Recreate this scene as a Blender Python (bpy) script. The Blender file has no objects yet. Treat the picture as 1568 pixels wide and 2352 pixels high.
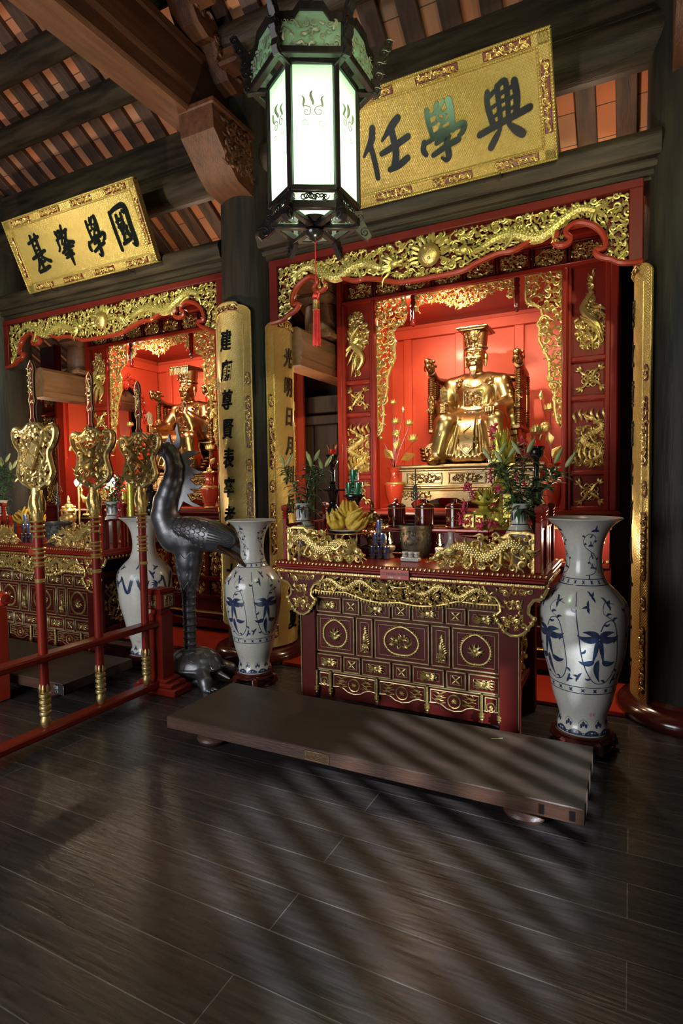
import bpy, math, random
import numpy as np
from mathutils import Matrix, Vector, Quaternion
from math import sin, cos, pi, radians, hypot, atan2, sqrt

S = bpy.context.scene
COL = S.collection

# ------------------------------------------------------------------ camera
EYE = 1.6
FPX = 1315.28
_yaw, _pit, _rol = radians(-26.863), radians(-2.850), radians(-0.843)
_cy, _sy = cos(_yaw), sin(_yaw)
_F = np.array([_sy*cos(_pit), _cy*cos(_pit), sin(_pit)])
_r = np.array([_cy, -_sy, 0.0])
_u = np.cross(_r, _F)
_R = cos(_rol)*_r + sin(_rol)*_u
_U = -sin(_rol)*_r + cos(_rol)*_u
cam_d = bpy.data.cameras.new('camera')
cam = bpy.data.objects.new('camera', cam_d)
COL.objects.link(cam)
cam_d.sensor_fit = 'VERTICAL'
cam_d.sensor_height = 36.0
cam_d.lens = FPX*36.0/2352.0
cam_d.clip_start = 0.05
m = Matrix.Identity(4)
for i in range(3):
    m[i][0], m[i][1], m[i][2] = _R[i], _U[i], -_F[i]
m[2][3] = EYE
cam.matrix_world = m
S.camera = cam

def at(x, y, Y):
    "world point of photograph pixel (x, y) on the plane of depth Y"
    d = (x-784)*_R - (y-1176)*_U + FPX*_F
    return np.array([0, 0, EYE]) + d*(Y/d[1])
def atz(x, y, z=0.0):
    d = (x-784)*_R - (y-1176)*_U + FPX*_F
    return np.array([0, 0, EYE]) + d*((z-EYE)/d[2])

# ------------------------------------------------------------------ exposure, world, lights
S.view_settings.view_transform = 'Standard'
S.view_settings.look = 'None'
S.view_settings.gamma = 1.0
S.view_settings.use_curve_mapping = False
S.view_settings.exposure = 0.0
S.cycles.max_bounces = 6
S.cycles.diffuse_bounces = 3
S.cycles.glossy_bounces = 3
S.cycles.transmission_bounces = 4
S.cycles.transparent_max_bounces = 6
S.cycles.sample_clamp_indirect = 4.0
S.cycles.caustics_reflective = False
S.cycles.caustics_refractive = False
S.cycles.use_light_tree = True
W = bpy.data.worlds.new('sky')
S.world = W
W.use_nodes = True
W.node_tree.nodes['Background'].inputs[0].default_value = (0.55, 0.68, 0.85, 1)
W.node_tree.nodes['Background'].inputs[1].default_value = 0.25

def light(name, kind, loc, energy, color, aim=None, size=None, size_y=None, spot=None, blend=0.5, angle=None, radius=None):
    d = bpy.data.lights.new(name, kind)
    d.energy = energy
    d.color = color
    if kind == 'AREA':
        d.shape = 'RECTANGLE'
        d.size = size
        d.size_y = size_y or size
    if kind == 'SPOT':
        d.spot_size = spot
        d.spot_blend = blend
    if kind == 'SUN' and angle:
        d.angle = angle
    if radius is not None and kind in ('POINT', 'SPOT'):
        d.shadow_soft_size = radius
    o = bpy.data.objects.new(name, d)
    o.location = loc
    if aim is not None:
        v = Vector(aim) - Vector(loc)
        o.rotation_euler = v.to_track_quat('-Z', 'Y').to_euler()
    COL.objects.link(o)
    return o

DAY = (0.95, 0.97, 1.0)
WARM = (1.0, 0.77, 0.52)
# daylight through the open front of the hall behind the camera, and through the slatted doors on the right
light('front_doorway_daylight', 'AREA', (-3.7, -2.3, 1.7), 205, DAY, aim=(-3.6, 4, 1.6), size=3.2, size_y=2.4)
light('sun_through_slats', 'SUN', (6, -3, 5), 8.0, (0.80, 0.89, 1.0), aim=(6-0.862*5, -3+0.507*5, 5-0.40*5), angle=radians(1.3))
# unseen spotlights aimed at the arches and boards, and uplights for the roof tiles
light('hall_spot', 'SPOT', (0.75, 0.6, 3.5), 420, (1.0, 1.0, 0.56), aim=(-1.25, 4.3, 3.40), spot=radians(52), blend=0.8, radius=0.06)
light('hall_spot', 'SPOT', (-4.0, 0.9, 3.9), 430, (0.95, 1.0, 0.54), aim=(-5.0, 4.3, 3.40), spot=radians(56), blend=0.8, radius=0.06)
light('roof_uplight', 'SPOT', (-3.9, 2.0, 1.0), 360, (1.0, 0.80, 0.60), aim=(-4.2, 3.6, 5.4), spot=radians(85), blend=0.7, radius=0.08)
light('roof_uplight', 'SPOT', (-1.2, 2.3, 1.0), 220, (1.0, 0.80, 0.60), aim=(-1.2, 4.0, 5.4), spot=radians(80), blend=0.7, radius=0.08)
light('eave_lamp', 'POINT', (-0.3, 5.1, 3.95), 14, (1.0, 0.74, 0.5), radius=0.05)
light('eave_lamp', 'POINT', (-4.2, 5.1, 3.95), 14, (1.0, 0.74, 0.5), radius=0.05)
LANT = (-1.50, 2.70)
light('lantern_bulb', 'POINT', (LANT[0], LANT[1], 3.29), 60, (0.80, 1.0, 0.68), radius=0.06)
for sx, pw in ((-1.375, 1.0), (-5.02, 1.0)):
    light('shrine_spot', 'SPOT', (sx-0.20, 4.70, 3.30), 130*pw, WARM, aim=(sx, 5.75, 2.45), spot=radians(95), blend=0.6, radius=0.05)
    light('shrine_spot', 'SPOT', (sx+0.62, 5.30, 3.26), 40*pw, WARM, aim=(sx-0.1, 6.2, 2.3), spot=radians(120), blend=0.8, radius=0.05)
    light('shrine_lamp', 'POINT', (sx-0.60, 5.32, 3.22), 26*pw, WARM, radius=0.05)
    light('altar_fill', 'POINT', (sx-0.55, 4.72, 1.62), 20*pw, WARM, radius=0.04)  # added fill for the shrine glow on altar and couplets
light('altar_fill', 'POINT', (-0.33, 4.66, 1.18), 14, WARM, radius=0.03)  # added fill hidden behind the vase, warms the right couplet
light('inner_fill', 'POINT', (-3.0, 4.95, 2.25), 12, (1.0, 0.66, 0.38), radius=0.05)  # unseen fill in the gap beside the middle column
light('inner_fill', 'POINT', (-7.75, 5.3, 2.1), 40, (1.0, 0.66, 0.38), radius=0.05)  # unseen fill kept out of view, brightens the red niche wall

# ------------------------------------------------------------------ materials
MATS = {}
def _nodes(name):
    mt = bpy.data.materials.new(name)
    mt.use_nodes = True
    nt = mt.node_tree
    return mt, nt, nt.nodes['Principled BSDF']

def mat(name, col, rough=0.5, metal=0.0, col2=None, nscale=6.0, stretch=(1, 1, 1), bump=0.0, bscale=30.0, coat=0.0,
        emit=None, estr=0.0, alpha=None, trans=0.0, spec=None, bkind='NOISE', detail=4.0, rough2=None):
    mt, nt, b = _nodes(name)
    b.inputs['Base Color'].default_value = (*col, 1)
    b.inputs['Roughness'].default_value = rough
    b.inputs['Metallic'].default_value = metal
    if coat:
        b.inputs['Coat Weight'].default_value = coat
        b.inputs['Coat Roughness'].default_value = 0.12
    if spec is not None:
        b.inputs['Specular IOR Level'].default_value = spec
    if trans:
        b.inputs['Transmission Weight'].default_value = trans
    if emit:
        b.inputs['Emission Color'].default_value = (*emit, 1)
        b.inputs['Emission Strength'].default_value = estr
    L = nt.links
    if col2 or bump or rough2 is not None:
        tc = nt.nodes.new('ShaderNodeTexCoord')
        mp = nt.nodes.new('ShaderNodeMapping')
        mp.inputs['Scale'].default_value = stretch
        L.new(tc.outputs['Object'], mp.inputs['Vector'])
    if col2 or rough2 is not None:
        n = nt.nodes.new('ShaderNodeTexNoise')
        n.inputs['Scale'].default_value = nscale
        n.inputs['Detail'].default_value = detail
        L.new(mp.outputs[0], n.inputs['Vector'])
        rp = nt.nodes.new('ShaderNodeValToRGB')
        rp.color_ramp.elements[0].position = 0.33
        rp.color_ramp.elements[1].position = 0.68
        rp.color_ramp.elements[0].color = (*col, 1)
        rp.color_ramp.elements[1].color = (*(col2 or col), 1)
        L.new(n.outputs['Fac'], rp.inputs['Fac'])
        if col2:
            L.new(rp.outputs[0], b.inputs['Base Color'])
        if rough2 is not None:
            mr = nt.nodes.new('ShaderNodeMapRange')
            mr.inputs['To Min'].default_value = rough
            mr.inputs['To Max'].default_value = rough2
            L.new(n.outputs['Fac'], mr.inputs['Value'])
            L.new(mr.outputs[0], b.inputs['Roughness'])
    if bump:
        if bkind == 'NOISE':
            n2 = nt.nodes.new('ShaderNodeTexNoise')
            n2.inputs['Scale'].default_value = bscale
            n2.inputs['Detail'].default_value = 3
            out = n2.outputs['Fac']
        else:
            n2 = nt.nodes.new('ShaderNodeTexVoronoi')
            n2.inputs['Scale'].default_value = bscale
            out = n2.outputs['Distance']
        L.new(mp.outputs[0], n2.inputs['Vector'])
        bp = nt.nodes.new('ShaderNodeBump')
        bp.inputs['Strength'].default_value = bump
        bp.inputs['Distance'].default_value = 0.01
        L.new(out, bp.inputs['Height'])
        L.new(bp.outputs[0], b.inputs['Normal'])
    MATS[name] = mt
    return mt

GOLD = mat('gilding', (0.70, 0.49, 0.15), 0.36, 0.80, col2=(0.80, 0.61, 0.24), nscale=30, bump=0.25, bscale=90)
ARCHGOLD = mat('green_lit_gilding', (0.52, 0.42, 0.12), 0.38, 0.7, col2=(0.62, 0.53, 0.19), nscale=30, bump=0.25, bscale=90)  # green tint of the lantern light is put into this gold
OLDGOLD = mat('aged_gilding', (0.50, 0.36, 0.12), 0.40, 0.85, col2=(0.70, 0.54, 0.24), nscale=25, bump=0.3, bscale=80)
LINEGOLD = mat('gold_line_paint', (0.62, 0.50, 0.26), 0.42, 0.6, col2=(0.45, 0.34, 0.15), nscale=22)
RED = mat('red_lacquer', (0.21, 0.014, 0.007), 0.34, 0, col2=(0.26, 0.020, 0.009), nscale=3, coat=0.04, spec=0.25)
DRED = mat('dark_red_lacquer', (0.080, 0.008, 0.006), 0.42, 0, col2=(0.115, 0.011, 0.008), nscale=3, spec=0.22)
VRED = mat('vermilion_paint', (0.60, 0.074, 0.032), 0.45, 0, col2=(0.67, 0.092, 0.040), nscale=2, coat=0.1)
ORED = mat('orange_red_lacquer', (0.52, 0.045, 0.02), 0.28, 0, coat=0.4)
BOARDRED = mat('maroon_ground', (0.10, 0.012, 0.012), 0.4)
BLACK = mat('black_lacquer', (0.006, 0.008, 0.008), 0.22, 0, coat=0.3)
BRONZE = mat('polished_bronze', (0.60, 0.41, 0.19), 0.26, 1.0, col2=(0.36, 0.235, 0.10), nscale=5, bump=0.08, bscale=60, rough2=0.36)
DBRONZE = mat('darker_bronze', (0.33, 0.20, 0.085), 0.30, 1.0, col2=(0.20, 0.12, 0.06), nscale=6, bump=0.2, bscale=50)
RBRONZE = mat('reddish_bronze', (0.48, 0.25, 0.10), 0.28, 1.0, col2=(0.30, 0.15, 0.07), nscale=6, bump=0.1, bscale=60)
CRANE = mat('dark_cast_bronze', (0.14, 0.14, 0.15), 0.38, 0.75, col2=(0.20, 0.20, 0.205), nscale=10, bump=0.12, bscale=70)
LIFTED = mat('pale_cast_bronze', (0.26, 0.26, 0.265), 0.38, 0.8)  # paler bronze for the raised feather and shell lines
IRONPOT = mat('verdigris_bronze', (0.050, 0.056, 0.050), 0.5, 0.35, col2=(0.08, 0.08, 0.068), nscale=12, bump=0.6, bscale=35)
EBONY = mat('black_turned_wood', (0.012, 0.010, 0.010), 0.22, 0, coat=0.3)
LANTWOOD = mat('dark_rosewood', (0.009, 0.007, 0.007), 0.38, 0, col2=(0.016, 0.011, 0.010), nscale=8, stretch=(6, 6, 1), spec=0.3)
EDGE = mat('red_brown_moulding', (0.24, 0.026, 0.012), 0.25, 0, coat=0.35)
PLINTHM = mat('brown_bronze', (0.27, 0.195, 0.095), 0.36, 0.9, col2=(0.18, 0.125, 0.06), nscale=6, bump=0.15, bscale=50)
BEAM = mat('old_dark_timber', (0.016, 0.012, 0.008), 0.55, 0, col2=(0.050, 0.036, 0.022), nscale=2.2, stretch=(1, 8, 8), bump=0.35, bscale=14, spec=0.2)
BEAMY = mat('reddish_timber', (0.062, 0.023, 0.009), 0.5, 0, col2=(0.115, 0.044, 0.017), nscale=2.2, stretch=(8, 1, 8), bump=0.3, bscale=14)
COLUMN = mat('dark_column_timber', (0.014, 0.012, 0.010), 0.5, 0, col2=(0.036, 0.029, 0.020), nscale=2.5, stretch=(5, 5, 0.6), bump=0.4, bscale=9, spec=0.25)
LITWOOD = mat('lit_brown_timber', (0.16, 0.075, 0.035), 0.5, 0, col2=(0.24, 0.12, 0.06), nscale=2.5, stretch=(8, 1, 8), bump=0.2, bscale=14)  # light on the inner beams is put into this paler timber colour
RAFTER = mat('rafter_timber', (0.040, 0.022, 0.014), 0.65, 0, col2=(0.10, 0.048, 0.028), nscale=3.0, stretch=(6, 1, 6), bump=0.3, bscale=18)
WALLWOOD = mat('brown_plank_wall', (0.055, 0.026, 0.016), 0.5, 0, col2=(0.085, 0.042, 0.024), nscale=2.0, stretch=(6, 6, 0.7), bump=0.2, bscale=10)
PLAT = mat('worn_bench_timber', (0.050, 0.036, 0.028), 0.42, 0, col2=(0.085, 0.055, 0.040), nscale=2.5, stretch=(1, 7, 7), bump=0.15, bscale=18, rough2=0.55)
PLATEDGE = mat('bench_edge_timber', (0.055, 0.024, 0.016), 0.42, 0, col2=(0.095, 0.045, 0.028), nscale=3, stretch=(1, 7, 7), bump=0.2, bscale=20)
CERAM = mat('crackled_white_glaze', (0.60, 0.585, 0.52), 0.22, 0, col2=(0.66, 0.645, 0.58), nscale=60, coat=0.4)
BLUE = mat('cobalt_underglaze', (0.020, 0.030, 0.075), 0.22, 0, col2=(0.05, 0.07, 0.14), nscale=30, coat=0.4)
ROSE = mat('dark_lacquered_rosewood', (0.075, 0.012, 0.008), 0.18, 0, coat=0.5)
LACJAR = mat('maroon_lacquer', (0.10, 0.006, 0.006), 0.14, 0, coat=0.6)
VASERED = mat('red_brown_lacquer', (0.34, 0.035, 0.015), 0.18, 0, coat=0.6)
LEAF = mat('lily_leaf', (0.045, 0.10, 0.035), 0.42, 0, col2=(0.07, 0.15, 0.05), nscale=12)
BUD = mat('lily_bud', (0.32, 0.42, 0.14), 0.42, 0, col2=(0.48, 0.52, 0.24), nscale=8)
FRUIT = mat('citron_peel', (0.72, 0.45, 0.05), 0.45, 0, col2=(0.62, 0.42, 0.06), nscale=14, bump=0.25, bscale=70)
PINK = mat('pink_petal', (0.62, 0.05, 0.12), 0.5, 0, col2=(0.45, 0.02, 0.05), nscale=12)
FOIL = mat('yellow_foil_paper', (0.72, 0.60, 0.10), 0.25, 0.45, col2=(0.55, 0.55, 0.08), nscale=18, bump=0.3, bscale=60)
GREENCAN = mat('green_tin_label', (0.012, 0.15, 0.055), 0.25, 0.2, coat=0.4)
BLUECAN = mat('blue_tin_label', (0.03, 0.09, 0.42), 0.22, 0.5, col2=(0.45, 0.42, 0.36), nscale=14, coat=0.3)
STEEL = mat('tin_metal', (0.62, 0.62, 0.62), 0.22, 1.0)
WHITE = mat('white_print', (0.75, 0.75, 0.72), 0.5)
DARKPLATE = mat('dark_label_plate', (0.03, 0.03, 0.032), 0.35)
CORD = mat('red_silk', (0.62, 0.035, 0.022), 0.6, 0, col2=(0.42, 0.02, 0.015), nscale=40)
FLAME = mat('lamp_flame', (1, 0.7, 0.3), 0.5, emit=(1.0, 0.62, 0.22), estr=22.0)
BULB = mat('glowing_bulb', (1, 0.9, 0.8), 0.5, emit=(1.0, 0.78, 0.48), estr=160.0)
LEDRED = mat('glowing_red_bead', (1, 0.2, 0.2), 0.5, emit=(1.0, 0.16, 0.12), estr=14.0)
GLASS = mat('clear_glass', (0.95, 0.93, 0.9), 0.04, 0, trans=1.0)
REDGLASS = mat('red_glass', (0.75, 0.03, 0.02), 0.06, 0, trans=0.75)

def glass_panel(name, col, tr, emit):
    "frosted lantern glass: scatters the bulb behind it and lets part of its light straight through"
    mt = bpy.data.materials.new(name)
    mt.use_nodes = True
    nt = mt.node_tree
    nt.nodes.clear()
    o = nt.nodes.new('ShaderNodeOutputMaterial')
    a = nt.nodes.new('ShaderNodeBsdfTranslucent')
    a.inputs[0].default_value = (*col, 1)
    d = nt.nodes.new('ShaderNodeBsdfDiffuse')
    d.inputs[0].default_value = (*[c*0.55 for c in col], 1)
    t = nt.nodes.new('ShaderNodeBsdfTransparent')
    t.inputs[0].default_value = (*col, 1)
    m0 = nt.nodes.new('ShaderNodeMixShader')
    m0.inputs[0].default_value = 0.25
    m1 = nt.nodes.new('ShaderNodeMixShader')
    m1.inputs[0].default_value = tr
    L = nt.links
    L.new(a.outputs[0], m0.inputs[1]); L.new(d.outputs[0], m0.inputs[2])
    L.new(m0.outputs[0], m1.inputs[1]); L.new(t.outputs[0], m1.inputs[2])
    L.new(m1.outputs[0], o.inputs[0])
    return mt
FROST = glass_panel('frosted_lantern_glass', (0.80, 0.95, 0.82), 0.22, 0)
ETCH = mat('etched_line', (0.20, 0.22, 0.14), 0.5)

def weave_gold(name, scale=1.0):
    "gilded ground stamped with a small diagonal basket weave"
    mt, nt, b = _nodes(name)
    b.inputs['Metallic'].default_value = 0.62
    b.inputs['Roughness'].default_value = 0.33
    L = nt.links
    tc = nt.nodes.new('ShaderNodeTexCoord')
    mp = nt.nodes.new('ShaderNodeMapping')
    mp.inputs['Rotation'].default_value = (0, 0, radians(38))
    L.new(tc.outputs['UV'], mp.inputs['Vector'])
    br = nt.nodes.new('ShaderNodeTexBrick')
    br.inputs['Scale'].default_value = 34*scale
    br.inputs['Mortar Size'].default_value = 0.07
    br.inputs['Mortar Smooth'].default_value = 0.6
    br.inputs['Brick Width'].default_value = 1.1
    br.inputs['Row Height'].default_value = 0.42
    L.new(mp.outputs[0], br.inputs['Vector'])
    wv = nt.nodes.new('ShaderNodeTexWave')
    wv.inputs['Scale'].default_value = 26*scale
    wv.inputs['Distortion'].default_value = 2.0
    L.new(mp.outputs[0], wv.inputs['Vector'])
    ad = nt.nodes.new('ShaderNodeMath'); ad.operation = 'MULTIPLY_ADD'
    ad.inputs[1].default_value = 0.35
    L.new(wv.outputs['Fac'], ad.inputs[0]); L.new(br.outputs['Fac'], ad.inputs[2])
    inv = nt.nodes.new('ShaderNodeMath'); inv.operation = 'SUBTRACT'
    inv.inputs[0].default_value = 1.0
    L.new(ad.outputs[0], inv.inputs[1])
    bp = nt.nodes.new('ShaderNodeBump')
    bp.inputs['Strength'].default_value = 1.0
    bp.inputs['Distance'].default_value = 0.010
    L.new(inv.outputs[0], bp.inputs['Height'])
    L.new(bp.outputs[0], b.inputs['Normal'])
    n = nt.nodes.new('ShaderNodeTexNoise'); n.inputs['Scale'].default_value = 9
    L.new(tc.outputs['UV'], n.inputs['Vector'])
    rp = nt.nodes.new('ShaderNodeValToRGB')
    rp.color_ramp.elements[0].color = (0.66, 0.47, 0.13, 1)
    rp.color_ramp.elements[1].color = (0.80, 0.62, 0.22, 1)
    L.new(n.outputs['Fac'], rp.inputs['Fac']); L.new(rp.outputs[0], b.inputs['Base Color'])
    return mt
WEAVE = weave_gold('stamped_gold_ground')

def plank_floor():
    mt, nt, b = _nodes('floor_planks')
    L = nt.links
    N = nt.nodes.new
    tc = N('ShaderNodeTexCoord')
    br = N('ShaderNodeTexBrick')
    br.inputs['Scale'].default_value = 1.0
    br.inputs['Brick Width'].default_value = 3.1
    br.inputs['Row Height'].default_value = 0.205
    br.inputs['Mortar Size'].default_value = 0.0022
    br.inputs['Mortar Smooth'].default_value = 0.15
    br.offset = 0.37
    br.inputs['Color1'].default_value = (0.034, 0.0295, 0.029, 1)
    br.inputs['Color2'].default_value = (0.058, 0.046, 0.040, 1)
    br.inputs['Mortar'].default_value = (0.16, 0.145, 0.13, 1)
    L.new(tc.outputs['Object'], br.inputs['Vector'])
    mp = N('ShaderNodeMapping'); mp.inputs['Scale'].default_value = (0.9, 11, 1)
    L.new(tc.outputs['Object'], mp.inputs['Vector'])
    n = N('ShaderNodeTexNoise'); n.inputs['Scale'].default_value = 3.2; n.inputs['Detail'].default_value = 7
    n.inputs['Distortion'].default_value = 1.2
    L.new(mp.outputs[0], n.inputs['Vector'])
    mr = N('ShaderNodeMapRange'); mr.inputs['From Min'].default_value = 0.3; mr.inputs['From Max'].default_value = 0.7
    mr.inputs['To Min'].default_value = 0.62; mr.inputs['To Max'].default_value = 1.35
    L.new(n.outputs['Fac'], mr.inputs['Value'])
    mx = N('ShaderNodeMix'); mx.data_type = 'RGBA'; mx.blend_type = 'MULTIPLY'; mx.inputs[0].default_value = 1.0
    L.new(br.outputs['Color'], mx.inputs[6]); L.new(mr.outputs[0], mx.inputs[7])
    L.new(mx.outputs[2], b.inputs['Base Color'])
    n2 = N('ShaderNodeTexNoise'); n2.inputs['Scale'].default_value = 5; n2.inputs['Detail'].default_value = 6
    L.new(mp.outputs[0], n2.inputs['Vector'])
    r2 = N('ShaderNodeMapRange'); r2.inputs['To Min'].default_value = 0.17; r2.inputs['To Max'].default_value = 0.36
    L.new(n2.outputs['Fac'], r2.inputs['Value']); L.new(r2.outputs[0], b.inputs['Roughness'])
    b.inputs['Specular IOR Level'].default_value = 0.55
    ad = N('ShaderNodeMath'); ad.operation = 'MULTIPLY_ADD'; ad.inputs[1].default_value = -1.6
    L.new(br.outputs['Fac'], ad.inputs[0]); L.new(n.outputs['Fac'], ad.inputs[2])
    bp = N('ShaderNodeBump'); bp.inputs['Strength'].default_value = 0.35; bp.inputs['Distance'].default_value = 0.006
    L.new(ad.outputs[0], bp.inputs['Height']); L.new(bp.outputs[0], b.inputs['Normal'])
    return mt
FLOORM = plank_floor()

def brick_roof():
    mt, nt, b = _nodes('terracotta_roof_tiles')
    L = nt.links
    N = nt.nodes.new
    tc = N('ShaderNodeTexCoord')
    br = N('ShaderNodeTexBrick')
    br.inputs['Scale'].default_value = 1.0
    br.inputs['Brick Width'].default_value = 0.30
    br.inputs['Row Height'].default_value = 0.27
    br.inputs['Mortar Size'].default_value = 0.004
    br.offset = 0.0
    br.inputs['Color1'].default_value = (0.55, 0.18, 0.07, 1)
    br.inputs['Color2'].default_value = (0.42, 0.22, 0.12, 1)
    br.inputs['Mortar'].default_value = (0.07, 0.045, 0.03, 1)
    L.new(tc.outputs['UV'], br.inputs['Vector'])
    n = N('ShaderNodeTexNoise'); n.inputs['Scale'].default_value = 2.0; n.inputs['Detail'].default_value = 5
    L.new(tc.outputs['UV'], n.inputs['Vector'])
    mr = N('ShaderNodeMapRange'); mr.inputs['To Min'].default_value = 0.6; mr.inputs['To Max'].default_value = 1.3
    L.new(n.outputs['Fac'], mr.inputs['Value'])
    mx = N('ShaderNodeMix'); mx.data_type = 'RGBA'; mx.blend_type = 'MULTIPLY'; mx.inputs[0].default_value = 1.0
    L.new(br.outputs['Color'], mx.inputs[6]); L.new(mr.outputs[0], mx.inputs[7])
    L.new(mx.outputs[2], b.inputs['Base Color'])
    b.inputs['Roughness'].default_value = 0.8
    return mt
ROOFM = brick_roof()

# ------------------------------------------------------------------ mesh builder
def RX(a): return np.array([[1, 0, 0], [0, cos(a), -sin(a)], [0, sin(a), cos(a)]])
def RY(a): return np.array([[cos(a), 0, sin(a)], [0, 1, 0], [-sin(a), 0, cos(a)]])
def RZ(a): return np.array([[cos(a), -sin(a), 0], [sin(a), cos(a), 0], [0, 0, 1]])
FRONT = np.array([[1, 0, 0], [0, 0, -1], [0, 1, 0]], float)      # (u, v, w) -> x, z, towards the viewer (-y)
RIGHT = np.array([[0, 0, 1], [1, 0, 0], [0, 1, 0]], float)       # u -> +y, v -> z, w -> +x

class MB:
    def __init__(s):
        s.V = []; s.Fc = []; s.Mi = []; s.n = 0; s.R = None; s.o = None; s.fn = None; s.mat = 0; s.uv = None
    def set(s, R=None, o=(0, 0, 0), fn=None):
        s.R = R; s.o = np.array(o, float); s.fn = fn
        return s
    def add(s, v, f, mt=None):
        v = np.asarray(v, float).reshape(-1, 3)
        if s.fn is not None: v = s.fn(v)
        if s.R is not None: v = v @ s.R.T
        if s.o is not None: v = v + s.o
        k = s.n
        s.V.append(v)
        s.Fc.extend([tuple(i+k for i in q) for q in f])
        s.Mi.extend([s.mat if mt is None else mt]*len(f))
        s.n += len(v)
    def box(s, c, d, b=0.0, R=None, mt=None):
        h = np.array(d, float)/2
        b = min(b, h.min()*0.98)
        if b <= 0:
            v = np.array([[x, y, z] for x in (-1, 1) for y in (-1, 1) for z in (-1, 1)])*h
            f = [(0, 1, 3, 2), (4, 6, 7, 5), (0, 4, 5, 1), (2, 3, 7, 6), (0, 2, 6, 4), (1, 5, 7, 3)]
        else:
            v = []; idx = {}
            for x in (-1, 1):
                for y in (-1, 1):
                    for z in (-1, 1):
                        for a in range(3):
                            p = [x*h[0], y*h[1], z*h[2]]
                            for j in range(3):
                                if j != a: p[j] -= (x, y, z)[j]*b
                            idx[(x, y, z, a)] = len(v); v.append(p)
            f = []
            for a in range(3):
                i, j = [(1, 2), (2, 0), (0, 1)][a]
                for sg in (-1, 1):
                    q = []
                    for p, r in ((-1, -1), (1, -1), (1, 1), (-1, 1)):
                        k = [0, 0, 0]; k[a] = sg; k[i] = p; k[j] = r
                        q.append(idx[(*k, a)])
                    f.append(tuple(q if sg > 0 else q[::-1]))
                for p in (-1, 1):
                    for r in (-1, 1):
                        k0 = [0, 0, 0]; k0[i] = p; k0[j] = r; k1 = list(k0)
                        k0[a] = -1; k1[a] = 1
                        q = (idx[(*k0, i)], idx[(*k1, i)], idx[(*k1, j)], idx[(*k0, j)])
                        f.append(q if p*r < 0 else q[::-1])
            for x in (-1, 1):
                for y in (-1, 1):
                    for z in (-1, 1):
                        q = tuple(idx[(x, y, z, a)] for a in range(3))
                        f.append(q if x*y*z > 0 else q[::-1])
            v = np.array(v)
        if R is not None: v = v @ R.T
        s.add(v + np.array(c, float), f, mt)
    def lathe(s, prof, seg=24, c=(0, 0, 0), R=None, mt=None, sq=1.0, a0=0.0):
        v = []; f = []
        n = len(prof)
        for (r, z) in prof:
            for k in range(seg):
                a = a0 + 2*pi*k/seg
                v.append((r*cos(a), r*sin(a)*sq, z))
        for i in range(n-1):
            for k in range(seg):
                k2 = (k+1) % seg
                f.append((i*seg+k, i*seg+k2, (i+1)*seg+k2, (i+1)*seg+k))
        if prof[0][0] > 1e-6: f.append(tuple(range(seg))[::-1])
        if prof[-1][0] > 1e-6: f.append(tuple((n-1)*seg+k for k in range(seg)))
        v = np.array(v)
        if R is not None: v = v @ R.T
        s.add(v + np.array(c, float), f, mt)
    def tube(s, path, rad, seg=6, mt=None, flat=1.0, closed=False, nrm=None):
        p = np.asarray(path, float)
        n = len(p)
        rad = np.full(n, rad, float) if np.isscalar(rad) else np.asarray(rad, float)
        t = np.gradient(p, axis=0)
        if closed:
            t = np.roll(p, -1, 0) - np.roll(p, 1, 0)
        t /= np.maximum(np.linalg.norm(t, axis=1, keepdims=True), 1e-9)
        if nrm is None:
            a = np.array([0, 0, 1.0])
            if abs(t[0] @ a) > 0.9: a = np.array([0, 1.0, 0])
        else:
            a = np.array(nrm, float)
        v = np.zeros((n, seg, 3))
        ang = np.arange(seg)*2*pi/seg
        for i in range(n):
            a = a - t[i]*(a @ t[i])
            a /= max(np.linalg.norm(a), 1e-9)
            b = np.cross(t[i], a)
            v[i] = p[i] + rad[i]*(np.outer(np.cos(ang), b) + flat*np.outer(np.sin(ang), a))
            if nrm is not None: a = np.array(nrm, float)
        f = []
        for i in range(n if closed else n-1):
            j = (i+1) % n
            for k in range(seg):
                k2 = (k+1) % seg
                f.append((i*seg+k, i*seg+k2, j*seg+k2, j*seg+k))
        if not closed:
            f.append(tuple(range(seg))[::-1]); f.append(tuple((n-1)*seg+k for k in range(seg)))
        s.add(v.reshape(-1, 3), f, mt)
    def prism(s, poly, w0, w1, mt=None, bev=0.0):
        "polygon in (u, v), extruded along w"
        P = np.asarray(poly, float)
        n = len(P)
        ar = 0.5*np.sum(P[:, 0]*np.roll(P[:, 1], -1) - np.roll(P[:, 0], -1)*P[:, 1])
        if ar < 0: P = P[::-1]
        v = [(x, y, w0) for x, y in P] + [(x, y, w1) for x, y in P]
        f = [tuple(range(n))[::-1], tuple(range(n, 2*n))]
        if w1 < w0: f = [q[::-1] for q in f]
        for i in range(n):
            j = (i+1) % n
            q = (i, j, n+j, n+i)
            f.append(q if w1 > w0 else q[::-1])
        s.add(v, f, mt)
    def ell(s, c, r, seg=10, rings=7, R=None, mt=None):
        r = np.array(r if hasattr(r, '__len__') else (r, r, r), float)
        prof = [(sin(pi*i/rings), -cos(pi*i/rings)) for i in range(rings+1)]
        v = [(0, 0, -1)]; f = []
        for i in range(1, rings):
            for k in range(seg):
                a = 2*pi*k/seg
                v.append((prof[i][0]*cos(a), prof[i][0]*sin(a), prof[i][1]))
        v.append((0, 0, 1)); top = len(v)-1
        for k in range(seg):
            f.append((0, 1+(k+1) % seg, 1+k))
            f.append((top, top-seg+k, top-seg+(k+1) % seg))
        for i in range(rings-2):
            for k in range(seg):
                k2 = (k+1) % seg
                f.append((1+i*seg+k, 1+i*seg+k2, 1+(i+1)*seg+k2, 1+(i+1)*seg+k))
        v = np.array(v)*r
        if R is not None: v = v @ R.T
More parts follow.
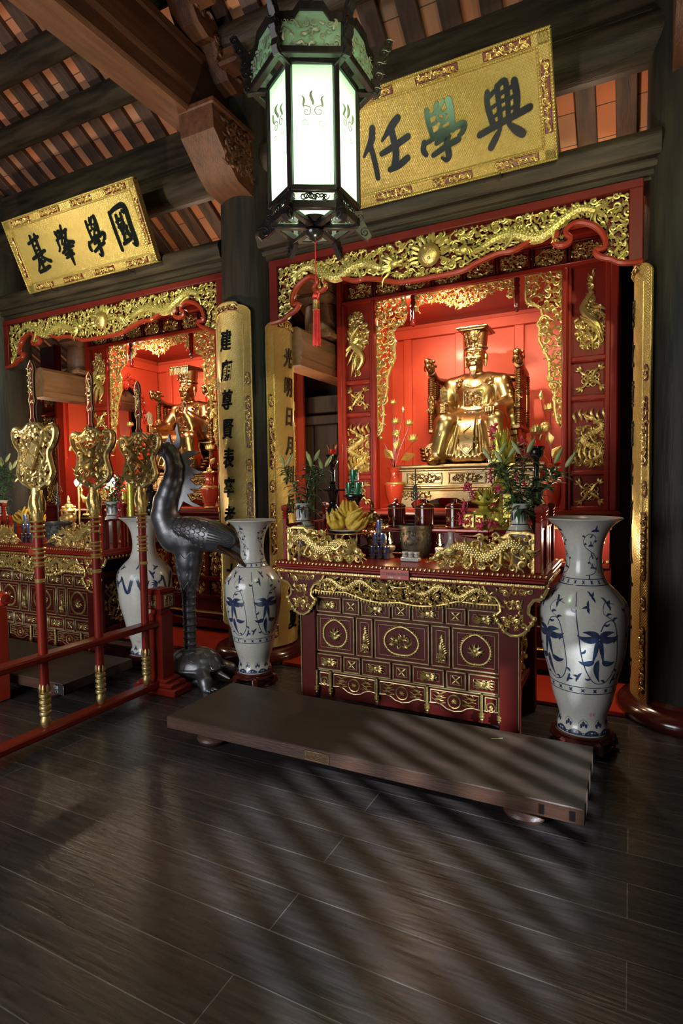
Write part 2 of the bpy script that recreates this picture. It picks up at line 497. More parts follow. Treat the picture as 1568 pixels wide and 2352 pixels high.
        s.add(v + np.array(c, float), f, mt)
    def build(s, name, mats, parent=None, loc=None, sharp=38, smooth=True, uvax=None):
        me = bpy.data.meshes.new(name)
        V = np.concatenate(s.V) if s.V else np.zeros((0, 3))
        me.from_pydata(V.tolist(), [], s.Fc)
        if not isinstance(mats, (list, tuple)): mats = [mats]
        for q in mats: me.materials.append(q)
        if len(mats) > 1: me.polygons.foreach_set('material_index', s.Mi)
        if uvax is not None:
            uvl = me.uv_layers.new(name='UVMap')
            li = np.zeros(len(me.loops), np.int32); me.loops.foreach_get('vertex_index', li)
            A = np.array(uvax, float)
            UV = V @ A.T
            uvl.data.foreach_set('uv', UV[li].ravel())
        me.update()
        if smooth:
            me.shade_smooth()
            me.set_sharp_from_angle(angle=radians(sharp))
        o = bpy.data.objects.new(name, me)
        COL.objects.link(o)
        if parent is not None: o.parent = parent
        if loc is not None: o.location = loc
        return o

def tag(o, label=None, cat=None, group=None, kind=None):
    if label: o['label'] = label
    if cat: o['category'] = cat
    if group: o['group'] = group
    if kind: o['kind'] = kind
    return o
def thing(name, label, cat, loc=(0, 0, 0), rz=0.0, group=None):
    o = bpy.data.objects.new(name, None)
    o.empty_display_size = 0.1
    COL.objects.link(o)
    o.location = loc
    o.rotation_euler = (0, 0, rz)
    return tag(o, label, cat, group)
def struct(mb, name, mats, **k):
    o = mb.build(name, mats, **k)
    o['kind'] = 'structure'
    return o
def dup(o, loc=None, rz=None, label=None, group=None, scale=None):
    def cp(a, par):
        b = a.copy()
        COL.objects.link(b)
        if par is not None: b.parent = par
        for ch in list(a.children): cp(ch, b)
        return b
    c = cp(o, None)
    if loc is not None: c.location = loc
    if rz is not None: c.rotation_euler = (0, 0, rz)
    if scale is not None: c.scale = scale
    if label: c['label'] = label
    if group: c['group'] = group
    return c

# ------------------------------------------------------------------ carved ornament
def spiral(mb, cx, cy, r, a0, sg, turns=1.35, w=0.0, tk=0.24, tail=1.1, seg=5, n=13, rise=0.4):
    P = []; Rd = []
    ta = a0
    for i in range(n):
        t = i/(n-1)
        rr = r*(1-0.82*t)
        a = a0 + sg*turns*2*pi*t
        P.append((cx+rr*cos(a), cy+rr*sin(a), w+r*rise*t)); Rd.append(r*tk*(1.0-0.25*t))
    # tail leaving tangentially
    p0 = P[0]; tx, ty = sin(a0)*sg, -cos(a0)*sg
    T = []; TR = []
    for i in range(4, 0, -1):
        q = tail*r*i/4
        T.append((p0[0]+tx*q+cos(a0)*q*q/r*0.35, p0[1]+ty*q+sin(a0)*q*q/r*0.35, w-0.05*r)); TR.append(r*tk*(1-0.2*i))
    mb.tube(T+P, TR+Rd, seg=seg, nrm=(0, 0, 1))
def knob(mb, cx, cy, r, w=0.0):
    mb.ell((cx, cy, w), (r, r, r*0.8), 7, 5)
def flame(mb, u, v, a, ln, wd, bend=0.6, w=0.0, n=7, seg=5, lift=0.15):
    P = []; Rd = []
    x, y, d = u, v, a
    for i in range(n):
        t = i/(n-1)
        P.append((x, y, w+lift*ln*sin(pi*t)))
        Rd.append(max(wd*(sin(pi*min(1, 0.25+0.75*t))**0.8), wd*0.05))
        d = a + bend*sin(t*2*pi)*1.0
        x += cos(d)*ln/(n-1); y += sin(d)*ln/(n-1)
    mb.tube(P, Rd, seg=seg, nrm=(0, 0, 1))
def poisson(inside, box, rmin, rmax, rng, tries, pts=()):
    pts = list(pts)
    for _ in range(tries):
        u = rng.uniform(box[0], box[1]); v = rng.uniform(box[2], box[3])
        if not inside(u, v): continue
        r = rng.uniform(rmin, rmax)
        if all((u-a)**2+(v-b)**2 > (0.86*(r+c))**2 for a, b, c in pts): pts.append((u, v, r))
    return pts
def scrolls(mb, inside, box, rmin, rmax, seed, tries=1500, w=0.0, fl=0.3, link=True, tk=0.32, dens=1.0, n=12, fill=True):
    rng = random.Random(seed)
    pts = poisson(inside, box, rmin, rmax, rng, tries)
    for i, (u, v, r) in enumerate(pts):
        ww = w + rng.uniform(0, 0.35)*r
        if rng.random() < fl:
            flame(mb, u-r*0.7, v-r*0.4, rng.uniform(0, 2*pi), r*2.5, r*0.40, rng.choice((-0.8, 0.8)), ww)
        else:
            spiral(mb, u, v, r*0.92, rng.uniform(0, 2*pi), rng.choice((-1, 1)), rng.uniform(1.0, 1.4), ww, tk=tk, n=n)
        if link:
            q = sorted(pts, key=lambda p: (p[0]-u)**2+(p[1]-v)**2)[1:3]
            for (a, b, c) in q:
                mu, mv = (u+a)/2+rng.uniform(-.4, .4)*r, (v+b)/2+rng.uniform(-.4, .4)*r
                mb.tube([(u, v, w), (mu, mv, w+0.1*r), (a, b, w)], [r*0.28, r*0.26, r*0.28], 4, nrm=(0, 0, 1))
    if fill and link:
        more = poisson(inside, box, rmin*0.42, rmax*0.5, rng, tries, pts)[len(pts):]
        for (u, v, r) in more:
            if rng.random() < 0.5:
                flame(mb, u-r*0.5, v-r*0.5, rng.uniform(0, 2*pi), r*3.0, r*0.55, rng.choice((-0.8, 0.8)), w-0.1*r, n=5, seg=4)
            else:
                spiral(mb, u, v, r*1.0, rng.uniform(0, 2*pi), rng.choice((-1, 1)), 0.9, w-0.1*r, tk=tk*1.1, n=8, seg=4, tail=1.6)
            if len(pts) > 1:
                a, b, c = min(pts, key=lambda p: (p[0]-u)**2+(p[1]-v)**2)
                mb.tube([(u, v, w-0.2*r), ((u+a)/2, (v+b)/2, w-0.1*r), (a, b, w)], [r*0.5, r*0.5, r*0.5], 4, nrm=(0, 0, 1))
    return pts
def rectbox(u0, u1, v0, v1):
    return lambda u, v: u0 < u < u1 and v0 < v < v1
def ring(mb, path, rad, seg=6, mt=None):
    mb.tube(path, rad, seg, mt, closed=True, nrm=(0, 0, 1))
def frame(mb, u0, u1, v0, v1, t, w0, w1, mt=None, seg=None):
    "rectangular moulding of four mitred half-round bars"
    for (a, b, c, d) in ((u0, u1, v0, v0+t), (u0, u1, v1-t, v1), (u0, u0+t, v0+t, v1-t), (u1-t, u1, v0+t, v1-t)):
        mb.box(((a+b)/2, (c+d)/2, (w0+w1)/2), (b-a, d-c, w1-w0), b=min(t, w1-w0)*0.4, mt=mt)
def dragon(mb, path, rad, head_dir, seed, spine=True, scale=1.0):
    "sinuous dragon in relief: body, spines, four clawed legs, tail flames, horned head with a mane of flames"
    rng = random.Random(seed)
    p = np.asarray(path, float)
    q = np.linspace(0, 1, len(p))
    n = int(len(p)*1.8)
    t = np.linspace(0, 1, n)
    p = np.stack([np.interp(t, q, p[:, k]) for k in range(3)], 1)
    R = rad*(0.35+0.75*np.sin(pi*np.clip(t*0.85+0.12, 0, 1)))
    mb.tube(p, R, 8, nrm=(0, 0, 1), flat=0.9)
    tg = np.gradient(p, axis=0); tg /= np.linalg.norm(tg, axis=1, keepdims=True)
    for i in range(1, n-1):
        nx, ny = -tg[i][1], tg[i][0]
        if spine and i % 3 == 0:
            s = 1 if ny > 0 else -1
            flame(mb, p[i][0]+nx*s*R[i]*0.8, p[i][1]+ny*s*R[i]*0.8, atan2(ny*s, nx*s)-0.5*np.sign(head_dir), R[i]*1.5, R[i]*0.32, 0.3, p[i][2])
        for k in ((-0.72, -0.3, 0.3, 0.72) if i % 2 else (-0.5, 0.0, 0.5)):      # scales
            mb.ell((p[i][0]+nx*k*R[i], p[i][1]+ny*k*R[i], p[i][2]+R[i]*0.80*sqrt(1-k*k)), (R[i]*0.27, R[i]*0.27, R[i]*0.16), 5, 4)
    for fi in (0.28, 0.62):
        i = int(n*fi)
        a = -pi/2 + rng.uniform(-0.5, 0.5)
        q = [p[i]+np.array((0, 0, R[i]*0.4))]
        for k in range(1, 5):
            a += rng.uniform(-0.5, 0.7)*head_dir
            q.append(q[-1]+np.array((cos(a), sin(a), 0))*rad*0.75)
        mb.tube(q, [rad*0.5, rad*0.42, rad*0.32, rad*0.28, rad*0.25], 6, nrm=(0, 0, 1))
        for k in range(4):
            flame(mb, q[-1][0], q[-1][1], a-0.9+k*0.6, rad*0.9, rad*0.14, 0.3, q[-1][2])
    for k in range(6):                    # tail
        flame(mb, p[0][0], p[0][1], atan2(-tg[0][1], -tg[0][0])-0.9+k*0.36, rad*rng.uniform(2.5, 3.8), rad*0.28, rng.choice((-.5, .5)), p[0][2])
    h = p[-1]; a = atan2(tg[-1][1], tg[-1][0])
    ux, uy = cos(a), sin(a); vx, vy = -uy, ux
    if vy < 0: vx, vy = -vx, -vy
    def Q(x, y, z): return (h[0]+(ux*x+vx*y)*rad, h[1]+(uy*x+vy*y)*rad, h[2]+z*rad)
    Rm = RZ(a)
    mb.ell(Q(0.5, 0.25, 0.6), np.array((1.15, 0.85, 0.8))*rad, 10, 7, R=Rm)
    mb.ell(Q(1.7, 0.25, 0.6), np.array((0.95, 0.42, 0.55))*rad, 9, 6, R=RZ(a+0.12))
    mb.ell(Q(1.45, -0.45, 0.5), np.array((0.85, 0.24, 0.45))*rad, 9, 6, R=RZ(a-0.25))
    mb.ell(Q(2.45, 0.5, 0.7), np.array((0.34, 0.34, 0.4))*rad, 7, 5)
    for e in (0.25, 0.9):
        mb.ell(Q(0.85, 0.75, e), np.array((0.27, 0.27, 0.27))*rad, 7, 5)
    for k in range(4):                    # teeth
        mb.ell(Q(1.1+0.35*k, -0.1, 0.75), np.array((0.08, 0.2, 0.1))*rad, 5, 4, R=Rm)
    for k in range(9):                    # mane
        flame(mb, *Q(-0.2-0.08*k, 0.9-0.25*k, 0)[:2], a+pi-1.05+0.24*k, rad*rng.uniform(2.2, 3.8)*scale, rad*0.26, 0.35*(1 if k % 2 else -1), h[2]+rad*0.5)
    for k in (0, 1):                      # horns and whiskers
        flame(mb, *Q(0.2, 0.95, 0)[:2], a+pi-0.75-0.25*k, rad*2.6, rad*0.2, 0.3, h[2]+rad*0.9)
        flame(mb, *Q(2.3, 0.1-0.5*k, 0)[:2], a-0.5-0.6*k, rad*2.0, rad*0.1, 0.9, h[2]+rad*0.9)

# ------------------------------------------------------------------ writing
def glyphs(mb, text, size, bold=0.0, depth=0.004, shear=0.0, mt=None, center=True, fn=None):
    "raised lettering laid in (u, v) with thickness along w"
    c = bpy.data.curves.new('lettering', 'FONT')
    c.body = text
    c.size = size
    c.offset = bold
    c.extrude = depth/2
    c.shear = shear
    c.resolution_u = 3
    if center:
        c.align_x = 'CENTER'; c.align_y = 'CENTER'
    o = bpy.data.objects.new('lettering', c)
    COL.objects.link(o)
    dg = bpy.context.evaluated_depsgraph_get()
    me = o.evaluated_get(dg).to_mesh()
    v = np.zeros(len(me.vertices)*3); me.vertices.foreach_get('co', v)
    v = v.reshape(-1, 3)
    f = [tuple(p.vertices) for p in me.polygons]
    if center and len(v):
        v[:, :2] -= (v[:, :2].max(0)+v[:, :2].min(0))/2
    if fn is not None: v = fn(v)
    mb.add(v, f, mt)
    bpy.data.objects.remove(o)
def brush(mb, strokes, sx, sy, w0, th):
    "brush-written character: each stroke is x, y, width triples on a 100 grid (y down)"
    for si, st in enumerate(strokes):
        P = np.array([(st[i]/100-0.5, 0.5-st[i+1]/100, st[i+2]/100) for i in range(0, len(st), 3)])
        # resample with Catmull-Rom
        Q = []
        n = len(P)
        for i in range(n-1):
            a, b, c, d = P[max(i-1, 0)], P[i], P[i+1], P[min(i+2, n-1)]
            for t in np.linspace(0, 1, 6, endpoint=(i == n-2)):
                Q.append(0.5*((2*b)+(c-a)*t+(2*a-5*b+4*c-d)*t*t+(3*b-a-3*c+d)*t**3))
        Q = np.array(Q)
        xy = Q[:, :2]*np.array((sx, sy)); wd = np.maximum(Q[:, 2], 0.012)*(sx+sy)/2.05
        t = np.gradient(xy, axis=0); t /= np.maximum(np.linalg.norm(t, axis=1, keepdims=True), 1e-9)
        nn = np.stack([-t[:, 1], t[:, 0]], 1)
        L = xy+nn*wd[:, None]; Rr = xy-nn*wd[:, None]
        a0 = atan2(t[0][1], t[0][0]); a1 = atan2(t[-1][1], t[-1][0])
        cap0 = [xy[0]+wd[0]*np.array((cos(a0+pi/2+k), sin(a0+pi/2+k))) for k in (0.6, 1.2, 1.57, 2.0, 2.5)]
        cap1 = [xy[-1]+wd[-1]*np.array((cos(a1-pi/2+k), sin(a1-pi/2+k))) for k in (0.6, 1.2, 1.57, 2.0, 2.5)]
        m = len(xy)
        h = w0+th+0.0004*si
        V = [(x, y, h) for x, y in L]+[(x, y, h) for x, y in Rr]
        V += [(x, y, w0) for x, y in L]+[(x, y, w0) for x, y in Rr]
        f = []
        for i in range(m-1):
            f.append((i, m+i, m+i+1, i+1))
            f.append((2*m+i, i, i+1, 2*m+i+1)); f.append((m+i, 3*m+i, 3*m+i+1, m+i+1))
        b = len(V)
        V += [(x, y, h) for x, y in cap0]+[(x, y, h) for x, y in cap1]+[(x, y, w0) for x, y in cap0]+[(x, y, w0) for x, y in cap1]
        f.append((0,)+tuple(b+k for k in range(5))+(m,))
        f.append((2*m-1,)+tuple(b+5+k for k in range(5))+(m-1,))
        for (k0, k1, off) in ((0, m, 0), (2*m-1, m-1, 5)):
            ch = [k0]+[b+off+k for k in range(5)]+[k1]
            cl = [k0+2*m]+[b+10+off+k for k in range(5)]+[k1+2*m]
            for i in range(6): f.append((ch[i], cl[i], cl[i+1], ch[i+1]))
        mb.add(V, f)

# ------------------------------------------------------------------ smooth sculpted solids (signed distance -> surface nets)
class Sculpt:
    def __init__(s, lo, hi, h):
        s.lo = np.array(lo, float); s.h = h
        s.n = np.ceil((np.array(hi)-s.lo)/h).astype(int)+1
        s.D = np.full(s.n, 1.0)
    def _put(s, lo, hi, fn, k, sub=False):
        pad = k+3*s.h
        i0 = np.maximum(((np.array(lo)-pad-s.lo)/s.h).astype(int), 0)
        i1 = np.minimum(((np.array(hi)+pad-s.lo)/s.h).astype(int)+2, s.n)
        if (i1 <= i0).any(): return
        ax = [s.lo[a]+s.h*np.arange(i0[a], i1[a]) for a in range(3)]
        X, Y, Z = np.meshgrid(*ax, indexing='ij')
        d = fn(X, Y, Z)
        sl = tuple(slice(i0[a], i1[a]) for a in range(3))
        e = s.D[sl]
        if sub: d = -d; 
        if k > 0:
            if sub:
                hh = np.clip(0.5+0.5*(e-d)/k, 0, 1); s.D[sl] = d*(1-hh)+e*hh+k*hh*(1-hh)
            else:
                hh = np.clip(0.5+0.5*(e-d)/k, 0, 1); s.D[sl] = e*(1-hh)+d*hh-k*hh*(1-hh)
        else:
            s.D[sl] = np.maximum(e, d) if sub else np.minimum(e, d)
    def cap(s, a, b, ra, rb=None, k=0.02, sub=False):
        a = np.array(a, float); b = np.array(b, float); rb = ra if rb is None else rb
        rm = max(ra, rb); ba = b-a; bb = max(ba @ ba, 1e-12)
        def fn(X, Y, Z):
            px, py, pz = X-a[0], Y-a[1], Z-a[2]
            t = np.clip((px*ba[0]+py*ba[1]+pz*ba[2])/bb, 0, 1)
            return np.sqrt((px-ba[0]*t)**2+(py-ba[1]*t)**2+(pz-ba[2]*t)**2)-(ra+(rb-ra)*t)
        s._put(np.minimum(a, b)-rm, np.maximum(a, b)+rm, fn, k, sub)
    def chain(s, pts, rads, k=0.02):
        for i in range(len(pts)-1): s.cap(pts[i], pts[i+1], rads[i], rads[i+1], k)
    def ell(s, c, r, k=0.02, R=None, sub=False):
        c = np.array(c, float); r = np.array(r, float)
        m = r.max() if R is not None else r
        def fn(X, Y, Z):
            P = np.stack([X-c[0], Y-c[1], Z-c[2]], -1)
            if R is not None: P = P @ R
            q = P/r
            l = np.sqrt((q**2).sum(-1)); g = np.sqrt(((q/r)**2).sum(-1))
            return l*(l-1)/np.maximum(g, 1e-6)
        s._put(c-m, c+m, fn, k, sub)
    def mesh(s):
        D = s.D
        neg = D < 0
        n = D.shape
        cnt = np.zeros(np.array(n)-1, int); acc = np.zeros((*(np.array(n)-1), 3))
        sl0, sl1 = slice(0, -1), slice(1, None)
        for ax in range(3):
            others = [a for a in range(3) if a != ax]
            for c1 in (0, 1):
                for c2 in (0, 1):
                    i0 = [None]*3; i1 = [None]*3
                    i0[ax] = sl0; i1[ax] = sl1
                    for a, cc in zip(others, (c1, c2)):
                        i0[a] = i1[a] = sl1 if cc else sl0
                    A = D[tuple(i0)]; B = D[tuple(i1)]
                    cr = (A < 0) != (B < 0)
                    t = np.where(cr, A/np.where(cr, A-B, 1), 0)
                    cnt += cr
                    acc[..., ax] += np.where(cr, t, 0)
                    acc[..., others[0]] += np.where(cr, c1, 0)
                    acc[..., others[1]] += np.where(cr, c2, 0)
        act = cnt > 0
        idx = np.full(act.shape, -1); idx[act] = np.arange(act.sum())
        ii = np.argwhere(act)
        V = s.lo + s.h*(ii+acc[act]/cnt[act][:, None])
        Fs = []
        for ax in range(3):
            o = [a for a in range(3) if a != ax]
            i0 = [slice(1, -1)]*3; i1 = [slice(1, -1)]*3
            i0[ax] = sl0; i1[ax] = sl1
            A = neg[tuple(i0)]; B = neg[tuple(i1)]
            w = np.argwhere(A != B)
            if not len(w): continue
            base = w.copy(); 
            for a in o: base[:, a] += 1
            fl = A[tuple(w.T)]
            e1 = np.zeros(3, int); e1[o[0]] = 1; e2 = np.zeros(3, int); e2[o[1]] = 1
            q = [idx[tuple((base-x).T)] for x in (e1+e2, e2, e1*0, e1)]
            q = np.stack(q, 1)
            fl2 = fl if ax != 1 else ~fl
            q[~fl2] = q[~fl2][:, ::-1]
            Fs.append(q)
        F = np.concatenate(Fs)
        F = F[(F >= 0).all(1)]
        return V, [tuple(x) for x in F.tolist()]
# ------------------------------------------------------------------ the hall
BAY = 3.645                       # distance between the two shrines
XS = (-1.375, -5.02)              # shrine centre lines
CX = (0.35, -3.13, -6.80)         # columns
CYY = 4.45
SL = 0.62
def roofz(Y): return 5.10 - SL*(Y-4.4)

b = MB(); b.box((-4, 2.3, -0.05), (12.4, 11.2, 0.1)); struct(b, 'floor', FLOORM)
b = MB(); b.box((-4, 7.25, 2.2), (12.4, 0.1, 4.5)); struct(b, 'wall_back', WALLWOOD)
b = MB(); b.box((-10.15, 2.2, 4.5), (0.1, 11, 9)); struct(b, 'wall_left', WALLWOOD)
b = MB()                          # front wall with the tall doorway behind the camera
b.box((-8.2, -2.75, 4.5), (4.0, 0.1, 9.2)); b.box((0.0, -2.75, 4.5), (3.6, 0.1, 9.2)); b.box((-4.0, -2.75, 6.0), (4.4, 0.1, 6.2))
struct(b, 'wall_front', WALLWOOD)
b = MB()                          # right wall: solid below and above a slatted door light
RW = 1.65
b.box((RW, 2.2, 0.41), (0.1, 11, 0.82)); b.box((RW, 2.2, 5.48), (0.1, 11, 7.8))
b.box((RW, -1.52, 1.3), (0.1, 2.5, 1.0)); b.box((RW, 5.075, 1.3), (0.1, 5.25, 1.0))
struct(b, 'wall_right', WALLWOOD)
d3 = MB()
for k in range(14):
    d3.box((RW, -0.20+0.2*k, 1.20), (0.06, 0.08, 0.78), 0.008)
struct(d3, 'door_1', BEAM)

# roof: tiles laid over square rafters, purlins under them
b = MB()
y0, y1 = -2.8, 7.3
e = 0.09
V = []
for x in (-10.2, 1.7):
    for (y, zz) in ((y0, roofz(y0)+e), (y1, roofz(y1)+e), (y1, roofz(y1)+e+0.06), (y0, roofz(y0)+e+0.06)):
        V.append((x, y, zz))
b.add(V, [(0, 1, 2, 3), (7, 6, 5, 4), (0, 4, 5, 1), (1, 5, 6, 2), (2, 6, 7, 3), (3, 7, 4, 0)])
struct(b, 'ceiling', ROOFM, smooth=False, uvax=[(1, 0, 0), (0, 1.177, 0)])
ang = -math.atan(SL)
b = MB()
LR = (7.2-0.0)/cos(ang)
b.box((0, 0, 0.012), (0.155, LR, 0.065), 0.006)
r0 = struct(b, 'rafter_beam', RAFTER, sharp=30)
ym = 3.6
for k in range(38):
    o = r0 if k == 0 else r0.copy()
    if k: COL.objects.link(o)
    o.location = (-9.6+0.298*k, ym, roofz(ym)+0.045)
    o.rotation_euler = (ang, 0, 0)
b = MB()
b.lathe([(0.115, -5.7), (0.115, 5.7)], 20, R=RY(pi/2))
pz = struct(b, 'purlin_beam', BEAM)
pm = {}
for i, Y in enumerate((3.58, 3.99, 3.14, 5.55)):
    o = pz if i == 0 else pz.copy()
    if i: COL.objects.link(o)
    o.location = (-4.15, Y, roofz(Y)-0.10)
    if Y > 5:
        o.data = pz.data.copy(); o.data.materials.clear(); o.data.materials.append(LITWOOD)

# round columns on turned bases
b = MB()
b.lathe([(0.30, 0.10), (0.305, 1.2), (0.30, 2.6), (0.285, 3.6), (0.27, 5.0)], 40)
c0 = struct(b, 'column', COLUMN)
b = MB()
b.lathe([(0.42, 0.0), (0.44, 0.03), (0.44, 0.06), (0.41, 0.10), (0.36, 0.12), (0.33, 0.125), (0.31, 0.15), (0.30, 0.15)], 40)
f0 = struct(b, 'column_base', ROSE)
for i, x in enumerate(CX):
    o = c0 if i == 0 else c0.copy(); f = f0 if i == 0 else f0.copy()
    if i: COL.objects.link(o); COL.objects.link(f)
    o.location = (x, CYY, 0); f.location = (x, CYY, 0)

# lintel above each shrine arch and the deep beam above it
def beam(name, x0, x1, prof, m):
    b = MB(); b.set(R=np.array([[0, 0, 1], [1, 0, 0], [0, 1, 0]], float), o=(0, 0, 0))
    b.prism(prof, x0, x1)
    return struct(b, name, m, sharp=24)
lint = [(4.32, 3.535), (4.32, 3.555), (4.30, 3.56), (4.30, 3.595), (4.275, 3.60), (4.27, 3.635), (4.285, 3.64), (4.285, 3.655), (4.25, 3.66), (4.235, 3.675)]
lint += [(4.42-0.215*sin(a), 3.76-0.10*cos(a)) for a in np.linspace(1.15, 2.5, 10)] + [(4.40, 3.87), (4.60, 3.84), (4.66, 3.76), (4.66, 3.60), (4.55, 3.54)]
for x0, x1 in ((-2.93, 0.15), (-6.62, -3.34)):
    beam('lintel_beam', x0, x1, lint, BEAM)
up = [(4.42-0.17*sin(a), 4.47-0.155*cos(a)) for a in np.linspace(0.1, 2.8, 12)] + [(4.36, 4.63), (4.33, 4.64), (4.33, 4.96), (4.52, 4.96), (4.55, 4.5), (4.5, 4.34)]
for x0, x1 in ((-2.9, 1.6), (-10, -3.36)):
    beam('upper_beam', x0, x1, up, BEAM)

# tie beam running out over the hall, with carved corbels where it meets the column
def cloudy(mb, u0, u1, v0, v1, seed, r=0.035, w=0.0):
    scrolls(mb, rectbox(u0, u1, v0, v1), (u0, u1, v0, v1), r*0.7, r, seed, 500, w=w, fl=0.25)
def corbel(x, flip=1):
    mb = MB(); mb.set(R=np.array([[0, 0, 1], [1, 0, 0], [0, 1, 0]], float), o=(x, 0, 0))
    P = [(4.25, 4.10), (4.02, 4.14), (3.92, 4.22), (3.80, 4.34), (3.72, 4.42), (3.70, 4.60), (4.25, 4.60)]
    mb.prism(P, -0.17, 0.17)
    mb.box((4.0, 4.62, 0), (0.62, 0.05, 0.38), 0.01)
    mb.set(R=RIGHT, o=(x+0.17, 0, 0))
    cloudy(mb, 3.86, 4.22, 4.22, 4.56, 5, 0.05)
    return struct(mb, 'corbel_beam', BEAMY, sharp=30)
corbel(-3.13); corbel(0.37)
def tie(x):
    mb = MB(); mb.set(R=np.array([[1, 0, 0], [0, 0, 1], [0, 1, 0]], float), o=(x, 0, 0))
    P = [(-0.125, 4.60), (0.125, 4.60), (0.145, 4.63), (0.145, 4.74), (0.165, 4.78), (0.17, 4.95), (0.15, 5.05), (0.165, 5.07), (0.165, 5.13), (0.11, 5.17), (-0.11, 5.17), (-0.165, 5.1), (-0.17, 4.8), (-0.145, 4.74), (-0.145, 4.63)]
    mb.prism(P, -2.6, 4.25)
    return struct(mb, 'tie_beam', BEAMY, sharp=24)
tie(-3.325); tie(0.37)
# stepped rafter bracket above the tie beam carrying the purlins
def bracket(x):
    mb = MB(); mb.set(R=np.array([[0, 0, 1], [1, 0, 0], [0, 1, 0]], float), o=(x, 0, 0))
    P = [(4.35, 4.98), (4.2, 4.96)]
    for Y in np.linspace(4.1, 1.2, 9):
        zz = roofz(Y)-0.30
        P += [(Y+0.12, zz-0.02), (Y+0.02, zz-0.06), (Y-0.10, zz-0.02), (Y-0.16, zz+0.06)]
    P += [(1.0, roofz(1.0)-0.12), (4.35, roofz(4.35)-0.12)]
    mb.prism(P, -0.11, 0.11)
    mb.set(R=RIGHT, o=(x+0.11, 0, 0))
    for Y in np.linspace(4.0, 1.6, 7):
        zz = roofz(Y)-0.22
        cloudy(mb, Y-0.16, Y+0.16, zz-0.10, zz+0.06, int(Y*10), 0.045)
    for Y in (3.99, 3.58, 3.14):
        mb.box((Y, roofz(Y)-0.27, 0.06), (0.20, 0.13, 0.20), 0.02)
    return struct(mb, 'bracket_beam', BEAMY, sharp=30)
bracket(-3.13); bracket(0.37)

# inner tie beams from the columns back towards the wall, with a stub post and capital on each
for x in (-2.86, -6.46):
    mb = MB(); mb.set(R=np.array([[1, 0, 0], [0, 0, 1], [0, 1, 0]], float), o=(x, 0, 0))
    P = [(-0.12, 2.70), (0.12, 2.70), (0.15, 2.76), (0.135, 2.78), (0.15, 2.80), (0.165, 2.90), (0.14, 2.99), (0.15, 3.01), (0.10, 3.05), (-0.10, 3.05), (-0.16, 2.95), (-0.15, 2.76)]
    mb.prism(P, 4.6, 7.2)
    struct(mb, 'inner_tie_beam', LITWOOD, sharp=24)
    mb = MB(); mb.box((0, 0, 3.07), (0.44, 0.44, 0.05), 0.01); mb.box((0, 0, 3.115), (0.34, 0.34, 0.05), 0.012)
    mb.lathe([(0.145, 3.13), (0.165, 3.18), (0.17, 3.28), (0.155, 3.40)], 24)
    mb.lathe([(0.17, 3.40), (0.25, 3.47), (0.25, 3.50)], 4, a0=pi/4)
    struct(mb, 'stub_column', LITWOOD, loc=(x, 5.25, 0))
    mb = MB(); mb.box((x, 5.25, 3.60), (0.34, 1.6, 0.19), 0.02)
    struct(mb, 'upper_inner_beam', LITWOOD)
# plank panelling behind the gap beside the shrine
mb = MB()
for k in range(5):
    mb.box((-3.9+0.36*k, 6.6, 1.2), (0.34, 0.05, 2.4), 0.008)
mb.box((-3.2, 6.56, 2.42), (1.9, 0.12, 0.12), 0.01); mb.box((-3.2, 6.56, 2.62), (1.9, 0.08, 0.22), 0.01)
struct(mb, 'trim_1', WALLWOOD)
# thin red strips that paint the shrine's red glow onto the floor
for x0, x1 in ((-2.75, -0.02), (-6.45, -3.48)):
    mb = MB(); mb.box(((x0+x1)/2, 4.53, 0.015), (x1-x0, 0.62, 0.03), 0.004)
    struct(mb, 'red_floor_spill', ORED)

# red niche wall glimpsed through the left bay, with a round-backed seat in front of it
nt = thing('side_niche', 'bright orange red wall behind the front fan poles, at the far left', 'shrine', (-7.62, 6.2, 0))
mb = MB(); mb.box((0, 0.05, 1.85), (1.9, 0.05, 2.5)); mb.build('back_wall', VRED, nt)
mb = MB()
for u in (-0.4, 0.12, 0.62): mb.box((u, 0.0, 1.95), (0.07, 0.05, 2.3), 0.006)
mb.box((0, 0.0, 3.05), (1.9, 0.06, 0.10), 0.006); mb.build('batten', ORED, nt)
mb = MB().set(R=FRONT, o=(0.12, -0.10, 0)); mb.prism([(0.42*cos(a), 1.75+0.55*sin(a)) for a in np.linspace(0, pi, 20)]+[(-0.42, 1.0), (0.42, 1.0)], -0.03, 0.03); mb.build('round_back', RED, nt)
mb = MB(); mb.box((0, -0.38, 0.65), (1.9, 0.86, 1.3), 0.02); mb.build('base', RED, nt)

sp = thing('carved_post', 'narrow red post with gold relief beside the left column', 'post', (-7.02, 5.2, 0))
mb = MB(); mb.box((0, 0.03, 1.8), (0.36, 0.06, 3.4), 0.01); mb.box((0.16, 0, 1.8), (0.05, 0.1, 3.4), 0.01)
for z in (1.36, 1.75, 2.2, 2.6): mb.box((0, 0, z), (0.34, 0.06, 0.05), 0.01)
mb.build('frame', RED, sp)
for k, z in enumerate((1.55, 1.98, 2.4, 2.85)):
    mb = MB().set(R=FRONT, o=(0, -0.005, 0)); scrolls(mb, rectbox(-.12, .12, z-.14, z+.14), (-.12, .12, z-.14, z+.14), .018, .03, 60+k, 500, fl=.4, tk=.3); mb.build('relief', GOLD, sp)
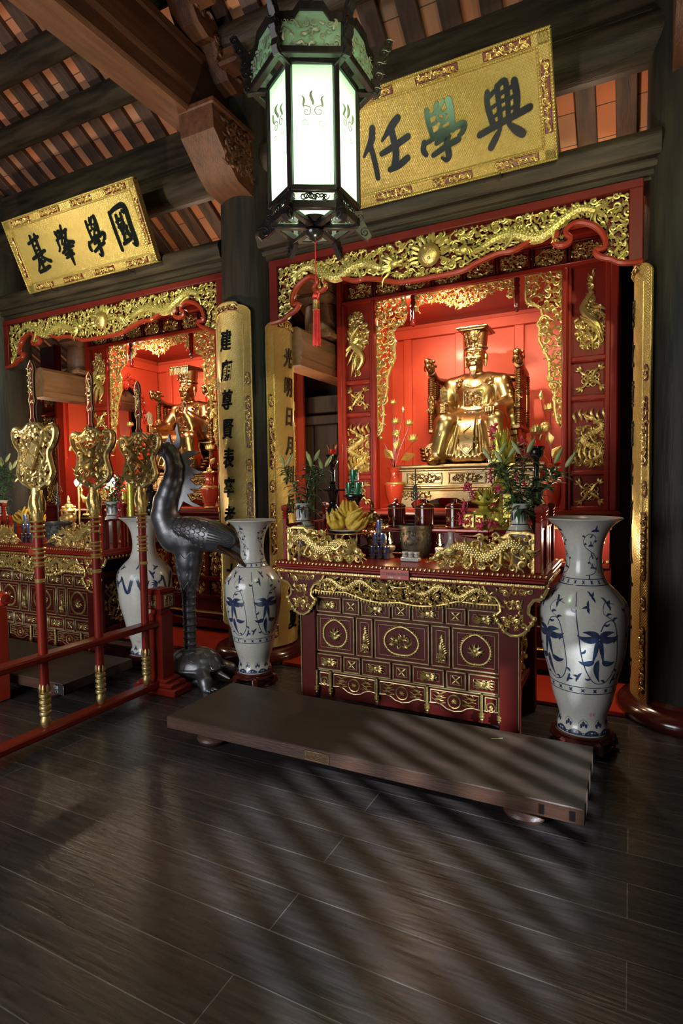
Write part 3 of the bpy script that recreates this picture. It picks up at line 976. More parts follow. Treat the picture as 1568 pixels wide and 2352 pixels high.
# ------------------------------------------------------------------ carved arch between the columns
AP = [(1246.6,583),(1280,577),(1314,557.5),(1347.7,538),(1373,532),(1380,540.7),(1373,552),(1376,562),(1390,566),(1406.6,560),(1411,549),(1402,541),(1402,529),(1420.6,515),(1443,514),(1465.5,521),(1482,535),(1491,555),(1488,571.5),(1468,577),(1474,588),(1488,594),(1505,597),(1521.6,604),(1544,605),(1578,602)]
AP = [(912, 647), (985, 645), (1060, 624), (1096, 605)] + [(x-100, y) for x, y in AP]
ARCH = []
for x, y in AP:
    p = at(x, y, 4.30)
    ARCH.append((p[0]+1.39, p[2]))
ARCH = [q for q in ARCH if q[0] > 0.02]
ARCH = [(0.0, ARCH[0][1]-0.006)] + ARCH
ARCH[-1] = (1.445, ARCH[-1][1])
def smooth2(P, n=4):
    P = np.array(P); Q = []
    for i in range(len(P)-1):
        a, b, c, d = P[max(i-1, 0)], P[i], P[i+1], P[min(i+2, len(P)-1)]
        for t in np.linspace(0, 1, n, endpoint=False):
            Q.append(tuple(0.5*((2*b)+(c-a)*t+(2*a-5*b+4*c-d)*t*t+(3*b-a-3*c+d)*t**3)))
    return Q+[tuple(P[-1])]
ARCH = smooth2(ARCH)
def arch(loc, half, label, seed):
    sx = half/1.445
    t = thing('carved_arch', label, 'arch', loc)
    low = [(u*sx, v) for u, v in ARCH]
    full = [(-u, v) for u, v in low[::-1]] + low[1:]
    top = 3.535
    def inside(u, v):
        if abs(u) > half-0.085 or v > top-0.06: return False
        a = abs(u)
        # even-odd test against the lower edge polygon
        poly = low + [(half, top), (0, top)]
        c = False
        j = len(poly)-1
        for i in range(len(poly)):
            xi, yi = poly[i]; xj, yj = poly[j]
            if (yi > v) != (yj > v) and a < (xj-xi)*(v-yi)/(yj-yi)+xi: c = not c
            j = i
        if not c: return False
        return min((u2-a)**2+(v2-v)**2 for u2, v2 in low[:-20]) > 0.0013
    mb = MB().set(R=FRONT)           # border rails of the frame
    mb.box((0, top-0.025, 0.01), (2*half, 0.06, 0.06), 0.006)
    for s in (-1, 1):
        vb = low[-1][1]+0.01
        mb.box((s*(half-0.042), (top+vb)/2, 0.01), (0.085, top-vb, 0.05), 0.006)
    # openwork ground visible between the carving
    mb.prism([(-u, v+0.02) for u, v in low[::-1]] + [(u, v+0.02) for u, v in low[1:]] + [(half-0.02, top), (-half+0.02, top)], -0.045, -0.02)
    mb.build('frame', DRED, t)
    mb = MB().set(R=FRONT)
    mb.tube([(u, v, 0.012) for u, v in full], 0.021, 8, nrm=(0, 0, 1), flat=1.3)
    mb.build('moulded_edge', EDGE, t)
    z0 = 3.326
    for s, nm in ((-1, 'carved_dragon'), (1, 'carved_dragon')):
        P = []
        for i in range(26):
            q = i/25
            u = s*(half*(0.80-0.60*q))
            P.append((u, 3.40-0.075*q+0.05*sin(q*11.5)*(1-0.3*q)-0.03*sin(pi*q), 0.012+0.008*sin(i)))
        mb = MB().set(R=FRONT)
        dragon(mb, P, 0.037, -s, seed+s)
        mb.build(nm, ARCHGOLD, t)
    mb = MB().set(R=FRONT)
    def ins2(u, v):
        if not inside(u, v): return False
        if (u/0.11)**2+((v-z0)/0.10)**2 < 1: return False
        # leave room along the dragons
        q = (0.80-abs(u)/half)/0.60
        if 0 <= q <= 1:
            vy = 3.40-0.075*q+0.05*sin(q*11.5)*(1-0.3*q)-0.03*sin(pi*q)
            if abs(v-vy) < 0.028: return False
        return True
    scrolls(mb, ins2, (-half, half, 2.98, top), 0.020, 0.034, seed+7, 7000, w=0.0, fl=0.22)
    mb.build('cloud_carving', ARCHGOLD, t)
    mb = MB().set(R=FRONT)
    mb.lathe([(0.0, 0.05), (0.04, 0.046), (0.072, 0.032), (0.086, 0.012), (0.088, -0.01)], 28, c=(0, z0, 0.02))
    mb.tube([(0.034*sin(q*pi*2), z0+0.078*(1-2*q), 0.074-0.032*abs(1-2*q)**2) for q in np.linspace(0, 1, 17)], 0.004, 6, nrm=(0, 0, 1))
    for s in (-1, 1): mb.ell((s*0.004-0.02*s, z0+s*0.04, 0.068), 0.012, 8, 5)
    mb.build('sun_disc', OLDGOLD, t, sharp=80)
    mb = MB().set(R=FRONT)
    for k in range(13):
        a = -0.35+(pi+0.7)*k/12
        flame(mb, 0.095*cos(a), z0+0.095*sin(a), a, 0.085+0.02*(k % 2), 0.015, 0.35*(1 if k % 2 else -1), 0.01)
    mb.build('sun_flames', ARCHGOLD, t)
    return t
arch((-1.392, 4.30, 0), 1.445, 'gold and red carved dragon arch over the right shrine, sun disc under the lantern', 11)
arch((-4.934, 4.30, 0), 1.60, 'gold and red carved dragon arch over the left shrine, behind the fan poles', 31)

# ------------------------------------------------------------------ name boards
CH_REN = [[34,8,6, 27,28,6.5, 6,52,2.5], [23,34,5.5, 25,70,5.5, 24,97,5], [86,4,6, 72,14,7, 48,34,2.5], [42,56,5, 66,50,6, 98,40,6], [70,20,6, 70,60,7, 62,84,7], [52,88,5.5, 72,84,6.5, 90,76,6]]
CH_XUE = [[27,12,5, 26,30,4.5, 30,54,4.5], [30,22,3, 40,20,3], [29,36,3, 40,34,3], [48,6,3.5, 44,16,4, 58,24,2.5], [60,5,3, 50,16,3, 44,28,2.5], [46,30,3.5, 58,38,3], [60,28,3, 46,46,3], [70,6,6, 72,26,6, 70,52,5.5], [62,22,2.5, 70,20,3], [62,36,2.5, 70,34,3], [30,54,4, 50,50,4.5, 72,50,4.5], [12,60,5, 8,72,5.5, 12,80,4.5], [14,62,4, 50,54,4.5, 90,48,6, 88,60,5, 80,64,3], [36,66,4.5, 60,60,5, 54,70,4.5, 56,78,4], [26,84,4.5, 52,76,5.5, 78,70,5.5], [55,74,5.5, 56,90,6, 50,98,4, 42,92,2.5]]
CH_XING = [[26,14,4.5, 24,34,5, 30,64,5.5], [24,24,4, 38,16,4], [27,40,3, 38,36,3], [29,54,3, 40,50,3], [44,10,5, 44,36,4.5, 44,64,4.5], [44,10,4.5, 58,6,5, 60,30,4.5, 58,62,4.5], [46,22,3.5, 58,20,3.5], [46,34,3, 58,32,3], [46,46,3, 58,44,3], [74,10,6, 76,34,6, 72,60,5.5], [62,18,3, 74,16,4], [62,33,3, 74,31,3], [62,48,3, 74,46,3], [4,74,5.5, 40,66,5.5, 96,54,6], [42,74,3.5, 32,86,6, 22,98,6], [58,70,3.5, 70,82,7, 80,90,7]]
CH_GUO = [[12,10,5, 14,50,6, 18,96,5.5], [12,12,5, 44,4,6, 78,6,8, 82,50,8, 84,90,8, 70,88,3], [36,20,5, 34,40,3.5, 40,56,4], [30,34,4, 44,30,5, 58,34,3], [56,18,4, 58,46,5, 70,74,6], [34,46,5, 46,44,6, 40,62,4], [48,40,4, 46,64,5, 40,76,4], [66,14,4.5, 70,18,4.5], [34,84,5, 50,80,6, 66,78,5], [66,48,4, 58,64,4]]
CH_ZHAO = [[18,14,4.5, 24,28,4.5, 16,44,3], [18,20,4, 40,14,4.5, 34,28,4], [14,34,4, 44,28,5, 52,32,3.5], [16,40,4, 18,52,4, 8,60,3], [56,4,4, 50,22,4.5, 34,46,3], [44,24,4.5, 76,16,5], [72,18,4, 60,36,4.5, 40,50,2.5], [48,28,3.5, 66,42,5, 92,48,6], [36,56,3.5, 68,48,4.5, 70,56,4], [24,66,4, 52,58,5, 84,56,4.5], [34,72,4, 70,66,5], [34,80,3.5, 74,74,5], [54,50,4.5, 60,80,6, 62,100,2.5]]
CH_JI = [[14,20,4.5, 40,16,5.5, 74,10,5], [34,4,5, 34,30,5, 36,54,5], [60,4,5.5, 60,30,5.5, 62,52,5], [38,30,3, 58,28,3], [38,42,3, 58,40,3], [10,58,5, 46,52,6, 84,46,5], [40,58,4.5, 32,74,4.5, 16,90,3], [56,56,4.5, 74,66,5, 96,74,6], [32,76,4, 50,72,5, 66,70,4], [50,64,4.5, 48,80,5, 50,92,5], [22,94,5, 54,90,6.5, 80,86,6]]
def nameboard(base, top, width, label, chars, seed):
    "base, top: (y, z) of the bottom and top edge of the tilted board; x is its centre"
    x = base[0]
    dy, dz = top[1]-base[1], top[2]-base[2]
    H = hypot(dy, dz)
    t = thing('name_board', label, 'signboard', base)
    n = np.array([0, -dz, dy])/H                       # outward normal, tipped down towards the hall
    R = np.array([[1, 0, 0], [0, dy/H, dz/H], [0, 0, 0]]).T
    R = np.stack([np.array([1, 0, 0]), np.array([0, dy/H, dz/H]), n], 1)
    mb = MB().set(R=R)
    w, h, bw = width, H, 0.085
    mb.box((0, h/2, -0.02), (w-0.12, h-0.12, 0.05))
    mbuv = np.array([R[:, 0], R[:, 1]])
    mb.build('gold_ground', WEAVE, t, uvax=mbuv)
    mb = MB().set(R=R)
    frame(mb, -w/2+bw-0.008, w/2-bw+0.008, bw-0.008, h-bw+0.008, 0.014, 0.0, 0.022)
    frame(mb, -w/2, w/2, 0, h, 0.014, -0.035, 0.032)
    for (a, c, d, e2) in ((-w/2, w/2, 0, bw), (-w/2, w/2, h-bw, h), (-w/2, -w/2+bw, 0, h), (w/2-bw, w/2, 0, h)):
        mb.box(((a+c)/2, (d+e2)/2, -0.012), (c-a-0.004, e2-d-0.004, 0.046), 0.004)
    mb.build('border', WEAVE, t, uvax=mbuv)
    pan = []
    for v in (bw/2+0.003, h-bw/2-0.003):
        for u in np.linspace(-w*0.36, w*0.36, 4): pan.append((u, v, 0.29, bw-0.034))
    for u in (-w/2+bw/2+0.003, w/2-bw/2-0.003):
        pan.append((u, h*0.5, bw-0.034, h*0.55))
    for k, (u, v, a, c) in enumerate(pan):
        mr = MB().set(R=R)
        mr.box((u, v, 0.008), (a, c, 0.014), 0.004)
        mr.mat = 1
        scrolls(mr, rectbox(u-a/2+.012, u+a/2-.012, v-c/2+.008, v+c/2-.008), (u-a/2, u+a/2, v-c/2, v+c/2), 0.011, 0.018, seed+k, 260, w=0.018, fl=0.3, n=9)
        mr.build('border_panel', [BOARDRED, GOLD], t)
    for (c, u, v, sx, sy) in chars:
        mb = MB().set(R=R, o=R @ np.array((u*w, v*h, 0)))
        brush(mb, c, sx, sy, 0.0, 0.012)
        mb.build('character', BLACK, t, smooth=False)
    for u in (-w*0.3, w*0.3):
        mb = MB().set(R=R); mb.tube([(u, 0.01, 0.04), (u, -0.02, 0.02), (u, -0.03, -0.03)], 0.005, 6)
        mb.build('hook', EBONY, t)
    return t
nameboard((-1.39, 4.17, 3.74), (-1.39, 3.745, 4.31), 1.87, 'large gold signboard with three black characters, partly behind the lantern',
          [(CH_XING, 0.33, 0.49, 0.36, 0.37), (CH_XUE, 0.11, 0.485, 0.36, 0.37), (CH_REN, -0.118, 0.475, 0.38, 0.35)], 41)
nameboard((-4.934, 4.17, 3.72), (-4.934, 3.885, 4.375), 1.87, 'gold signboard with four black characters above the left shrine',
          [(CH_GUO, 0.34, 0.49, 0.30, 0.38), (CH_XUE, 0.14, 0.49, 0.28, 0.37), (CH_ZHAO, -0.09, 0.49, 0.28, 0.38), (CH_JI, -0.31, 0.48, 0.28, 0.38)], 61)

# ------------------------------------------------------------------ curved couplet boards hung on the columns
def couplet(cx, ang, half, z0, z1, text, label, seed):
    R0 = 0.325
    t = thing('couplet_board', label, 'couplet board', (cx, CYY, z0))
    H = z1-z0
    A = half/R0
    def bend(v):
        th = ang + v[:, 0]/R0
        r = R0 + v[:, 2]
        return np.stack([r*np.sin(th), -r*np.cos(th), v[:, 1]], 1)
    def topz(u): return H-0.10+0.10*sqrt(max(0, 1-(u/half)**2)) if abs(u) < half*0.55 else H-0.10+0.085*sqrt(max(0, 1-((abs(u)-0.0)/half)**2))*0.9
    NU = 24
    mb = MB()
    us = np.linspace(-half, half, NU)
    V = []; f = []
    uvs = []
    for w in (0.0, 0.022):
        for u in us:
            for v in (0.0, 0.12, H*0.4, H*0.8, topz(u)):
                V.append((u, v, w))
    q = NU*5
    for i in range(NU-1):
        for j in range(4):
            a = i*5+j
            f.append((q+a, q+a+5, q+a+6, q+a+1)); f.append((a, a+1, a+6, a+5))
    for i in range(NU-1):
        f.append((i*5+4, q+i*5+4, q+i*5+9, i*5+9)); f.append((i*5, i*5+5, q+i*5+5, q+i*5))
    for i in (0, NU-1):
        for j in range(4):
            a = i*5+j
            f.append((a, q+a, q+a+1, a+1))
    V = np.array(V)
    mb.add(bend(V), f)
    o = mb.build('gold_ground', WEAVE, t, sharp=50)
    me = o.data; uvl = me.uv_layers.new(name='UVMap')
    li = np.zeros(len(me.loops), np.int32); me.loops.foreach_get('vertex_index', li)
    uvl.data.foreach_set('uv', V[li][:, :2].ravel())
    mb = MB().set(fn=bend)
    edge = [(-half, 0.0, 0.02)] + [(-half, v, 0.02) for v in np.linspace(0.1, topz(-half), 6)] + [(u, topz(u), 0.02) for u in us] + [(half, v, 0.02) for v in np.linspace(topz(half), 0.1, 6)] + [(half, 0, 0.02)]
    mb.tube(edge, 0.007, 6, nrm=(0, 0, 1))
    ib = half-0.062
    for s in (-1, 1): mb.tube([(s*ib, v, 0.022) for v in np.linspace(0.06, H-0.16, 12)], 0.005, 5, nrm=(0, 0, 1))
    mb.tube([(u, topz(u)-0.075, 0.022) for u in np.linspace(-ib, ib, 14)], 0.005, 5, nrm=(0, 0, 1))
    mb.build('raised_rim', GOLD, t)
    zs = []
    v = 0.10
    k = 0
    while v < H-0.25:
        L = 0.42 if k % 2 == 0 else 0.075
        if v+L > H-0.2: break
        zs.append((v, L)); v += L+0.13; k += 1
    for s in (-1, 1):
        u = s*(half-0.032)
        for (v, L) in zs:
            mr = MB().set(fn=bend)
            n = 8 if L > 0.2 else 3
            for i in range(n):
                mr.box((u, v+L*(i+0.5)/n, 0.025), (0.04, L/n+0.001, 0.004))
            mr.ell((u, v, 0.024), (0.018, 0.02, 0.003), 8, 4); mr.ell((u, v+L, 0.024), (0.018, 0.02, 0.003), 8, 4)
            mr.mat = 1
            scrolls(mr, rectbox(u-0.016, u+0.016, v, v+L), (u-0.016, u+0.016, v, v+L), 0.010, 0.016, seed+int(v*50)+s, 120, w=0.03, fl=0.35, n=8)
            mr.build('border_panel', [BOARDRED, GOLD], t)
    mr = MB().set(fn=bend)
    for q in range(5):
        mr.box(((q-2)*0.05, H-0.055, 0.024), (0.051, 0.05, 0.004))
    mr.mat = 1
    for u in np.linspace(-half*0.4, half*0.4, 4):
        spiral(mr, u, H-0.055, 0.026, 0.3, 1, w=0.028)
    mr.build('crest_panel', [BOARDRED, GOLD], t)
    n = len(text)
    for i, ch in enumerate(text):
        zc = H-0.33-(H-0.55)*i/(n-1)
        mb = MB().set(fn=bend)
        glyphs(mb, ch, 0.155, bold=0.003, depth=0.008, shear=0.16, fn=lambda q, zc=zc: q*np.array((0.86, 1.2, 1))+np.array((0, zc, 0.027)))
        mb.build('character', BLACK, t, smooth=False)
    return t
couplet(-3.13, radians(-12), 0.235, 0.33, 3.20, '建廟尊賢表率孝忠大道', 'gold couplet board with black characters on the front of the middle column', 101)
couplet(-3.13, radians(93), 0.235, 0.14, 3.07, '光明日月川岳精英華夏', 'gold couplet board on the right flank of the middle column, seen edge on', 151)
couplet(0.35, radians(-88), 0.235, 0.09, 3.04, '崇文重道化育人才千古', 'narrow gold couplet board on the dark column at the far right', 191)

# ------------------------------------------------------------------ hexagonal hanging lantern
def lantern():
    x, y = LANT
    t = thing('hanging_lantern', 'lit hexagonal lantern of frosted glass in dark carved wood', 'lantern', (x, y, -0.12), radians(-31))
    def hexp(r, a0=0): return [(r*cos(a0+k*pi/3), r*sin(a0+k*pi/3)) for k in range(6)]
    RB, zb, zt = 0.228, 3.175, 3.76
    mb = MB()
    P = hexp(RB)
    for k in range(6):
        px, py = P[k]; qx, qy = P[(k+1) % 6]
        mb.box((px, py, (zb+zt)/2), (0.03, 0.03, zt-zb+0.02), 0.005, R=RZ(k*pi/3))
        a = atan2(qy-py, qx-px); L = hypot(qx-px, qy-py)
        for zz, hh, dp in ((zb-0.005, 0.03, 0.028), (zb-0.085, 0.04, 0.03), (zt+0.01, 0.025, 0.03)):
            mb.box(((px+qx)/2, (py+qy)/2, zz), (L, dp, hh), 0.004, R=RZ(a))
    mb.build('body_frame', LANTWOOD, t)
    for k in range(6):
        px, py = P[k]; qx, qy = P[(k+1) % 6]
        a = atan2(qy-py, qx-px); L = hypot(qx-px, qy-py)
        mb = MB(); mb.box(((px+qx)/2, (py+qy)/2, (zb+zt)/2), (L-0.03, 0.004, zt-zb-0.01), R=RZ(a))
        mb.mat = 1
        Rf = np.stack([np.array([cos(a), sin(a), 0]), np.array([0, 0, 1]), np.array([sin(a), -cos(a), 0])], 1)
        mb.set(R=Rf, o=((px+qx)/2, (py+qy)/2, zb+0.36))
        for s in (-1, 1):
            spiral(mb, s*0.03, 0.0, 0.026, pi/2, s, 1.2, 0.003, tk=0.12, rise=0)
            spiral(mb, s*0.042, -0.055, 0.018, -0.5, -s, 1.2, 0.003, tk=0.13, rise=0)
            flame(mb, s*0.045, 0.02, pi/2-s*0.2, 0.06, 0.006, 0.5*s, 0.003)
        flame(mb, 0, 0.03, pi/2, 0.075, 0.008, 0.5, 0.003)
        mb.build('glass_panel', [FROST, ETCH], t)
        # carved band under the glass and hanging hook at each corner
        mb = MB().set(R=Rf, o=((px+qx)/2, (py+qy)/2, zb-0.043))
        for i in range(7):
            spiral(mb, (i-3)*0.018, 0, 0.017, i, 1 if i % 2 else -1, 1.2, 0)
        mb.build('openwork_band', LANTWOOD, t)
    for k in range(6):
        a = k*pi/3
        Rf = np.stack([np.array([cos(a), sin(a), 0]), np.array([0, 0, 1]), np.array([sin(a), -cos(a), 0])], 1)
        mb = MB().set(R=Rf, o=(0, 0, 0))
        mb.prism([(RB-0.012, zb-0.03), (RB+0.02, zb-0.025), (RB+0.03, zb-0.08), (RB+0.055, zb-0.125), (RB+0.07, zb-0.155), (RB+0.05, zb-0.178), (RB+0.02, zb-0.16), (RB-0.02, zb-0.12)], -0.014, 0.014)
        for s in (-1, 1):
            spiral(mb, RB+0.035, zb-0.138, 0.026, 1.0, 1, 1.4, s*0.014, tk=0.16, rise=0.0)
            spiral(mb, RB+0.012, zb-0.068, 0.020, 2.0, -1, 1.3, s*0.014, tk=0.16, rise=0.0)
        mb.build('corner_hook', LANTWOOD, t, sharp=25)
        mb = MB().set(R=RZ(a))
        mb.box((RB/2, 0, zb-0.105), (RB, 0.034, 0.026), 0.004)
        mb.build('spoke', LANTWOOD, t)
    # crown: six flared glazed panels with scroll posts
    RC0, RC1, zc0, zc1 = 0.312, 0.300, 3.765, 3.955
    P0, P1 = hexp(RC0), hexp(RC1)
    mb = MB(); mt_ = MB()
    for k in range(6):
        px, py = P0[k]; qx, qy = P0[(k+1) % 6]
        a = atan2(qy-py, qx-px); L = hypot(qx-px, qy-py)
        Rf = np.stack([np.array([cos(a), sin(a), 0]), np.array([0, 0, 1]), np.array([sin(a), -cos(a), 0])], 1)
        o = ((px+qx)/2, (py+qy)/2, 0)
        mb.set(R=Rf, o=o)
        mb.box((0, zc0, 0), (L, 0.035, 0.035), 0.004)
        top = [(-L/2, zc1-0.05), (-L*0.28, zc1-0.045), (-L*0.18, zc1), (L*0.18, zc1), (L*0.28, zc1-0.045), (L/2, zc1-0.05)]
        mt_.set(R=Rf, o=o); mt_.prism([(u, v+0.03) for u, v in top]+[(u, v-0.008) for u, v in top[::-1]], -0.015, 0.015)
        mb.set()
        mb.box(((P[k][0]+px)/2, (P[k][1]+py)/2, zc0-0.01), (RC0-RB, 0.03, 0.03), 0.004, R=RZ(k*pi/3))
    mb.build('crown_lower_frame', LANTWOOD, t, sharp=25)
    mt_.build('crown_upper_frame', LANTWOOD, t, sharp=25)
    for k in range(6):
        px, py = P0[k]; qx, qy = P0[(k+1) % 6]
        a = atan2(qy-py, qx-px); L = hypot(qx-px, qy-py)
        Rf = np.stack([np.array([cos(a), sin(a), 0]), np.array([0, 0, 1]), np.array([sin(a), -cos(a), 0])], 1)
        mb = MB().set(R=Rf, o=((px+qx)/2, (py+qy)/2, 0))
        mb.prism([(-L/2+.01, zc0+.012), (L/2-.01, zc0+.012), (L/2-.01, zc1-0.055), (L*0.27, zc1-0.05), (L*0.18, zc1-0.005), (-L*0.18, zc1-0.005), (-L*0.27, zc1-0.05), (-L/2+.01, zc1-0.055)], -0.002, 0.002)
        mb.mat = 1
        scrolls(mb, rectbox(-L/2+.02, L/2-.02, zc0+.02, zc1-.05), (-L/2+.02, L/2-.02, zc0+.02, zc1-.05), 0.015, 0.024, 300+k, 600, w=0.004, fl=0.4, link=False, tk=0.2)
        mb.build('crown_glass', [FROST, ETCH], t)
        a = k*pi/3
        Rf = np.stack([np.array([cos(a), sin(a), 0]), np.array([0, 0, 1]), np.array([sin(a), -cos(a), 0])], 1)
        mb = MB().set(R=Rf)
        mb.prism([(RC0-.02, zc0-.02), (RC0+.025, zc0-.03), (RC0+.045, zc0), (RC0+.035, zc0+0.038), (RC0+.06, zc0+0.084), (RC0+.045, zc0+0.129), (RC0+.08, zc0+0.182), (RC0+.11, zc0+0.243), (RC0+.075, zc0+0.258), (RC0+.04, zc0+0.205), (RC0+.0, zc0+0.152), (RC0-.015, zc0+0.076)], -0.016, 0.016)
        for s in (-1, 1):
            for (u, v, r) in ((RC0+.03, zc0+0.061, .022), (RC0+.035, zc0+0.114, .022), (RC0+.06, zc0+0.175, .022), (RC0+.085, zc0+0.228, .022), (RC0+.02, zc0-.01, .02)):
                spiral(mb, u, v, r, 1.0, s, 1.3, s*0.016, tk=0.16, rise=0)
        mb.build('crown_post', LANTWOOD, t, sharp=25)
    mb = MB()
    mb.lathe([(r_, zb+(z_-zb)*0.76) for r_, z_ in [(0.0, zb-.24), (0.018, zb-.235), (0.018, zb-.225), (0.035, zb-.215), (0.05, zb-.19), (0.052, zb-.175), (0.04, zb-.155), (0.03, zb-.15), (0.045, zb-.14), (0.045, zb-.132), (0.035, zb-.128), (0.05, zb-.12), (0.085, zb-.11), (0.09, zb-.10), (0.06, zb-.09), (0.0, zb-.09)]], 24)
    mb.build('finial', EBONY, t)
    mb = MB(); mb.tube([(0, 0, zb-.18), (0, 0, 2.72)], 0.0025, 6)
    mb.ell((0, 0, 2.715), (0.02, 0.02, 0.016), 8, 6)
    for s in (-1, 1):
        mb.tube([(0, 0, 2.715), (s*0.02, 0, 2.735), (s*0.035, 0, 2.72), (s*0.02, 0, 2.70)], 0.004, 6, closed=True)
        mb.tube([(0, 0, 2.705), (s*0.016, 0, 2.70), (s*0.02, 0, 2.68), (0, 0, 2.69)], 0.004, 6, closed=True)
    mb.lathe([(0.012, 2.695), (0.018, 2.69), (0.018, 2.645), (0.02, 2.64)], 14, mt=1)
    rng = random.Random(2)
    for k in range(46):
        a = rng.uniform(0, 2*pi); r = 0.018*sqrt(rng.random())
        mb.tube([(r*cos(a), r*sin(a), 2.645), (1.15*r*cos(a), 1.15*r*sin(a), 2.55), (1.35*r*cos(a)+rng.uniform(-.003, .003), 1.35*r*sin(a), 2.45+rng.uniform(0, .03))], 0.0022, 4)
    mb.build('tassel', [CORD, GOLD], t)
    mb = MB()
    for k in range(14):
        mb.tube([(0.012*cos(q), 0.006*0, 4.02+0.045*k+0.03*sin(q)) if k % 2 else (0, 0.012*cos(q), 4.02+0.045*k+0.03*sin(q)) for q in np.linspace(0, 2*pi, 10)[:-1]], 0.003, 5, closed=True)
    for k in range(3):
        a = k*pi/3
        mb.tube([(RC1*cos(a), RC1*sin(a), zc1-.02), (0, 0, 4.0), (-RC1*cos(a), -RC1*sin(a), zc1-.02)], 0.008, 6)
    mb.tube([(0, 0, 4.62), (0, 0, roofz(LANT[1])-0.02)], 0.004, 5)
    mb.build('chain', EBONY, t)
    mb = MB(); mb.lathe([(0.0, 3.50), (0.04, 3.50), (0.045, 3.53), (0.02, 3.57), (0.012, 3.9)], 12)
    mb.build('lamp_holder', LANTWOOD, t)
    return t
lantern()
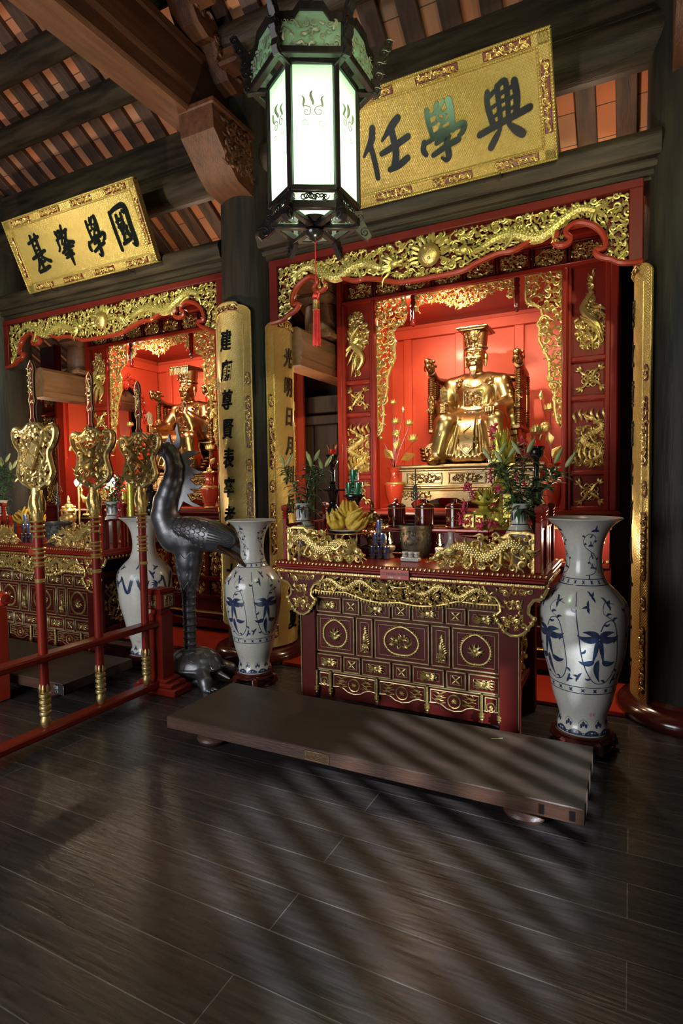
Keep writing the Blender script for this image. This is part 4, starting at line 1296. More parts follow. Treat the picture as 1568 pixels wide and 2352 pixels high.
# ------------------------------------------------------------------ shrine cabinets
def cabinet(xc, label, seed, win=False):
    Y = 5.20
    t = thing('shrine_cabinet', label, 'shrine', (xc, Y, 0))
    hw = 1.268; zb, zt = 1.34, 3.62
    op = 0.848                                  # half width of the opening
    zo = 3.36
    mb = MB()
    for s in (-1, 1):
        mb.box((s*(hw-0.03), 0.03, (zb+zt)/2), (0.065, 0.14, zt-zb), 0.012)
        mb.box((s*(hw-0.075), 0.0, (zb+zo)/2), (0.04, 0.08, zo-zb), 0.008)
        mb.box((s*(op+0.02), 0.0, (zb+zo)/2), (0.045, 0.10, zo-zb), 0.012)
        mb.box((s*(op+0.055), 0.02, (zb+zo)/2), (0.03, 0.08, zo-zb), 0.006)
        for zz in (2.60, 2.28, 1.66, 1.36):
            mb.box((s*(op+0.215), 0.01, zz), (0.30, 0.07, 0.05), 0.012)
    mb.box((0, 0.02, zo+0.015), (2*hw, 0.10, 0.045), 0.01)
    mb.box((0, 0.02, zt), (2*hw, 0.12, 0.07), 0.012)
    mb.box((0, 0.05, zb-0.02), (2*hw+0.06, 0.30, 0.05), 0.018)
    mb.build('frame', RED, t)
    mb = MB()
    for s in (-1, 1):
        mb.box((s*(op+0.215), 0.04, (zb+zo)/2), (0.36, 0.03, zo-zb))
    mb.box((0, 0.06, (zo+zt)/2), (2*hw-0.05, 0.03, zt-zo))
    mb.box((0, 0.20, 3.80), (2*hw, 0.5, 0.30))
    mb.build('ground_panel', RED, t)
    # relief in the side panels: phoenix, flower knot, dragon, flower knot
    for s in (-1, 1):
        uc = s*(op+0.215)
        mb = MB().set(R=FRONT, o=(0, 0.024, 0))
        def clus(v0, v1, hwid, sd):
            scrolls(mb, lambda u, v: abs(u-uc) < hwid*(0.55+0.45*sin(9*v+s)), (uc-hwid, uc+hwid, v0, v1), 0.016, 0.03, sd, 900, fl=0.45, tk=0.42)
        clus(2.68, 3.30, 0.115, seed+1+s)
        clus(2.70, 3.28, 0.085, seed+11+s)
        P = [(uc+0.06*sin(i*0.55), 2.72+0.035*i, 0.02) for i in range(13)]
        mb.tube(P, [0.012+0.02*sin(pi*i/12) for i in range(13)], 7, nrm=(0, 0, 1))
        for k in range(9):
            flame(mb, uc-0.03+0.05*sin(k), 2.86+0.02*k, -pi/2+s*(0.2+0.12*k), 0.22-0.012*k, 0.012, 0.25, 0.015)
        mb.build('phoenix_carving', GOLD, t)
        for zc in (2.44, 1.50):
            mb = MB().set(R=FRONT, o=(0, 0.024, 0))
            for k in range(4):
                a = pi/4+k*pi/2
                for j in (-1, 1):
                    spiral(mb, uc+0.05*cos(a+0.45*j), zc+0.05*sin(a+0.45*j), 0.032, a+pi, j, 1.2, 0.006, tk=0.22)
                flame(mb, uc, zc, a, 0.135, 0.013, 0.3, 0.01)
                for j in (-1, 0, 1):
                    flame(mb, uc+0.10*cos(a), zc+0.10*sin(a), a+j*0.7, 0.06, 0.012, 0.4, 0.008)
            for k in range(8): knob(mb, uc+0.022*cos(k*pi/4), zc+0.022*sin(k*pi/4), 0.009, 0.016)
            knob(mb, uc, zc, 0.014, 0.02)
            mb.build('flower_carving', GOLD, t)
        mb = MB().set(R=FRONT, o=(0, 0.024, 0))
        P = [(uc+s*0.02+0.075*sin(i*0.62), 2.10-0.022*i, 0.02+0.01*sin(i)) for i in range(16)][::-1]
        dragon(mb, P, 0.026, s, seed+20+s)
        for k in range(6):
            flame(mb, uc-0.11+0.045*k, 2.08+0.02*(k % 2), pi/2, 0.11, 0.014, 0.5, 0.01)
            flame(mb, uc-0.10+0.04*k, 1.72+0.012*(k % 3), pi/2, 0.17, 0.014, 0.4, 0.008)
        scrolls(mb, rectbox(uc-.11, uc+.11, 1.72, 2.06), (uc-.11, uc+.11, 1.72, 2.06), 0.018, 0.028, seed+9, 600, fl=0.6, tk=0.42)
        scrolls(mb, rectbox(uc-.11, uc+.11, 1.72, 1.9), (uc-.11, uc+.11, 1.72, 1.9), 0.018, 0.028, seed+19, 400, fl=0.7, tk=0.42)
        mb.build('dragon_carving', GOLD, t)
    # frieze of small carved panels
    nP = 8
    for i in range(nP):
        u0 = -hw+0.09+i*(2*hw-0.18)/nP; u1 = u0+(2*hw-0.18)/nP
        mb = MB().set(R=FRONT, o=(0, 0.045, 0))
        frame(mb, u0+0.006, u1-0.006, zo+0.04, zt-0.035, 0.016, 0.0, 0.045, mt=0)
        a, c = (u0+u1)/2, (zo+zt)/2
        mb.mat = 1
        scrolls(mb, lambda u, v: ((u-a)/0.12)**2+((v-c)/0.07)**2 < 1, (u0+.03, u1-.03, zo+.05, zt-.05), 0.013, 0.024, seed+50+i, 400, w=0.012, fl=0.35, tk=0.3)
        mb.build('frieze_panel', [DRED, GOLD], t)
    # pierced gilded brackets either side of the opening and the valance between
    side = [(0.0, 0.0), (0.30, 0.0), (0.30, -0.20), (0.285, -0.235), (0.22, -0.26), (0.175, -0.30), (0.16, -0.36), (0.20, -0.41), (0.185, -0.46), (0.19, -0.56), (0.15, -0.64), (0.11, -0.74), (0.105, -0.86), (0.085, -0.94), (0.06, -0.98), (0.065, -1.06), (0.06, -1.16), (0.045, -1.25), (0.0, -1.32)]
    for s in (-1, 1):
        mb = MB().set(R=FRONT, o=(0, 0.0, 0))
        ed = [(s*(op-q[0]), zo-0.005+q[1], 0.0) for q in side]
        mb.tube(ed[:-1]+[ed[-1]], 0.013, 6, closed=True, nrm=(0, 0, 1))
        poly = [(s*(op-q[0]), zo+q[1]) for q in side]
        def ins(u, v):
            c = False; j = len(poly)-1
            for i in range(len(poly)):
                xi, yi = poly[i]; xj, yj = poly[j]
                if (yi > v) != (yj > v) and u < (xj-xi)*(v-yi)/(yj-yi)+xi: c = not c
                j = i
            return c
        scrolls(mb, ins, (min(p[0] for p in poly), max(p[0] for p in poly), zo-1.32, zo), 0.020, 0.034, seed+70+s, 2600, fl=0.35, tk=0.36)
        for (qu, qv) in ((0.17, -0.40), (0.09, -0.96)):
            spiral(mb, s*(op-qu+0.02), zo+qv, 0.045, 0.5, s, 1.6, 0.01, tk=0.2)
        mb.build('pierced_bracket', GOLD, t)
        mb = MB()
        mb.lathe([(0.0, zo-0.30), (0.018, zo-0.29), (0.024, zo-0.275), (0.018, zo-0.26)]+[(0.02+0.007*(k % 2), zo-0.25+0.025*k/1.0) for k in range(10)]+[(0.02, zo)], 16, c=(s*(op-0.375), 0.0, 0))
        mb.build('pendant', LACJAR, t)
    mb = MB().set(R=FRONT)
    def insv(u, v): return abs(u) < 0.455 and zo-0.09-0.10*np.exp(-(u/0.17)**2)-0.09*(abs(u) > 0.40) < v < zo-0.01
    scrolls(mb, insv, (-0.455, 0.455, zo-0.24, zo), 0.014, 0.026, seed+90, 3600, fl=0.35, tk=0.4)
    mb.tube([(u, zo-0.005, 0) for u in np.linspace(-0.46, 0.46, 5)], 0.008, 5, nrm=(0, 0, 1))
    mb.build('pierced_valance', GOLD, t)
    # niche: floor, back wall with battens, side walls, flat ceiling
    yb = 1.16
    mb = MB()
    mb.box((0, yb+0.03, (zb+zo)/2+0.05), (2*hw, 0.04, zo-zb+0.2))
    mb.box((0, yb-0.015, 3.30), (2*op+0.7, 0.06, 0.11), 0.006)
    for u in (-0.95, -0.34, 0.30, 0.95): mb.box((u, yb, (zb+3.3)/2), (0.10, 0.05, 3.3-zb), 0.006)
    for s in (-1, 1):
        if win and s < 0:
            n = 28                                          # oval window cut in the left side wall
            ov = [(0.60+0.20*cos(2*pi*k/n), 2.52+0.46*sin(2*pi*k/n)) for k in range(n)]
            q = []
            mw = mb; mw.set(R=RIGHT, o=(s*(hw-0.10), 0, 0))
            box = [(0.06, zb), (1.14, zb), (1.14, 3.5), (0.06, 3.5)]
            for k in range(n):
                k2 = (k+1) % n
                a0 = ov[k]; a1 = ov[k2]
                def pr(p):
                    dx, dz = p[0]-0.60, p[1]-2.52
                    m_ = max(abs(dx)/0.54, dz/0.98 if dz > 0 else -dz/1.18)
                    return (0.60+dx/m_, 2.52+dz/m_)
                b0, b1 = pr(a0), pr(a1)
                mw.add([(a0[0], a0[1], 0), (a1[0], a1[1], 0), (b1[0], b1[1], 0), (b0[0], b0[1], 0), (a0[0], a0[1], -0.03), (a1[0], a1[1], -0.03), (b1[0], b1[1], -0.03), (b0[0], b0[1], -0.03)], [(0, 1, 2, 3), (7, 6, 5, 4), (0, 4, 5, 1), (2, 6, 7, 3)])
            mw.set()
        else:
            mb.box((s*(hw-0.10), 0.62, (zb+3.5)/2), (0.03, 1.12, 3.5-zb))
        mb.box((s*(hw-0.125), yb-0.2, 3.30), (0.05, 0.9, 0.10), 0.006)
    mb.build('niche_wall', VRED, t)
    mb = MB(); mb.box((0, 0.62, zo+0.06), (2*hw-0.05, 1.14, 0.03))
    mb.build('niche_ceiling', RED, t)
    mb = MB(); mb.box((0, 0.62, zb-0.02), (2*hw-0.05, 1.14, 0.06))
    mb.build('niche_floor', ORED, t)
    if win:
        mb = MB().set(R=RIGHT, o=(-(hw-0.10), 0, 0))
        scrolls(mb, lambda u, v: 0.85 < ((u-0.60)/0.22)**2+((v-2.52)/0.48)**2 < 1.7 and v > 2.5, (0.25, 0.95, 2.4, 3.2), 0.022, 0.034, seed+99, 900, fl=0.4, w=0.01)
        mb.build('window_carving', ORED, t)
    # lower body of the shrine with its mouldings and two rows of relief
    y0 = -0.40
    mb = MB()
    mb.box((0, y0+0.35, 1.315), (2*hw+0.06, 0.80, 0.05), 0.02)
    mb.box((0, y0+0.36, 1.265), (2*hw-0.02, 0.74, 0.05), 0.02)
    mb.box((0, y0+0.40, 0.65), (2*hw-0.08, 0.72, 1.18))
    mb.box((0, y0+0.37, 0.60), (2*hw-0.06, 0.74, 0.05), 0.01)
    mb.box((0, y0+0.37, 0.935), (2*hw-0.06, 0.74, 0.05), 0.01)
    mb.box((0, y0+0.37, 0.40), (2*hw-0.06, 0.74, 0.05), 0.01)
    for i in range(10):
        u = -hw+0.05+i*(2*hw-0.1)/9
        mb.box((u, y0+0.035, 0.77), (0.05, 0.05, 0.34), 0.008)
        mb.box((u, y0+0.035, 0.50), (0.05, 0.05, 0.20), 0.008)
    mb.box((0, y0+0.38, 0.12), (2*hw, 0.80, 0.10), 0.015)
    mb.build('lower_body', DRED, t)
    mb = MB()
    mb.box((0, y0+0.02, 1.225), (2*hw-0.04, 0.06, 0.022), 0.008)
    mb.box((0, y0+0.02, 0.235), (2*hw-0.04, 0.08, 0.012), 0.004)
    for k in range(60): mb.box((-hw+0.05+k*(2*hw-0.1)/59, y0+0.02, 0.968), (0.022, 0.05, 0.018), 0.004)
    mb.build('gold_moulding', GOLD, t)
    for i in range(9):
        a = -hw+0.05+(i+0.5)*(2*hw-0.1)/9
        if xc > -3 and i not in (0, 8): continue            # the altar hides the middle of this row
        mb = MB().set(R=FRONT, o=(0, y0+0.045, 0))
        scrolls(mb, rectbox(a-.09, a+.09, .63, .91), (a-.1, a+.1, .62, .92), 0.018, 0.032, seed+200+i, 500, fl=0.5, tk=0.32)
        mb.build('upper_relief', GOLD, t)
        mb = MB().set(R=FRONT, o=(0, y0+0.045, 0))
        scrolls(mb, rectbox(a-.08, a+.08, .44, .56), (a-.1, a+.1, .42, .58), 0.016, 0.026, seed+220+i, 300, fl=0.4, tk=0.32)
        mb.build('lower_relief', GOLD, t)
    return t
cabinet(XS[0], 'red and gold lacquered shrine niche around the right statue', 400)
cabinet(XS[1], 'red and gold lacquered shrine niche on the left, oval window in its side wall', 700, win=True)

# ------------------------------------------------------------------ seated bronze kings
def statue(kind):
    sc = Sculpt((-0.52, -0.60, -0.02), (0.52, 0.26, 1.22), 0.0058)
    # trunk
    sc.ell((0, 0.03, 0.60), (0.21, 0.15, 0.22), 0.05)
    sc.ell((0, 0.02, 0.74), (0.225, 0.14, 0.16), 0.06)
    for s in (-1, 1):
        sc.cap((s*0.12, 0.03, 0.845), (s*0.235, 0.03, 0.79), 0.06, 0.085, 0.05)
    sc.cap((0, 0.02, 0.82), (0, -0.005, 0.92), 0.07, 0.058, 0.03)
    sc.ell((0, 0.05, 0.42), (0.27, 0.21, 0.20), 0.06)
    # thighs, knees, robe over the shins
    for s in (-1, 1):
        sc.cap((s*0.12, -0.02, 0.42), (s*0.235, -0.28, 0.385), 0.14, 0.105, 0.05)
        sc.cap((s*0.235, -0.29, 0.38), (s*0.30, -0.31, 0.08), 0.098, 0.115, 0.04)
        sc.cap((s*0.30, -0.30, 0.12), (s*0.33, -0.26, 0.04), 0.11, 0.09, 0.04)
        sc.ell((s*0.30, -0.44, 0.035), (0.055, 0.115, 0.04), 0.015)
        sc.cap((s*0.29, -0.36, 0.10), (s*0.36, -0.20, 0.05), 0.07, 0.05, 0.03)
    sc.ell((0, -0.20, 0.26), (0.17, 0.13, 0.22), 0.05)
    sc.cap((-0.10, -0.30, 0.10), (0.10, -0.30, 0.10), 0.075, 0.075, 0.05)
    sc.cap((-0.13, -0.33, 0.055), (0.13, -0.33, 0.055), 0.045, 0.045, 0.03)
    # soft folds running down the lap
    for s in (-1, 1):
        for k, (xa, xb) in enumerate(((0.09, 0.13), (0.135, 0.175), (0.17, 0.225))):
            sc.cap((s*xa, -0.275, 0.40), (s*xb, -0.375+0.01*k, 0.09), 0.012, 0.02, 0.025)
        sc.cap((s*0.23, -0.36, 0.34), (s*0.27, -0.41, 0.10), 0.01, 0.016, 0.025)
    for k in range(7):
        x = -0.115+0.038*k
        sc.cap((x*0.8, -0.30, 0.36), (x*1.15, -0.372, 0.07), 0.008, 0.012, 0.016)
    for s in (-1, 1):
        for k in range(3):
            sc.cap((s*(0.10+0.03*k), -0.09+0.02*k, 0.74-0.05*k), (s*(0.06+0.05*k), -0.10, 0.50), 0.008, 0.010, 0.018)
    # arms with wide sleeves
    for s in (-1, 1):
        raised = (kind == 1 and s > 0)
        fw = (kind == 1 and s < 0)
        if raised:
            el, wr = (0.33, -0.06, 0.55), (0.17, -0.25, 0.69)
        elif fw:
            el, wr = (-0.33, -0.08, 0.57), (-0.30, -0.33, 0.52)
        else:
            el, wr = (s*0.325, -0.03, 0.56), (s*0.235, -0.25, 0.51)
        sc.cap((s*0.245, 0.03, 0.785), el, 0.088, 0.088, 0.03)
        sc.cap(el, wr, 0.088, 0.060, 0.03)
        for k in range(3):      # sleeve creases
            q = 0.3+0.25*k
            c = np.array((s*0.245, 0.03, 0.785))*(1-q)+np.array(el)*q
            sc.cap(c+np.array((s*0.05, -0.06, 0.03)), c+np.array((s*0.08, 0.03, -0.02)), 0.012, 0.012, 0.02)
        # hanging cuff
        w = np.array(wr)
        if raised:
            sc.chain([w+(0.02, 0.0, -0.03), w+(0.07, 0.02, -0.16), w+(0.10, 0.05, -0.32)], [0.06, 0.055, 0.02], 0.03)
            sc.chain([w+(0.05, 0.03, -0.06), np.array(el)+(0.02, 0.02, -0.12), np.array(el)+(0.03, 0.06, -0.3)], [0.06, 0.07, 0.04], 0.04)
        else:
            sc.chain([np.array(el)+(0, 0.0, -0.03), np.array(el)+(s*0.035, -0.02, -0.2), np.array(el)+(s*0.075, 0.02, -0.40), np.array(el)+(s*0.10, 0.05, -0.50)], [0.085, 0.07, 0.05, 0.025], 0.04)
            sc.chain([w+(s*0.04, 0.05, -0.02), w+(s*0.08, 0.06, -0.12), w+(s*0.12, 0.06, -0.25)], [0.06, 0.045, 0.015], 0.03)
        sc.cap(w-0.02*(w-np.array(el))/np.linalg.norm(w-np.array(el)), w+0.005*(w-np.array(el))/np.linalg.norm(w-np.array(el)), 0.066, 0.064, 0.008)
        # hands: palm, four fingers of unequal length, thumb
        if raised:
            h = w+np.array((-0.015, -0.02, 0.045))
            sc.cap(w, h, 0.030, 0.030, 0.012)
            sc.ell(h+(0, 0, 0.02), (0.036, 0.02, 0.045), 0.012)
            for k, (dx, ln) in enumerate(((-0.027, 0.062), (-0.009, 0.075), (0.009, 0.07), (0.026, 0.055))):
                sc.chain([h+(dx, -0.002, 0.05), h+(dx*1.1, -0.006, 0.05+ln*0.55), h+(dx*1.1, -0.014, 0.05+ln)], [0.0105, 0.0098, 0.008], 0.004)
            sc.chain([h+(-0.03, -0.008, 0.0), h+(-0.045, -0.022, 0.03), h+(-0.036, -0.03, 0.056)], [0.012, 0.011, 0.009], 0.005)
        elif s < 0:
            h = w+np.array((0.0, -0.055, 0.02))              # fist round the tablet
            sc.cap(w, h, 0.034, 0.032, 0.012)
            sc.ell(h, (0.036, 0.03, 0.048), 0.012)
            for k in range(4):
                z = h[2]+0.036-0.023*k
                sc.chain([(h[0]-0.036, h[1]+0.005, z), (h[0]-0.028, h[1]-0.033, z), (h[0]+0.012, h[1]-0.037, z-0.002), (h[0]+0.026, h[1]-0.02, z-0.002)], [0.0115, 0.0115, 0.0105, 0.009], 0.004)
            sc.chain([(h[0]+0.03, h[1]+0.01, h[2]+0.02), (h[0]+0.035, h[1]-0.02, h[2]+0.04), (h[0]+0.01, h[1]-0.04, h[2]+0.05)], [0.013, 0.012, 0.009], 0.005)
        else:
            h = np.array((0.215, -0.315, 0.505))             # hand resting on the knee
            sc.cap(w, h, 0.034, 0.032, 0.012)
            sc.ell(h, (0.044, 0.045, 0.024), 0.012)
            for k, (dx, ln) in enumerate(((-0.033, 0.055), (-0.011, 0.066), (0.011, 0.062), (0.032, 0.048))):
                sc.chain([h+(dx, -0.03, 0.006), h+(dx*1.1, -0.03-ln*0.55, 0.0), h+(dx*1.1, -0.035-ln*0.75, -0.035), h+(dx, -0.03-ln*0.6, -0.055)], [0.0125, 0.0118, 0.0105, 0.009], 0.004)
            sc.chain([h+(-0.04, 0.0, 0.0), h+(-0.062, -0.025, -0.012), h+(-0.062, -0.055, -0.03)], [0.014, 0.012, 0.01], 0.005)
    # head and face
    hx, hy, hz = 0.0, -0.035, 1.035
    H = lambda x, y, z: (hx+x, hy+y, hz+z)
    sc.ell(H(0, 0.015, 0.05), (0.098, 0.112, 0.115), 0.02)
    sc.ell(H(0, -0.015, -0.035), (0.083, 0.088, 0.105), 0.03)
    sc.ell(H(0, -0.055, -0.105), (0.042, 0.038, 0.034), 0.025)
    for s in (-1, 1):
        sc.ell(H(s*0.048, -0.075, -0.008), (0.030, 0.026, 0.028), 0.018)          # cheek
        sc.cap(H(s*0.018, -0.097, 0.048), H(s*0.070, -0.076, 0.052), 0.009, 0.007, 0.012)   # brow
        sc.ell(H(s*0.040, -0.092, 0.030), (0.024, 0.016, 0.012), 0.006, sub=True)  # socket
        sc.ell(H(s*0.040, -0.083, 0.027), (0.019, 0.015, 0.011), 0.003)            # lidded eye
        sc.cap(H(s*0.022, -0.098, 0.026), H(s*0.058, -0.086, 0.028), 0.0035, 0.003, 0.003)
        sc.ell(H(s*0.101, 0.02, 0.005), (0.014, 0.028, 0.042), 0.008)              # ear
        sc.cap(H(s*0.100, 0.012, -0.03), H(s*0.096, 0.010, -0.075), 0.013, 0.011, 0.008)
        sc.ell(H(s*0.017, -0.115, -0.022), (0.013, 0.013, 0.010), 0.006)           # nostril wing
    sc.cap(H(0, -0.098, 0.045), H(0, -0.125, -0.018), 0.010, 0.014, 0.010)
    sc.cap(H(-0.026, -0.104, -0.056), H(0.026, -0.104, -0.056), 0.0085, 0.0085, 0.005)
    sc.cap(H(-0.020, -0.102, -0.074), H(0.020, -0.102, -0.074), 0.010, 0.010, 0.006)
    V, F = sc.mesh()
    mb = MB(); mb.add(V, F)
    return mb
def statue_thing(kind, loc, label, mats):
    body, dark = mats
    t = thing('king_statue', label, 'statue', loc)
    statue(kind).build('body', body, t, sharp=180)
    hz = 1.12
    mb = MB()
    n = 28
    mb.lathe([(0.100, hz), (0.108, hz), (0.110, hz+0.012), (0.106, hz+0.022), (0.106, hz+0.03), (0.112, hz+0.09), (0.120, hz+0.16)], n, c=(0, -0.02, 0), sq=1.05)
    for k in range(26):
        a = 2*pi*k/26
        mb.ell((0.109*cos(a), -0.02+0.114*sin(a), hz+0.012), 0.009, 6, 4)
    mb.box((0, -0.02, hz+0.185), (0.30, 0.36, 0.022), 0.006)
    mb.box((0, -0.02, hz+0.17), (0.26, 0.30, 0.02), 0.006)
    mb.set(R=FRONT, o=(0, -0.138, 0))
    scrolls(mb, rectbox(-.07, .07, hz+.035, hz+.15), (-.07, .07, hz+.03, hz+.15), 0.014, 0.024, 5+kind, 250, w=-0.004, fl=0.3, tk=0.25)
    mb.set(R=FRONT, o=(0, -0.2, 0))
    for k in range(11): spiral(mb, -0.13+0.026*k, hz+0.185, 0.011, k, 1 if k % 2 else -1, 1.0, 0.0, tk=0.2)
    if kind == 1:
        for s in (-1, 1):
            for k in range(13):
                x = -0.14+0.0233*k
                mb.set(); mb.tube([(x, -0.02+s*0.175, hz+0.17), (x, -0.02+s*0.178, hz+0.09)], 0.0035, 5)
    mb.set()
    mb.build('hat', dark, t)
    H = lambda x, y, z: (x, -0.035+y, 1.035+z)
    mb = MB()
    for s in (-1, 1):
        mb.tube([H(s*0.003, -0.118, -0.040), H(s*0.022, -0.114, -0.046), H(s*0.038, -0.102, -0.062), H(s*0.043, -0.09, -0.092)], [0.006, 0.0065, 0.005, 0.002], 6)
    for k in range(9):
        a = (k-4)/4
        mb.tube([H(a*0.024, -0.088, -0.095), H(a*0.024, -0.098, -0.13), H(a*0.016+0.004*sin(k*2), -0.098+0.008*abs(a), -0.172), H(a*0.007, -0.088, -0.205+0.02*abs(a))], [0.010, 0.011, 0.008, 0.002], 6)
    mb.build('beard', dark if kind == 0 else body, t)
    mb = MB()
    N = 36
    pts = [(0.222*cos(a), 0.025+0.178*sin(a)-0.0, 0.485) for a in np.linspace(0, 2*pi, N, endpoint=False)]
    mb.lathe([(0.205, 0.455), (0.228, 0.457), (0.232, 0.465), (0.228, 0.47), (0.228, 0.515), (0.232, 0.52), (0.228, 0.528), (0.205, 0.53)], N, c=(0, 0.02, 0), sq=0.80)
    for k in range(9):
        a = -pi/2+(k-4)*0.32
        mb.ell((0.23*cos(a), 0.02+0.184*sin(a), 0.492), (0.022, 0.012, 0.016), 8, 5)
    mb.build('belt', dark, t)
    # embroidered chest badge, collar and hanging apron
    mb = MB()
    def chest(v):
        u = v[:, 0]; z = v[:, 1]
        y = 0.02-0.152*np.sqrt(np.clip(1-(u/0.235)**2, 0.05, 1))*np.sqrt(np.clip(1-((z-0.66)/0.30)**2, 0.1, 1))
        return np.stack([u, y-0.004-v[:, 2], z], 1)
    mb.set(fn=chest)
    bd = [(-0.095, 0.545), (0.095, 0.545), (0.095, 0.71), (-0.095, 0.71)]
    for i in range(4):
        a, c = bd[i], bd[(i+1) % 4]
        mb.tube([(a[0]+(c[0]-a[0])*q, a[1]+(c[1]-a[1])*q, 0.002) for q in np.linspace(0, 1, 8)], 0.004, 5)
    scrolls(mb, rectbox(-.08, .08, .56, .70), (-.08, .08, .56, .70), 0.014, 0.024, 15+kind, 350, w=0.0, fl=0.3, tk=0.22)
    mb.tube([(0.075*cos(a), 0.775+0.03*sin(a), 0.003) for a in np.linspace(pi, 2*pi, 12)], 0.006, 5)
    for k in range(7): spiral(mb, -0.07+0.023*k, 0.765-0.02*sin(pi*k/6), 0.014, k, 1, 1.1, 0.0, tk=0.2)
    for s in (-1, 1):
        scrolls(mb, lambda u, v: True, (min(s*0.11, s*0.19), max(s*0.11, s*0.19), 0.76, 0.84), 0.014, 0.022, 44+s, 60, w=-0.008, fl=0.5, tk=0.2)
    mb.build('chest_badge', body, t)
    mb = MB()
    def apron(v):
        u = v[:, 0]; z = v[:, 1]
        q = np.clip((0.45-z)/0.36, 0, 1)
        y = -0.255-0.135*np.sqrt(q)-0.02*np.sin(pi*q)
        return np.stack([u, y-v[:, 2], z], 1)
    mb.set(fn=apron)
    NZ = 10
    zs = np.linspace(0.455, 0.14, NZ)
    V = []; f = []
    for w in (0.0, 0.02):
        for z in zs:
            for u in (-0.062, -0.02, 0.02, 0.062): V.append((u, z, w))
    for w in (0.0, 0.02): V.append((0.0, 0.075, w))
    m4 = NZ*4
    for i in range(NZ-1):
        for j in range(3):
            a = i*4+j
            f.append((m4+a, m4+a+4, m4+a+5, m4+a+1))
        f.append((i*4, (i+1)*4, m4+(i+1)*4, m4+i*4)); f.append((i*4+3, m4+i*4+3, m4+(i+1)*4+3, (i+1)*4+3))
    L = (NZ-1)*4; e = 2*m4
    for j in range(3): f.append((m4+L+j, e+1, m4+L+j+1))
    f.append((L, e, e+1, m4+L)); f.append((L+3, m4+L+3, e+1, e))
    mb.add(V, f)
    mb.tube([(-0.056, 0.44, 0.022), (-0.056, 0.15, 0.022), (0.0, 0.09, 0.022), (0.056, 0.15, 0.022), (0.056, 0.44, 0.022)], 0.004, 5)
    mb.tube([(0.03*sin(q*7), 0.40-0.17*q, 0.022) for q in np.linspace(0, 1, 20)], 0.008, 6)
    for k in range(3):
        mb.tube([(-0.035, 0.165-0.012*k, 0.022), (0, 0.185-0.012*k, 0.022), (0.035, 0.165-0.012*k, 0.022)], 0.004, 5)
    mb.build('apron', body, t)
    mb = MB().set(R=FRONT, o=(0, -0.392, 0))
    for s in (-1, 1):
        for k in range(6): knob(mb, s*0.255+0.018*cos(k*pi/3), 0.27+0.022*sin(k*pi/3), 0.010, 0.002)
        knob(mb, s*0.255, 0.27, 0.010, 0.008)
    mb.build('robe_rosette', body, t)
    if kind == 0: h = (-0.235, -0.305, 0.53)
    else: h = (-0.30, -0.385, 0.54)
    mb = MB().set(R=np.stack([np.array([cos(.35), sin(.35), 0]), np.array([0, -0.12, 0.993]), np.array([sin(.35), -cos(.35), 0])], 1), o=h)
    mb.prism([(-0.030, -0.06), (0.030, -0.06), (0.036, 0.18), (0.0, 0.215), (-0.036, 0.18)], -0.008, 0.008)
    mb.prism([(-0.020, 0.04), (0.020, 0.04), (0.024, 0.17), (0.0, 0.195), (-0.024, 0.17)], 0.008, 0.011)
    mb.build('tablet', dark, t)
    return t
